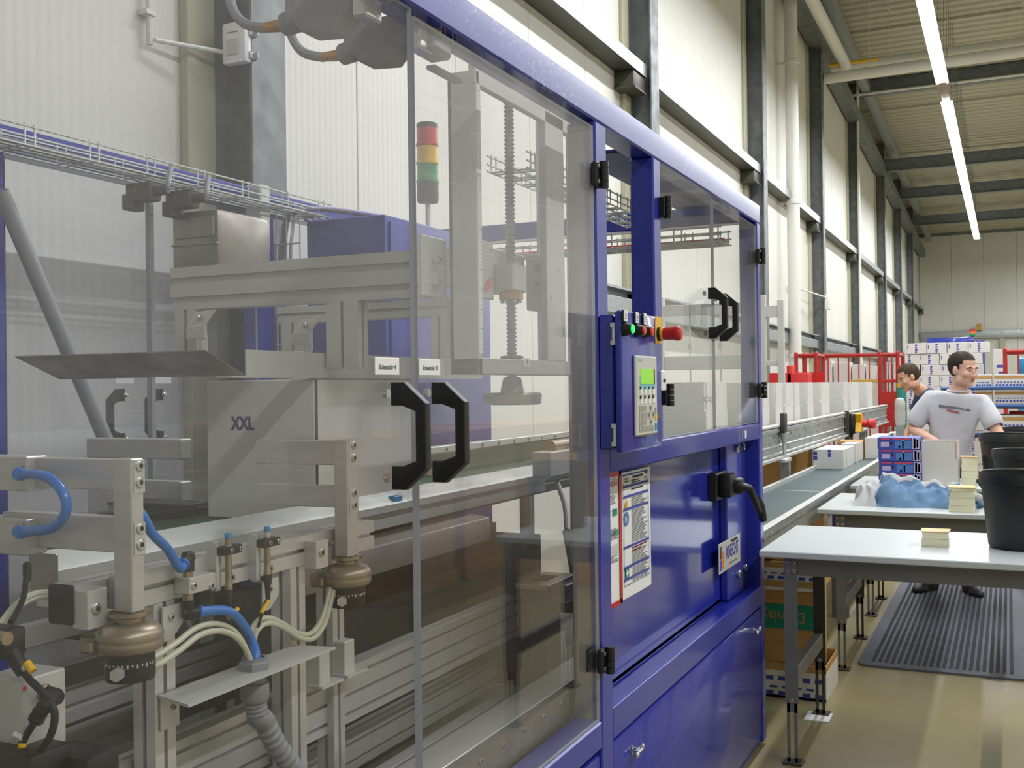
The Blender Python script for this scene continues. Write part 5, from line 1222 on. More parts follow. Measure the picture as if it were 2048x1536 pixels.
# anti-fatigue mat with slots
t = thing('slotted_mat', 'grey slotted rubber mat on the floor under the tables', 'mat', (-.35, 7.7, 0))
b = B(); mx0, mx1, my0, my1 = -.80, .085, 6.30, 9.3
b.box(mx0+.03, mx1-.03, my0+.03, my1-.03, .001, .006); obj('mat_base', b, 'black_rubber', t)
b = B(); pts = []
for (x, y, a0) in ((mx1-.06, my0+.06, -90), (mx1-.06, my1-.06, 0), (mx0+.06, my1-.06, 90), (mx0+.06, my0+.06, 180)):
    pts += [(x+.06*cos(radians(a0+k*30)), y+.06*sin(radians(a0+k*30))) for k in range(4)]
inn = [(mx1-.07, my0+.07), (mx1-.07, my1-.07), (mx0+.07, my1-.07), (mx0+.07, my0+.07)]
for i in range(4):
    y_ = pts[i*4:(i*4+4)]; n_ = pts[(i*4+4) % 16]
    b.poly([(p[0], p[1], .013) for p in y_]+[(inn[i][0], inn[i][1], .016)])
    b.poly([(y_[3][0], y_[3][1], .013), (n_[0], n_[1], .013), (inn[(i+1) % 4][0], inn[(i+1) % 4][1], .016), (inn[i][0], inn[i][1], .016)])
for i in range(16):
    p, q = pts[i], pts[(i+1) % 16]; b.poly([(p[0], p[1], 0), (q[0], q[1], 0), (q[0], q[1], .013), (p[0], p[1], .013)])
obj('bevelled_edge', b, 'mat_grey', t)
b = B(); x = mx0+.07; nb = 0
b.box(x-.002, x+.012, my0+.07, my1-.07, .004, .016)
r0 = None
while x < mx1-.08:
    b = B(); b.box(x+.020, x+.034, my0+.07, my1-.07, .004, .0155); obj('mat_rib', b, 'mat_grey', t); x += .034
b = B(); y = my0+.07
while y < my1-.08:
    b.box(mx0+.07, mx1-.07, y, y+.007, .004, .0135); y += .022
obj('mat_cross_webs', b, 'mat_grey', t, kind='stuff')
# black bins on the table edge: tapered with rolled rim
def bin_(lab, cx, cy, z0, r, h):
    t = thing('black_bin', lab, 'bin', (cx, cy, z0), 'black plastic bins')
    b = B(); b.lathe([(r*.02, .004), (r*.76, .0), (r*.80, .012), (r*.955, h*.86), (r*.955, h*.865), (r*.94, h*.86), (r*.78, .02), (r*.02, .016)], (cx, cy, z0), (0, 0, 1), 40, caps=False); obj('bin_body', b, 'bin', t)
    b = B(); b.lathe([(r*.955, h*.83), (r*1.0, h*.84), (r*1.0, h*.985), (r*.985, h), (r*.955, h*.99), (r*.945, h*.86)], (cx, cy, z0), (0, 0, 1), 40, caps=False); obj('bin_rim', b, 'bin', t)
    return t
def bin_px(lab, y, ul, vr, vb, z0, r):   # left rim edge at ul, height of the rim's middle vr
    q = ony(ul, vr, y); h = q.z-z0
    return bin_(lab, q.x+r, y, z0, r, h+.015)
bin_px('nearest black plastic bin on the nearest white table', 4.98, 1957, 948, 0, .90, .17)
bin_px('lower black bin behind the nearest one', 6.55, 1983, 903, 0, .90, .165)
bin_px('tallest black bin, on the far table next to the man', 7.95, 1957, 870, 0, .90, .17)
bin_px('farthest black bin, only its rim seen beside the arm of the man', 9.35, 2000, 858, 0, .90, .22)
t = thing('bin_stand', 'grey trolley top under the farthest black bin', 'stand', (.4, 9.35, 0))
b = B(); b.box(.02, .7, 9.08, 9.62, .87, .90, .004); obj('shelf', b, 'table_leg', t)
for x in (.05, .66):
    for y in (9.1, 9.58):
        b = B(); b.box(x-.02, x+.02, y-.02, y+.02, 0, .87); obj('leg', b, 'table_leg', t)
# note pads
def pad(lab, u, v, y, z0, w, d, hs, top_m, tw=0, grp='stacks of sticky note pads'):
    q = ony(u, v, y); t = thing('note_pad_stack', lab, 'note pads', (q.x+w/2, y+d/2, z0), grp); z = z0
    for k, h in enumerate(hs):
        a = radians(tw*(k % 2*2-1)+k*2.5); m = Matrix.Translation((q.x+w/2, y+d/2, 0)) @ Matrix.Rotation(a, 4, 'Z')
        b = B(); b.box(-w/2, w/2, -d/2, d/2, z, z+h-.001, .001, mat=m); obj('pad', b, 'paper_cream', t); z += h
    m = Matrix.Translation((q.x+w/2, y+d/2, 0)) @ Matrix.Rotation(radians(4), 4, 'Z')
    b = B(); b.box(-w/2-.004, w/2+.004, -d/2-.006, d/2, z, z+.004, .0006, mat=m); obj('cover_sheet', b, top_m, t, 'printed yellow cover sheet')
    return t, q, z
pt, q, z = pad('stack of note pads with yellow cover on the nearest white table', 1843, 1090, 4.88, .90, .105, .10, (.032, .030), 'pad_yellow', 1)
b = B(); b.box(q.x+.082, q.x+.112, 4.875, 4.985, z+.001, z+.0035, mat=Matrix.Translation((0, 0, 0))); obj('mauve_flap', b, 'pad_mauve', pt)
pad('stack of note pads with yellow cover on the second table, before the fleece', 1898, 1010, 6.22, .90, .125, .13, (.035, .04, .035, .02), 'pad_yellow', 2)
pt, q, z = pad('tall column of cream note pads beside the open white box', 1922, 958, 7.85, .90, .10, .10, (.045, .05, .05, .045), 'pad_yellow', 0)
# fleece jacket: a crumpled heap, grey lining rolled at the left and along the ridge
t = thing('fleece_jacket', 'crumpled light blue fleece jacket with grey lining on the second table', 'jacket', (-.5, 6.6, .90))
J = lambda u, v: ony(u, v, 6.55)
xL_, xR_ = J(1712, 985).x, J(1966, 985).x
def jk_h(s):
    P_ = [(0, 0), (.03, .075), (.08, .118), (.14, .13), (.2, .105), (.24, .15), (.29, .165), (.36, .14), (.46, .125), (.58, .105), (.7, .095), (.8, .105), (.9, .085), (.96, .05), (1, 0)]
    for (a, ha), (c, hc) in zip(P_, P_[1:]):
        if a <= s <= c: f = (s-a)/(c-a); f = f*f*(3-2*f); return ha+(hc-ha)*f
    return 0
def jk_r(s): return -.05-.45*max(0, s-.3)+.13*sin(s*11+.6)       # where the grey lining begins
NX, NY = 120, 44
vg = {}; parts = {'b': B(), 'l': B(), 'r': B()}; cache = {'b': {}, 'l': {}, 'r': {}}
def jk_pt(i, j):
    s = i/NX; t = -1+2*j/NY; hw = .19*min(1, (jk_h(s)/.07)**.5 if jk_h(s) > 0 else .02)+.01
    z = jk_h(s)*max(0, 1-abs(t)**2.6)
    f = min(1, z/.05)
    z += f*(.010*sin(34*s+4.5*t+1.5*sin(9*s))+.006*sin(61*s-7*t)+.004*sin(15*t+23*s))
    if s > .2: z += .026*f*math.exp(-((t-jk_r(s)-.10)/.13)**2)-.012*f*math.exp(-((t-jk_r(s)+.10)/.06)**2)
    if s < .22: z += f*.012*sin(70*s+3*t)
    z -= .016*f*math.exp(-((s-.205-.03*t)/.012)**2)
    return (xL_+(xR_-xL_)*s+.012*sin(9*t+20*s), 6.55+t*hw+.02*sin(13*s), .9005+max(0, z))
G = [[jk_pt(i, j) for j in range(NY+1)] for i in range(NX+1)]
for i in range(NX):
    for j in range(NY):
        s = (i+.5)/NX; t_ = -1+2*(j+.5)/NY
        k = 'r' if s < .205+.03*t_ else ('l' if t_ > jk_r(s) else 'b')
        q = []
        for a_, b_ in ((i, j), (i+1, j), (i+1, j+1), (i, j+1)):
            c_ = cache[k]
            if (a_, b_) not in c_: c_[a_, b_] = parts[k].b.verts.new(G[a_][b_])
            q.append(c_[a_, b_])
        parts[k].b.faces.new(q)
obj('jacket_body', parts['b'], 'fleece_blue', t, sharp=80); obj('lining', parts['l'], 'fleece_grey', t, 'grey lining folded over', sharp=80); obj('rolled_sleeve', parts['r'], 'fleece_grey', t, sharp=80)
b = B(); b.tube([J(1945, 985)+Vector((0, -.10, 0)), J(1958, 990)+Vector((0, -.13, 0)), J(1972, 994)+Vector((0, -.14, 0))], .03, 12, rs=[.018, .022, .024, .02]); obj('cuff', b, 'fleece_grey', t, sharp=80)
for k in range(3):
    p = J(1956+4*k, 970+5*k)+Vector((0, .02, .02)); b = B(); b.box(p.x-.008, p.x+.01, p.y-.03, p.y+.01, p.z-.012, p.z+.012, .003); obj('dark_stripe', b, 'ink', t)
# blue printed packs in a stack on the third table and an open white box
zz = .90; px0 = ony(1757, 930, 7.72); px1 = ony(1842, 930, 7.72); wd = px1.x-px0.x
PWL = ['bottom', 'second', 'third', 'top']
for k in range(4):
    x0 = px0.x+(.0 if k < 3 else -.008)+.003*(k % 2); h = .082
    t = thing('printed_pack', 'blue printed pack, %s of the stack of four on the third table' % PWL[k], 'pack', (x0+wd/2, 7.82, zz), 'blue printed packs in a stack')
    xs_ = x0+wd*.80
    b = B(); b.box(x0, x0+wd, 7.72, 7.98, zz, zz+h-.002, .002); bd = obj('pack_body', b, 'pack_blue', t)
    for nm, a, c, za, zc, m in (('print_panel', .42, .80, .08, .72, 'pack_light'), ('red_strip', .08, .30, .78, .92, 'pack_red'), ('red_strip', .36, .78, .80, .93, 'pack_red'), ('print_mark', .30, .36, .40, .62, 'ink'), ('print_mark', .585, .62, .1, .85, 'white'), ('print_mark', .50, .54, .12, .3, 'pack_red'), ('print_lines', .08, .28, .2, .6, 'pad_mauve'), ('end_panel', .82, .99, .05, .95, 'pad_mauve'), ('end_mark', .85, .90, .1, .9, 'white'), ('end_mark', .92, .96, .15, .8, 'pack_light')):
        b = B(); b.box(x0+wd*a, x0+wd*c, 7.7185, 7.7205, zz+h*za, zz+h*zc); obj(nm, b, m, bd)
    zz += h
xa, xb = ony(1844, 955, 7.76).x, ony(1916, 955, 7.76).x; zt = ony(1880, 883, 7.76).z
t = thing('open_box', 'open white cardboard box on the third table in front of the man', 'box', ((xa+xb)/2, 7.9, .9))
b = B(); d0, d1 = 7.76, 8.05
for (a0, a1, b0, b1) in ((xa, xb, d0, d0+.006), (xa, xb, d1-.006, d1), (xa, xa+.006, d0+.006, d1-.006), (xb-.006, xb, d0+.006, d1-.006)): b.box(a0, a1, b0, b1, .903, zt)
b.box(xa, xb, d0, d1, .9005, .905); obj('box_walls', b, 'carton_white', t)
b = B(); b.box(xa, xb, d0-.0, d0+.007, zt, zt+.003); b.box(xb-.007, xb, d0, d1, zt, zt+.003); obj('cut_edge', b, 'kraft', t)
b = B(); b.box(xb-.012, xb-.009, d0-.001, d0+.001, zt-.12, zt-.01); obj('corner_slot', b, 'pack_red', t)
# ---- white printed cartons lying on the take-away belt
def belt_box(lab, x0, x1, y0, y1, h, prints=True, n=0):
    t = thing('belt_carton', lab, 'carton', ((x0+x1)/2, (y0+y1)/2, BZ), 'white cartons on the low belt')
    b = B(); b.box(x0, x1, y0, y1, BZ, BZ+h, .003); bd = obj('carton_body', b, 'carton_white', t)
    w = x1-x0
    if prints:
        for a, c, za, zc in ((.50, .60, .86, .99), (.50, .60, .62, .82), (.03, .16, .72, .88), (.03, .16, .45, .68)):
            b = B(); b.box(x0+w*a, x0+w*c, y0-.001, y0+.002, BZ+h*za, BZ+h*zc); obj('blue_print', b, 'print_blue', bd)
    b = B(); b.box(x1-.001, x1+.0006, y0+(y1-y0)*.28, y0+(y1-y0)*.285, BZ, BZ+h); obj('side_seam', b, 'ink_grey', bd)
    return t
q = onz(1625, 938, BZ); q1 = onz(1690, 938, BZ)
belt_box('nearest white carton with blue marks on the low belt', q.x, q1.x, q.y, q.y+.62, ony(1650, 899, q.y).z-BZ)
q = onz(1707, 926, BZ); belt_box('second white carton on the low belt', q.x-.10, q.x+.02, q.y, q.y+.5, .165, False)
belt_box('taller white carton behind on the low belt', -1.19, -1.05, q.y+.55, q.y+1.5, .19, False)
q = onz(1740, 880, BZ); belt_box('far small white carton with blue marks at the end of the low belt', -1.22, -.95, 12.6, 12.9, .13)
b = B(); b.box(-1.39, -1.2, 9.85, 10.2, BZ+.002, BZ+.17, .004)
top('brown_carton', b, 'kraft', 'small brown carton behind the white ones on the low belt', 'carton', (-1.3, 10.0, BZ))
# brown cartons under the upper conveyor, with a printed label
q = ony(1590, 930, 9.2)
t = thing('brown_carton', 'brown carton with a white label standing under the upper conveyor', 'carton', (-1.75, 9.4, 0))
b = B(); b.box(-1.97, -1.50, 9.2, 9.75, .0, 1.05, .004); bd = obj('carton_body', b, 'kraft', t)
b = B(); b.box(-1.501, -1.4985, 9.22, 9.55, .88, .99); obj('paper_label', b, 'white', bd)
b = B(); b.box(-1.4985, -1.4975, 9.25, 9.50, .92, .975); lbn = obj('label_field', b, 'ink', bd)
text('label_text', 'Pack', .05, (-1.4975, 9.375, .948), (0, 1, 0), (0, 0, 1), 'white', bd, sx=1.5)
# ---- open cartons standing on the upper conveyor
st = [(165, 245), (330, 420), (450, 555), (570, 640), (740, 810), (915, 1020), (1210, 1240), (1295, 1395), (1510, 1570)]
for i, (s0, s1) in enumerate(st):
    ya = onx(1500+.15625*s0, 800, -1.52).y; yb = onx(1500+.15625*s1, 800, -1.52).y
    yb = max(yb, ya+.22)
    if i+1 < len(st): yb = min(yb, onx(1500+.15625*st[i+1][0], 800, -1.52).y-.06)
    carton('conveyor_carton', 'open white carton, %s in the row on the upper conveyor from the machine' % ORD[i], -1.90, -1.52, ya, yb, 1.263, 1.612, flap=.17, group='open white cartons on the upper conveyor', gapv=.014)
p_ = carton('conveyor_carton', 'open white carton just leaving the machine, seen through the small clear doors', -1.90, -1.555, 5.95, 6.45, 1.263, 1.618, flap=.165, group='open white cartons on the upper conveyor')
q = ony(1417, 800, 5.949); text('size_print', 'XXL', .05, (q.x, 5.9495, q.z), (1, 0, 0), (0, 0, 1), 'ink_grey', p_, sx=.7)
b = B(); b.box(q.x+.03, q.x+.06, 5.948, 5.951, 1.31, 1.36); obj('print_mark', b, 'print_blue', p_)
# carton guide portal over the conveyor behind the machine
t = thing('guide_portal', 'pale steel portal frame over the conveyor behind the small doors', 'frame', (-1.75, 6.7, 1.3))
for x in (-2.06, -1.45):
    b = B(); b.box(x-.03, x+.03, 6.7, 6.76, 0, 2.18, .003); obj('portal_post', b, 'alu_matt', t)
for z0, z1 in ((1.70, 1.79), (2.05, 2.12)):
    b = B(); b.box(-2.03, -1.48, 6.71, 6.75, z0, z1, .003); obj('portal_bar', b, 'alu_matt', t)
for x in (-1.86, -1.66):
    b = B(); b.cyl((x, 6.73, 1.62), (x, 6.73, 2.05), .006, n=8); b.box(x-.012, x+.012, 6.715, 6.745, 1.83, 1.87); obj('guide_rod', b, 'alu', t)
# rack frame standing beside the conveyor behind the machine end
t = thing('steel_rack', 'pale steel rack frame beside the wall past the machine', 'rack', (-2.5, 10.6, 0))
for u, y in ((1526, 10.6), (1562, 10.6)):
    q = ony(u, 650, y); b = B(); b.box(q.x-.03, q.x+.03, y-.03, y+.03, 0, ony(u, 590 if u < 1540 else 600, y).z, .003); obj('rack_post', b, 'alu_matt', t)
for v0, v1 in ((612, 634), (722, 732)):
    a, c = ony(1526, v0, 10.6), ony(1562, v1, 10.6); b = B(); b.box(a.x-.02, c.x+.02, 10.58, 10.64, c.z, a.z, .003); obj('rack_beam', b, 'alu_matt', t)
# under the first table: stacked brown cartons and a printed cut-off tray
def tray_prints(par, x0, x1, y, z0, z1, rows, n, m='print_blue', side=None):
    for r_ in range(rows):
        b = B(); h = (z1-z0)/rows
        for k in range(n):
            a = x0+(x1-x0)*(k+.12+(.5 if r_ % 2 else 0)*.6)/n; w = (x1-x0)/n*.62
            if a+w > x1: continue
            hh = h*.62 if r_ != 1 else h*.3
            b.poly([(a, y, z0+h*r_), (a+w, y, z0+h*r_), (a+w, y, z0+h*r_+hh), (a, y, z0+h*r_+hh)])
        obj('blue_print_row', b, m, par, recalc=False, kind='stuff')
Y0 = 5.52
def zat(v, y=Y0, u=1600): return ony(u, v, y).z
xr = ony(1652, 1380, Y0).x
t = thing('cut_carton_tray', 'low cut-open carton with blue printed marks on the floor under the near table', 'carton', (-1.2, Y0+.2, 0))
b = B(); x0 = -1.40; z1 = zat(1330)
for (a0, a1, b0, b1) in ((x0, xr, Y0, Y0+.005), (x0, xr, Y0+.4, Y0+.405), (x0, x0+.005, Y0, Y0+.4), (xr-.005, xr, Y0, Y0+.4)): b.box(a0, a1, b0, b1, .02, z1)
b.box(x0, xr, Y0, Y0+.4, .012, .02); bd = obj('tray_walls', b, 'carton_brown', t)
b = B(); b.box(x0-.001, xr+.001, Y0-.0015, Y0, zat(1400), zat(1345)); b.box(xr, xr+.0015, Y0, Y0+.40, zat(1400), zat(1345)); b.box(x0, xr+.0015, Y0-.0015, Y0, .015, zat(1415)); obj('white_band', b, 'carton_white', t)
tray_prints(t, x0, xr, Y0-.0022, zat(1395), zat(1350), 3, 9)
Y1 = Y0+.02
t = thing('brown_carton', 'big brown carton with a teal band standing upside down in the low tray', 'carton', (-1.2, Y0+.2, .02))
xr1 = ony(1632, 1300, Y0+.02).x; xr1 = min(xr1, xr-.03)
b = B(); b.box(x0+.02, xr1, Y1, Y1+.36, .021, zat(1185), .003); bd = obj('carton_body', b, 'kraft', t)
b = B(); b.box(x0+.02, xr1+.0006, Y1-.001, Y1+.001, zat(1262), zat(1212)); obj('teal_band', b, 'green_print', bd)
text('upside_down_print', 'D-inlays', .078, (ony(1600, 1238, Y1-.001).x-.10, Y1-.0012, zat(1237)), (-1, 0, 0), (0, 0, -1), 'kraft', bd)
t = thing('printed_carton', 'carton with white and blue printed band on top of the big brown one', 'carton', (-1.2, Y0+.2, zat(1185)))
b = B(); b.box(x0, xr1+.02, Y1-.02, Y1+.38, zat(1184), zat(1125), .003); obj('carton_body', b, 'carton_brown', t)
b = B(); b.box(x0, xr1+.0206, Y1-.0212, Y1-.0195, zat(1163), zat(1138)); b.box(x0, xr1+.02, Y1-.0215, Y1-.0195, zat(1183), zat(1177)); b.box(xr1+.0195, xr1+.0212, Y1-.02, Y1+.38, zat(1163), zat(1138)); obj('white_band', b, 'carton_white', t)
tray_prints(t, x0, xr1+.02, Y1-.0222, zat(1161), zat(1140), 2, 10)
for xa_, xb_, hh, lab in ((x0, -1.155, .07, 'left one of two plain brown flat cartons under the near table top'), (-1.15, xr1-.02, .075, 'right one of two plain brown flat cartons under the near table top')):
    b = B(); b.box(xa_, xb_, Y1, Y1+.3, zat(1124)+.001, zat(1124)+hh, .003); top('brown_carton', b, 'kraft', lab, 'carton', ((xa_+xb_)/2, Y1+.15, zat(1124)))
b = B(); b.box(-.905, -.79, 5.19, 5.33, .0, .006, .001, mat=Matrix.Translation((0, 0, 0)))
top('floor_card', b, 'paper', 'piece of white card on the floor under the rear table leg', 'card', (-.85, 5.26, 0))
b = B(); q = onz(1660, 1334, 0); b.prism([(q.x-.1, q.y-.06), (q.x+.03, q.y-.05), (q.x+.10, q.y-.0), (q.x+.05, q.y+.05), (q.x-.08, q.y+.04)], 'z', .001, .02)
top('floor_scrap', b, 'kraft', 'torn brown cardboard scrap on the floor by the second table leg', 'scrap', (q.x, q.y, 0))
# printed cartons under the second and third tables (only slices seen)
for k, (u0, u1, y, z0, z1, lab) in enumerate(((1655, 1700, 7.55, .30, .80, 'white and navy printed carton under the second table'), (1700, 1760, 9.1, 0, .42, 'brown printed carton low behind the third table'))):
    a, c = ony(u0, 1000, y), ony(u1, 1000, y); t = thing('printed_carton', lab, 'carton', ((a.x+c.x)/2, y, z0))
    b = B(); b.box(a.x, c.x, y, y+.2 if k else y+.05, z0, z1, .003); obj('carton_body', b, 'carton_white' if k == 0 else 'carton_brown', t)
    b = B(); b.box(a.x+.03, a.x+.08, y-.001, y+.001, z0+.1, z1-.05); b.box(a.x+.15, a.x+.2, y-.001, y+.001, z0+.1, z1-.05); obj('navy_print', b, 'print_navy', t)
    if k == 0:
        b = B(); b.box(a.x, c.x, y-.0, y+.05, .27, .30); b.box(a.x+.02, a.x+.05, y, y+.05, 0, .27); b.box(c.x-.05, c.x-.02, y, y+.05, 0, .27); obj('stand', b, 'table_leg', t)
# brown carton stacks outside the picture at the right : what the clear doors mirror
for i, (x, y) in enumerate(((2.1, 7.2), (2.1, 8.4), (2.1, 9.6), (2.15, 10.8))):
    t = thing('carton_stack', 'brown carton block at the right side of the aisle, %s from the camera' % ORD[i], 'carton', (x, y, 0), 'brown carton blocks outside the picture')
    b = B(); b.box(x, x+.9, y-.5, y+.5, .12, 1.25, .005); obj('carton_block', b, 'kraft', t)
    b = B(); b.box(x-.02, x+.92, y-.52, y+.52, 0, .12, .004); obj('pallet', b, 'wood', t)

# packs and cartons just right of the picture, mirrored in the right clear door
b = B(); b.box(.78, 1.16, 8.0, 8.5, .0, .45, .004); top('brown_carton', b, 'kraft', 'lower brown carton of the pile at the right end of the third table', 'carton', (.97, 8.25, 0))
b = B(); b.box(.78, 1.16, 8.0, 8.5, .451, .90, .004); top('brown_carton', b, 'kraft', 'upper brown carton of the pile at the right end of the third table', 'carton', (.97, 8.25, .451))
for k in range(7):
    z0 = .901+.083*k; t = thing('printed_pack', 'blue printed pack on the brown cartons right of the third table, %s from below' % ORD[k], 'pack', (.97, 8.2, z0), 'blue printed packs right of the tables')
    b = B(); b.box(.80+.004*(k % 2), 1.14, 8.02, 8.34, z0, z0+.081, .002); bd = obj('pack_body', b, 'pack_blue', t)
    b = B(); b.box(.799, .803+.004*(k % 2), 8.06, 8.30, z0+.02, z0+.06); obj('print_panel', b, 'pack_light', bd)
    b = B(); b.box(.90, 1.05, 8.017, 8.021, z0+.03, z0+.05); obj('red_strip', b, 'pack_red', bd)
# ================================================================== people
def bake(o):
    dg = bpy.context.evaluated_depsgraph_get(); dg.update()
    me = bpy.data.meshes.new_from_object(o.evaluated_get(dg)); bpy.data.objects.remove(o); return me
def skin(nodes, edges, root, sub=2):
    names = list(nodes); me = bpy.data.meshes.new('s')
    me.from_pydata([Vector(nodes[k][0]) for k in names], [(names.index(a), names.index(b_)) for a, b_ in edges], [])
    o = bpy.data.objects.new('s', me); COL.objects.link(o)
    o.modifiers.new('skin', 'SKIN').use_smooth_shade = True
    if not me.skin_vertices: me.attributes
    for i, k in enumerate(names):
        r = nodes[k][1]; sv = me.skin_vertices[0].data[i]; sv.radius = (r, r) if not isinstance(r, tuple) else r; sv.use_root = (k == root)
    m = o.modifiers.new('sub', 'SUBSURF'); m.levels = sub; m.render_levels = sub
    return bake(o)
def join_remesh(meshes, vox, smooth=3):
    b = bmesh.new()
    for me in meshes: b.from_mesh(me)
    me = bpy.data.meshes.new('j'); b.to_mesh(me); b.free()
    o = bpy.data.objects.new('j', me); COL.objects.link(o)
    r = o.modifiers.new('r', 'REMESH'); r.mode = 'VOXEL'; r.voxel_size = vox; r.use_smooth_shade = True
    s = o.modifiers.new('s', 'SMOOTH'); s.iterations = smooth; s.factor = .5
    return bake(o)
def ell(c, r, m, n=20):
    b = B(); b.sphere((0, 0, 0), 1, n, sc=r)
    bmesh.ops.transform(b.b, matrix=m @ Matrix.Translation(c), verts=b.b.verts[:]); me = bpy.data.meshes.new('e'); b.b.to_mesh(me); b.b.free(); return me
def frame(org, fwd, up):
    f = Vector(fwd).normalized(); u = Vector(up); l = u.cross(f).normalized(); u = f.cross(l)
    return Matrix(((f.x, l.x, u.x, org[0]), (f.y, l.y, u.y, org[1]), (f.z, l.z, u.z, org[2]), (0, 0, 0, 1)))
def head_meshes(m):
    H = [((-.014, 0, .042), (.098, .076, .084)), ((.020, 0, -.015), (.070, .065, .092)), ((.034, 0, -.066), (.050, .050, .042)), ((.066, 0, -.094), (.021, .024, .018)),
         ((.093, 0, -.014), (.013, .0115, .030)), ((.101, 0, -.030), (.0125, .0125, .011)), ((.090, .011, -.035), (.009, .009, .008)), ((.090, -.011, -.035), (.009, .009, .008)), ((.074, 0, .024), (.018, .052, .011)),
         ((.060, .036, -.022), (.026, .024, .026)), ((.060, -.036, -.022), (.026, .024, .026)), ((.078, 0, -.060), (.014, .026, .016)),
         ((-.004, .077, -.002), (.019, .009, .031)), ((-.004, -.077, -.002), (.019, .009, .031)), ((-.02, 0, -.07), (.055, .055, .06)), ((.01, .052, -.065), (.038, .018, .035)), ((.01, -.052, -.065), (.038, .018, .035))]
    return [ell(c, r, m, 20) for c, r in H]
def head_details(root, m, hair, body):
    for s in (1, -1):
        b = B(); b.sphere((.0755, s*.030, .004), .0115, 10, sc=(.6, 1.15, .6)); b.xf(m); obj('eye', b, 'white_gloss', body)
        b = B(); b.sphere((.0815, s*.030, .004), .0062, 8, sc=(.5, 1, .85)); b.xf(m); obj('iris', b, 'eye_dark', body)
        b = B(); b.tube([(.086, s*.014, .023), (.088, s*.030, .028), (.076, s*.049, .021)], .0045, 6); b.xf(m); obj('eyebrow', b, hair, body)
    b = B(); b.sphere((.0895, 0, -.0555), .022, 12, sc=(.32, 1, .20)); b.sphere((.0875, 0, -.0655), .021, 12, sc=(.34, .95, .24)); b.xf(m); obj('lips', b, 'lip', body)
    # hair cap with a soft hairline
    b = B(); N1, N2 = 28, 18; R = (.102, .0805, .088); c = (-.018, 0, .047); rr = random.Random(5); V = {}
    def hl(x, y, z): # is this direction covered by hair
        front = x > .045
        return z > (.064 if x > .055 else .045 if x > .03 else (-.005 if x > -.012 else -.058 - .2*min(0, x+.03)*-1))
    for j in range(N2+1):
        for i in range(N1):
            th = pi*j/N2; ph = 2*pi*i/N1; w_ = 1+.012*rr.uniform(-1, 1)
            V[i, j] = (c[0]+R[0]*sin(th)*cos(ph)*w_, c[1]+R[1]*sin(th)*sin(ph)*w_, c[2]+R[2]*cos(th)*w_*(1 if th < pi/2 else 1.25))
    vv = {}
    def gv(k):
        k = (k[0] % N1, k[1])
        if k not in vv: vv[k] = b.b.verts.new(V[k])
        return vv[k]
    for j in range(N2):
        for i in range(N1):
            q = [(i, j), (i, j+1), ((i+1) % N1, j+1), ((i+1) % N1, j)]
            if j == 0: q = [(0, 0), (i, 1), ((i+1) % N1, 1)]
            pts = [V[(k[0] % N1, k[1])] for k in q]
            if all(hl(*p) for p in pts):
                try: b.b.faces.new([gv(k) for k in q])
                except ValueError: pass
    r = bmesh.ops.solidify(b.b, geom=b.b.faces[:], thickness=-.012)
    b.xf(m); obj('hair', b, hair, root, sharp=70)
def hand_nodes(pre, wrist, d, palm_n, s, curl=.35):
    d = Vector(d).normalized(); n = Vector(palm_n).normalized(); side = d.cross(n).normalized()*s
    w = Vector(wrist); N = {}; E = []
    N[pre+'palm'] = (w+d*.045, (.034, .018)); E.append((pre+'wrist', pre+'palm'))
    for k, (o, L_) in enumerate(((-.030, .075), (-.010, .086), (.010, .080), (.030, .062))):
        a = w+d*.082+side*o; 
        N[pre+'f%da' % k] = (a, .0095); N[pre+'f%db' % k] = (a+d*L_*.5+n*L_*.15*curl*2, .0085); N[pre+'f%dc' % k] = (a+d*L_*.85+n*L_*.9*curl, .0075)
        E += [(pre+'palm', pre+'f%da' % k), (pre+'f%da' % k, pre+'f%db' % k), (pre+'f%db' % k, pre+'f%dc' % k)]
    a = w+d*.03-side*.032; N[pre+'t1'] = (a, .012); N[pre+'t2'] = (a+d*.028-side*.022+n*.012, .0105); N[pre+'t3'] = (a+d*.055-side*.026+n*.024, .009)
    E += [(pre+'palm', pre+'t1'), (pre+'t1', pre+'t2'), (pre+'t2', pre+'t3')]
    return N, E
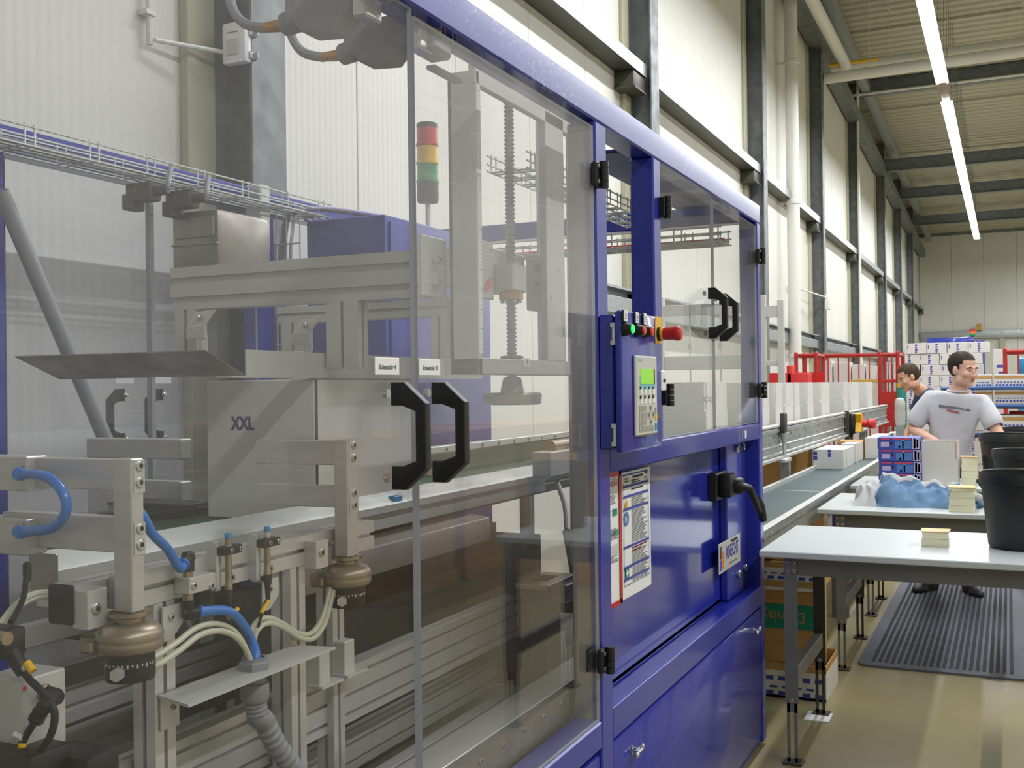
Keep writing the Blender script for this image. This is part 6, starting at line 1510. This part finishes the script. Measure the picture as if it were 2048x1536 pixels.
def person(label, J, face, face_up, head_c, mats, shirt_fit=1.0, hs=1.0, group=None, soft=None):
    # J: joint positions (world). keys: pelvis waist chest neckb neckt shL elL wrL shR elR wrR hipL knL anL hipR knR anR toeL toeR
    root = thing('person', label, 'person', (J['pelvis'][0], J['pelvis'][1], 0), group)
    R_ = dict(pelvis=(.155, .115), waist=(.12, .085), chest=(.125, .085), neckb=.066, neckt=.057, shL=.060, elL=.043, wrL=.030, shR=.060, elR=.043, wrR=.030, hipL=.092, knL=.060, anL=.042, hipR=.092, knR=.060, anR=.042)
    N = {k: (J[k], R_[k]) for k in R_}
    for s in 'LR':
        N['fa'+s] = (Vector(J['el'+s]).lerp(Vector(J['wr'+s]), .35), .042); N['ua'+s] = (Vector(J['sh'+s]).lerp(Vector(J['el'+s]), .5), .050); N['ca'+s] = (Vector(J['kn'+s]).lerp(Vector(J['an'+s]), .3), .058)
    E = [('pelvis', 'waist'), ('waist', 'chest'), ('chest', 'neckb'), ('neckb', 'neckt')]
    for s in 'LR':
        E += [('chest', 'sh'+s), ('sh'+s, 'ua'+s), ('ua'+s, 'el'+s), ('el'+s, 'fa'+s), ('fa'+s, 'wr'+s), ('pelvis', 'hip'+s), ('hip'+s, 'kn'+s), ('kn'+s, 'ca'+s), ('ca'+s, 'an'+s)]
    for s, sg_ in (('L', 1), ('R', -1)):
        d = Vector(J['wr'+s])-Vector(J['el'+s]); nn = Vector(face).cross(d).cross(d)*-1
        N2, E2 = hand_nodes('x'+s, J['wr'+s], d, J.get('palm'+s, nn), sg_); 
        for k in N2: N[k] = N2[k]
        E += [(('wr'+s) if a.endswith('wrist') else a, b_) for a, b_ in E2]
    me0 = skin(N, E, 'pelvis', 2)
    m = frame(head_c, face, face_up) @ Matrix.Scale(hs, 4)
    body = join_remesh([me0]+head_meshes(m), .0065, 2)
    bo = link_mesh('body', body, mats[0], root); body.shade_smooth()
    head_details(root, m, mats[1], bo)
    # shirt : torso with short sleeves, a bit wider than the body
    f = shirt_fit; S = dict(hem=(Vector(J['pelvis'])*.45+Vector(J['waist'])*.55, (.172*f, .128*f)), waist=(J['waist'], (.165*f, .122*f)), chest=(J['chest'], (.178*f, .132*f)), nb=(Vector(J['neckb'])-(Vector(J['neckt'])-Vector(J['neckb'])).normalized()*.02, (.085, .080)))
    S['hem0'] = (Vector(J['pelvis']), (.176*f, .132*f))
    E = [('hem0', 'hem'), ('hem', 'waist'), ('waist', 'chest'), ('chest', 'nb')]
    for s in 'LR':
        sh, el = Vector(J['sh'+s]), Vector(J['el'+s]); S['sh'+s] = (sh, .078); S['s1'+s] = (sh.lerp(el, .45), .080); S['s2'+s] = (sh.lerp(el, 1.0), .088)
        E += [('chest', 'sh'+s), ('sh'+s, 's1'+s), ('s1'+s, 's2'+s)]
    sm = skin(S, E, 'hem0', 2); sm = join_remesh([sm], .010, 3)
    bb = bmesh.new(); bb.from_mesh(sm)
    for s in 'LR':           # open, straight sleeve hems
        sh, el = Vector(J['sh'+s]), Vector(J['el'+s]); ax_ = (el-sh).normalized(); c_ = sh.lerp(el, .86)
        near = [f for f in bb.faces if (f.calc_center_median()-c_).length < .19]
        g_ = list({e for f in near for e in f.edges})+near+list({v for f in near for v in f.verts})
        r_ = bmesh.ops.bisect_plane(bb, geom=g_, plane_co=c_, plane_no=ax_)
        kill = [v for v in bb.verts if (v.co-c_).dot(ax_) > .0005 and (v.co-c_).length < .22 and ((v.co-c_)-ax_*(v.co-c_).dot(ax_)).length < .125]
        bmesh.ops.delete(bb, geom=kill, context='VERTS')
    bb.to_mesh(sm); bb.free()
    so = link_mesh('t_shirt', sm, mats[2], root); sm.shade_smooth()
    # trousers
    T = dict(p=(Vector(J['pelvis'])+Vector((0, 0, .03)), (.165, .125)))
    E = []
    for s in 'LR':
        T['h'+s] = (J['hip'+s], .105); T['k'+s] = (J['kn'+s], .078); T['a'+s] = (Vector(J['an'+s])+Vector((0, 0, .0)), .070)
        E += [('p', 'h'+s), ('h'+s, 'k'+s), ('k'+s, 'a'+s)]
    tm = skin(T, E, 'p', 2); tm = join_remesh([tm], .012, 2); link_mesh('trousers', tm, 'jeans', root); tm.shade_smooth()
    for s in 'LR':
        a, t_ = Vector(J['an'+s]), Vector(J['toe'+s]); d = (t_-a); d.z = 0; d.normalize()
        mm = frame((a.x, a.y, 0), d, (0, 0, 1))
        me = join_remesh([ell((.02, 0, .045), (.085, .043, .048), mm, 16), ell((.125, 0, .034), (.085, .047, .036), mm, 16), ell((-.03, 0, .05), (.05, .038, .055), mm, 16), ell((.06, 0, .012), (.15, .046, .014), mm, 16)], .008, 2)
        for v in me.vertices: v.co.z = max(v.co.z, .014)
        link_mesh('shoe', me, 'shoe', root); me.shade_smooth()
    return root, so, m
Q = lambda u, v, y: ony(u, v, y)
J1 = dict(pelvis=Q(1900, 935, 8.70), waist=Q(1900, 885, 8.66), chest=Q(1911, 822, 8.60), neckb=Q(1917, 782, 8.58), neckt=Q(1917, 758, 8.57),
          shL=Q(1966, 806, 8.58), elL=Q(1994, 862, 8.50), wrL=Q(2018, 905, 8.38), shR=Q(1860, 797, 8.60), elR=Q(1822, 858, 8.60), wrR=Q(1882, 890, 8.36),
          hipL=Q(1925, 950, 8.70), hipR=Q(1872, 950, 8.70), knL=Q(1935, 1070, 8.72), knR=Q(1860, 1070, 8.72), anL=(-.29, 8.74, .10), anR=(-.56, 8.74, .10), toeL=(-.20, 8.55, 0), toeR=(-.66, 8.58, 0))
J1['palmR'] = (0, 0, -1); J1['palmL'] = (0, 0, -1)
P1, sh1, m1 = person('man in a white printed t-shirt packing behind the third table, looking to the side', J1, (.78, -.62, -.10), (0.04, 0, 1), Q(1926, 741, 8.56), ('skin', 'hair', 'shirt'), hs=1.06)
# print on the chest of the shirt, laid on its surface
from mathutils.bvhtree import BVHTree
def on_shirt(so, P_, d):
    me = so.data; off_ = wloc(so); bv = BVHTree.FromPolygons([v.co+off_ for v in me.vertices], [p.vertices[:] for p in me.polygons])
    h = bv.ray_cast(P_, d); return h[0]
def shirt_print(nm, uv, m, so):
    # uv: list of quads in photograph pixels, wrapped onto the shirt as thin patches
    b = B(); cam_ = Vector((0, 0, CAMZ))
    me = so.data; off_ = wloc(so); bv = BVHTree.FromPolygons([v.co+off_ for v in me.vertices], [p.vertices[:] for p in me.polygons])
    for (u0, v0, u1, v1, h0, h1) in uv:
        n = max(2, int((u1-u0)/3)); prev = None
        for k in range(n+1):
            f = k/n; u = u0+(u1-u0)*f; v = v0+(v1-v0)*f; hh = h0+(h1-h0)*f; pr = []
            for vv_ in (v, v+hh):
                d = _ray(u, vv_); d.normalize(); hit = bv.ray_cast(cam_, d)
                if hit[0] is None: pr = None; break
                pr.append(hit[0]+hit[1]*.003 if hit[1].dot(d) < 0 else hit[0]-hit[1]*.003)
            if pr and prev: b.poly([prev[0], pr[0], pr[1], prev[1]])
            prev = pr
    return obj(nm, b, m, so, recalc=False)
shirt_print('shirt_lettering', [(1878, 809, 1922, 815, 6, 4), (1922, 815, 1932, 820, 4, 1), (1932, 817, 1941, 818, 5, 5)], 'ink_grey', sh1)
shirt_print('shirt_small_print', [(1894, 818, 1919, 824, 4, 4)], 'lip', sh1)
b = B(); nb = Vector(J1['neckb']); nt = Vector(J1['neckt']); ax = (nt-nb).normalized()
ctr = nb+ax*.004; ring = []
ref = Vector((1, 0, 0)); e1 = (ref-ax*ref.dot(ax)).normalized(); e2 = ax.cross(e1)
b.tube([ctr+e1*cos(k*pi/10)*.076+e2*sin(k*pi/10)*.072-ax*(.012*max(0, -sin(k*pi/10)*-1)) for k in range(21)], .008, 8, smooth=2); obj('collar', b, 'shirt', sh1)
J2 = dict(pelvis=Q(1900, 892, 11.35), waist=Q(1890, 848, 11.28), chest=Q(1862, 800, 11.10), neckb=Q(1838, 779, 10.98), neckt=Q(1830, 770, 10.94),
          shL=Q(1858, 796, 10.92), elL=Q(1848, 850, 10.80), wrL=Q(1826, 872, 10.62), shR=Q(1846, 786, 11.22), elR=Q(1830, 838, 11.2), wrR=Q(1812, 868, 11.05),
          hipL=Q(1900, 905, 11.28), hipR=Q(1894, 905, 11.48), knL=Q(1902, 985, 11.25), knR=Q(1892, 985, 11.5), anL=(-.62, 11.25, .1), anR=(-.66, 11.55, .1), toeL=(-.85, 11.15, 0), toeR=(-.88, 11.5, 0))
for k in ('hip', 'kn'):
    pass
an = J2['hipL']; J2['anL'] = (an.x, 11.26, .1); J2['anR'] = (J2['hipR'].x, 11.52, .1); J2['toeL'] = (an.x-.2, 11.16, 0); J2['toeR'] = (J2['hipR'].x-.2, 11.45, 0)
J2['palmR'] = (0, 0, -1); J2['palmL'] = (0, 0, -1)
person('man in a dark blue t-shirt bending over the conveyor behind the other man', J2, (-.80, -.48, -.34), (-.30, -.05, .95), Q(1817, 756, 10.90), ('skin2', 'hair2', 'shirt_navy'), hs=1.04)
# ================================================================== goods and cages at the far right
def bx(nm, x0, x1, y0, y1, z0, z1, m, par, bev=.004, lab=None):
    b = B(); b.box(x0, x1, y0, y1, z0, z1, bev); return obj(nm, b, m, par, lab)
def cage(lab, ul, ur, y, vt, d, panel=(0, 1), n=5, z0=.15, zfill=0.):
    a, c = ony(ul, vt, y), ony(ur, vt, y); zt = a.z; t = thing('roll_cage', lab, 'roll cage', ((a.x+c.x)/2, y+d/2, 0), 'red roll cages')
    x0, x1 = a.x, c.x
    for x in (x0, x1):
        for yy in (y, y+d):
            b = B(); b.cyl((x, yy, .12), (x, yy, zt), .026, n=10); b.sphere((x, yy, zt), .027, 8); obj('cage_post', b, 'red_paint', t)
            b = B(); b.lathe([(.06, -.02), (.06, .02)], (x, yy, .06), (0, 1, 0), 14); b.box(x-.02, x+.02, yy-.03, yy+.03, .06, .14); obj('caster', b, 'black_rubber', t)
    for yy in (y, y+d):
        for z in (zt-.02, .2):
            b = B(); b.cyl((x0, yy, z), (x1, yy, z), .022, n=8); obj('cage_rail', b, 'red_paint', t)
    for x in (x0, x1):
        b = B(); b.cyl((x, y, zt-.02), (x, y+d, zt-.02), .022, n=8); obj('cage_rail', b, 'red_paint', t)
    for k in range(1, n+1):
        x = x0+(x1-x0)*k/(n+1); b = B(); b.cyl((x, y, .2), (x, y, zt-.02), .010, n=6); obj('cage_bar', b, 'red_paint', t)
    b = B(); b.box(x0, x1, y, y+d, .14, .18); obj('cage_floor', b, 'red_paint', t)
    return t, x0, x1, zt
t, x0, x1, zt = cage('long red roll cage with tall white boards, farther left behind the conveyor', 1636, 1759, 17.0, 709, .7, n=5)
for i, (f0, f1) in enumerate(((.05, .2), (.22, .5), (.52, .72), (.74, .96))):
    top('white_board', (lambda b: b.box(x0+(x1-x0)*f0, x0+(x1-x0)*f1, 17.15+.05*i, 17.45+.05*i, .181, zt-.1-.03*i, .004))(B()), 'carton_white', 'tall white flat-pack bundle standing in the long red cage, %s from the left' % ORD[i], 'bundle', ((x0+x1)/2, 17.3, .181), 'white bundles in the long red cage')
p = ony(1700, 762, 16.96); bx('wood_rail', x0+.5, x1, 16.95, 16.97, p.z-.03, p.z+.02, 'wood', t)
t, x0, x1, zt = cage('narrow red roll cage in front of the white carton wall, with a red panel', 1759, 1795, 15.2, 706, .8, n=2)
za, zb_ = ony(1777, 808, 15.2).z, ony(1777, 783, 15.2).z
bx('cage_panel', x0, x1, 15.19, 15.21, za-.3, zb_, 'red_paint', t); bx('cage_rail', x0, x1, 15.185, 15.215, ony(1777, 762, 15.2).z-.02, ony(1777, 762, 15.2).z+.02, 'red_paint', t)
for i in range(3):
    f = .2+.25*i
    top('white_tube', (lambda b: b.box(x0+(x1-x0)*f, x0+(x1-x0)*(f+.16), 15.4, 15.6, .181, zt-.12, .004))(B()), 'carton_white', 'slim white carton upright in the narrow red cage, %s from the left' % ORD[i], 'carton', (x0, 15.5, .181), 'slim white cartons in the narrow red cage')
t, x0, x1, zt = cage('short red roll cage past the machine end, near the wall', 1592, 1632, 14.4, 708, .6, n=1)
bx('cage_panel', x0-.35, x1+.1, 14.38, 14.40, ony(1600, 772, 14.4).z, ony(1600, 745, 14.4).z, 'red', t)
b = B(); q0, q1 = ony(1573, 731, 13.6), ony(1583, 746, 13.6); b.box(q0.x, q1.x, 13.6, 13.9, q1.z-.4, q0.z, .01); b.box(q0.x-.15, q1.x+.2, 13.6, 13.9, .0, q1.z, .01)
top('red_cart', b, 'red', 'bright red cart body behind the white cartons', 'cart', (q0.x, 14.45, 0))
# conveyor drive motor with grey housing next to the man
t = thing('drive_motor', 'grey gear motor standing upright at the end of the conveyor', 'motor', Q(1800, 880, 10.4))
a = ony(1789, 798, 10.4); c = ony(1811, 850, 10.4); cx = (a.x+c.x)/2; r = (c.x-a.x)/2
b = B(); b.lathe([(r*.9, c.z), (r*.95, c.z+.02), (r*.95, a.z-.09), (r*1.0, a.z-.08), (r*1.0, a.z-.03), (r*.8, a.z), (r*.3, a.z+.01)], (cx, 10.4, 0), (0, 0, 1), 20); obj('motor_body', b, 'alu_matt', t)
for k in range(8):
    an_ = 2*pi*k/8; b = B(); b.box(r*.9, r*1.02, -.006, .006, c.z+.05, a.z-.1, mat=Matrix.Translation((cx, 10.4, 0)) @ Matrix.Rotation(an_, 4, 'Z')); obj('cooling_fin', b, 'alu_matt', t)
b = B(); b.box(cx-r*.6, cx+r*.6, 10.3, 10.5, c.z-.15, c.z); b.box(cx-.08, cx+.08, 10.35, 10.45, 0, c.z-.15); obj('motor_stand', b, 'galv', t)
# teal gas bottle with yellow band
q = ony(1803, 760, 14.6); r = (ony(1813, 760, 14.6)-ony(1793, 760, 14.6)).length/2
zt = ony(1803, 757, 14.6).z; z1_, z2_ = ony(1803, 766, 14.6).z, ony(1803, 775, 14.6).z
t = thing('gas_bottle', 'teal bottle-shaped roll with a yellow band next to the red cage', 'bottle', (q.x, 14.6, 0))
b = B(); b.lathe([(r, 0), (r, zt-.1), (r*.8, zt-.03), (r*.4, zt)], (q.x, 14.6, 0), (0, 0, 1), 20); bo = obj('bottle_body', b, 'green_bottle', t)
b = B(); b.lathe([(r*1.02, 0), (r*1.02, z1_-z2_)], (q.x, 14.6, z2_), (0, 0, 1), 20, caps=False); obj('yellow_band', b, 'yellow', bo)
# wall of white printed cartons on pallets
YC = 16.2
a, c = ony(1812, 687, YC), ony(1983, 687, YC); top_z = a.z; nrow = 13; hrow = (top_z-.15)/nrow; w = (c.x-a.x)/4.08
b = B(); b.box(a.x-.02, c.x+.02, YC, YC+.8, .10, .148); 
for k in range(3): xk = a.x+(c.x-a.x-.12)*k/2; b.box(xk, xk+.12, YC, YC+.8, 0, .10)
top('wooden_pallet', b, 'wood', 'wooden pallet under the high wall of white cartons', 'pallet', ((a.x+c.x)/2, YC+.4, 0))
proto = None; rr = random.Random(11)
NUM = ['bottom', 'second', 'third', 'fourth', 'fifth', 'sixth', 'seventh', 'eighth', 'ninth', 'tenth', 'eleventh', 'twelfth', 'topmost']
for r_ in range(nrow):
    sh = 0 if r_ == nrow-1 else (-.10 if r_ % 2 else -.085)
    for k in range(4):
        x = a.x+sh+w*(k+.5); lab = 'white printed carton in the high stack, %s row from the floor, %s from the left' % (NUM[r_], ORD[k])
        if proto is None:
            proto = thing('stacked_carton', lab, 'carton', (x, YC+.2, .15), 'white cartons in the high stack')
            b = B(); b.box(x-w/2+.003, x+w/2-.003, YC, YC+.40, .1515, .15+hrow-.002, .004); bd = obj('carton_body', b, 'carton_white', proto)
            b = B()
            for j, (dz, dw) in enumerate(((.1, .03), (.3, .04), (.52, .03), (.74, .035))): b.box(x-.014, x-.014+dw*.85, YC-.002, YC+.001, .15+hrow*dz, .15+hrow*(dz+.14))
            b.box(x-w*.42, x-w*.38, YC-.002, YC+.001, .15+hrow*.45, .15+hrow*.8)
            obj('blue_print', b, 'print_blue', bd, kind='stuff'); continue
        dup(proto, (x+rr.uniform(-.006, .006), YC+.2+rr.uniform(-.01, .01), .15+hrow*r_), lab)
q = ony(1990, 700, YC); q2 = ony(2012, 742, YC-.6)
t = thing('tall_carton', 'tall white carton standing right of the high carton stack', 'carton', (q.x+.1, YC-.2, 0))
bx('carton_body', q.x-.02, q2.x+.03, YC-.4, YC, 0, q.z, 'carton_white', t); bx('blue_print', q.x+.02, q2.x-.02, YC-.402, YC-.39, q.z-.25, q.z-.21, 'print_blue', t); bx('blue_print', q.x+.04, q2.x-.03, YC-.402, YC-.39, q.z-.33, q.z-.30, 'print_blue', t)
# trolley of blue tube with printed display trays
YT = 12.6
a, c = ony(1942, 776, YT), ony(2062, 776, YT); zt = ony(2000, 776, YT).z; zm = ony(2000, 812, YT).z; z5 = ony(2000, 868, YT).z
t = thing('tube_trolley', 'blue tube trolley carrying rows of printed cardboard trays', 'trolley', ((a.x+c.x)/2, YT+.3, 0))
for z in (zt, zm, z5):
    b = B(); b.tube([(a.x-.3, YT, z), (c.x-.12, YT, z), (c.x-.02, YT, z-.03), (c.x, YT, z-.1)], .022, 10, smooth=4); obj('tube_rail', b, 'tube_blue', t)
for x in (a.x-.28, c.x):
    for y in (YT, YT+.62):
        b = B(); b.cyl((x, y, .08), (x, y, zt), .022, n=10); obj('tube_post', b, 'tube_blue', t)
for z in (ony(2000, 810, YT).z-.01, ony(2000, 870, YT).z, .3):
    b = B(); b.box(a.x-.28, c.x, YT+.02, YT+.62, z-.03, z, .003); obj('trolley_shelf', b, 'table_leg', t)
def tray(lab, u0, u1, y, z0, z1, rows=3, n=8):
    x0, x1 = ony(u0, 800, y).x, ony(u1, 800, y).x
    t = thing('display_tray', lab, 'tray', ((x0+x1)/2, y+.2, z0), 'printed cardboard trays on the blue trolley')
    h = z1-z0
    b = B(); b.box(x0, x1, y, y+.40, z0+.001, z1, .004); obj('tray_body', b, 'carton_white', t)
    b = B(); b.box(x0-.001, x1+.001, y-.002, y+.3, z0+h*.72, z0+h*.88); b.box(x0-.001, x1+.001, y-.002, y+.3, z0+h*.06, z0+h*.16); obj('brown_band', b, 'kraft', t)
    tray_prints(t, x0+.01, x1, y-.0032, z0+h*.24, z0+h*.66, rows, n)
    return t
ZS = [(ony(2000, 810, YT).z-.01), ony(2000, 870, YT).z]
zA = ony(2000, 748, YT).z; zM1 = (ZS[0]+zA)/2
tray('upper printed tray at the left on the top shelf of the blue trolley', 1950, 1984, YT+.05, zM1, zA, 2, 6); tray('upper printed tray at the right on the top shelf of the blue trolley', 1989, 2060, YT+.05, zM1, zA, 2, 10)
tray('lower printed tray at the left on the top shelf of the blue trolley', 1950, 1984, YT+.05, ZS[0], zM1, 2, 6); tray('lower printed tray at the right on the top shelf of the blue trolley', 1989, 2060, YT+.05, ZS[0], zM1, 2, 10)
tray('printed tray on the middle shelf of the blue trolley', 1965, 2060, YT+.05, ZS[1], ony(2000, 830, YT).z, 2, 12)
tray('bottom left printed tray under the blue trolley rail', 1925, 1962, YT+.1, .301, .62, 2, 6); tray('bottom right printed tray on the blue trolley', 1968, 2060, YT+.1, .301, .75, 2, 9)
q = ony(1998, 820, YT+.3); t = thing('red_crate', 'dark red and black crate between the trolley shelves', 'crate', (q.x+.1, YT+.3, ZS[1]))
# red cage on the far right with a blue crate
t, x0, x1, zt = cage('red roll cage at the far right behind the blue trolley', 2010, 2090, 14.6, 700, .8, n=2)
b = B(); q = ony(2030, 735, 15.0); b.box(x0+.15, x1-.1, 14.8, 15.2, q.z-.1, q.z+.12, .03); b.box(x0+.15, x1-.1, 14.8, 15.2, .181, q.z-.1, .01); top('blue_crate', b, 'blue_cap', 'bright blue crate in the far right red cage', 'crate', (q.x, 15, .181))
t = COL.objects.get('red_crate')
bx('crate_body', ony(2018, 820, YT+.2).x, ony(2050, 820, YT+.2).x, YT+.2, YT+.5, ZS[1]+.14, ony(2000, 815, YT).z-.05, 'red', t); bx('crate_base', ony(2010, 820, YT+.2).x, ony(2055, 820, YT+.2).x, YT+.18, YT+.52, ZS[1]+.001, ZS[1]+.135, 'black', t)
# blue machine at the far end with a signal light
YM = 30.0
a, c = ony(1854, 678, YM), ony(1947, 676, YM)
t = thing('far_machine', 'blue machine with a wide beam at the far end behind the carton wall', 'machine', ((a.x+c.x)/2, YM+.5, 0))
bx('machine_beam', a.x, c.x, YM, YM+1.2, a.z-.25, c.z+.03, 'blue_paint', t, .01); bx('machine_body', a.x+.1, c.x-.1, YM+.05, YM+1.1, 0, a.z-.25, 'blue_paint', t, .01)
q = ony(1958, 680, YM); bx('machine_box', c.x+.05, ony(1968, 680, YM).x, YM, YM+.8, 0, q.z, 'blue_cabinet', t, .01)
q = ony(1944, 672, YM); b = B(); b.cyl((q.x, YM+.3, c.z), (q.x, YM+.3, q.z+.0), .03, n=8); b.cyl((q.x, YM+.3, q.z), (q.x, YM+.3, ony(1944, 657, YM).z), .06, n=12); s = obj('signal_pole', b, 'dark_grey', t)
for v0, v1, m in ((670, 666, 'green_lens'), (666, 662, 'orange'), (662, 658, 'red')):
    b = B(); b.cyl((q.x, YM+.3, ony(1944, v0, YM).z), (q.x, YM+.3, ony(1944, v1, YM).z), .075, n=12); obj('signal_lens', b, m, s)
q = ony(1953, 648, 45.8); q2 = ony(1963, 661, 45.8); b = B(); b.box(q.x, q2.x, 45.7, 45.84, q2.z, q.z, .01); top('wooden_box', b, 'wood', 'small wooden box on the rail of the far end wall', 'box', (q.x, 45.8, q2.z))
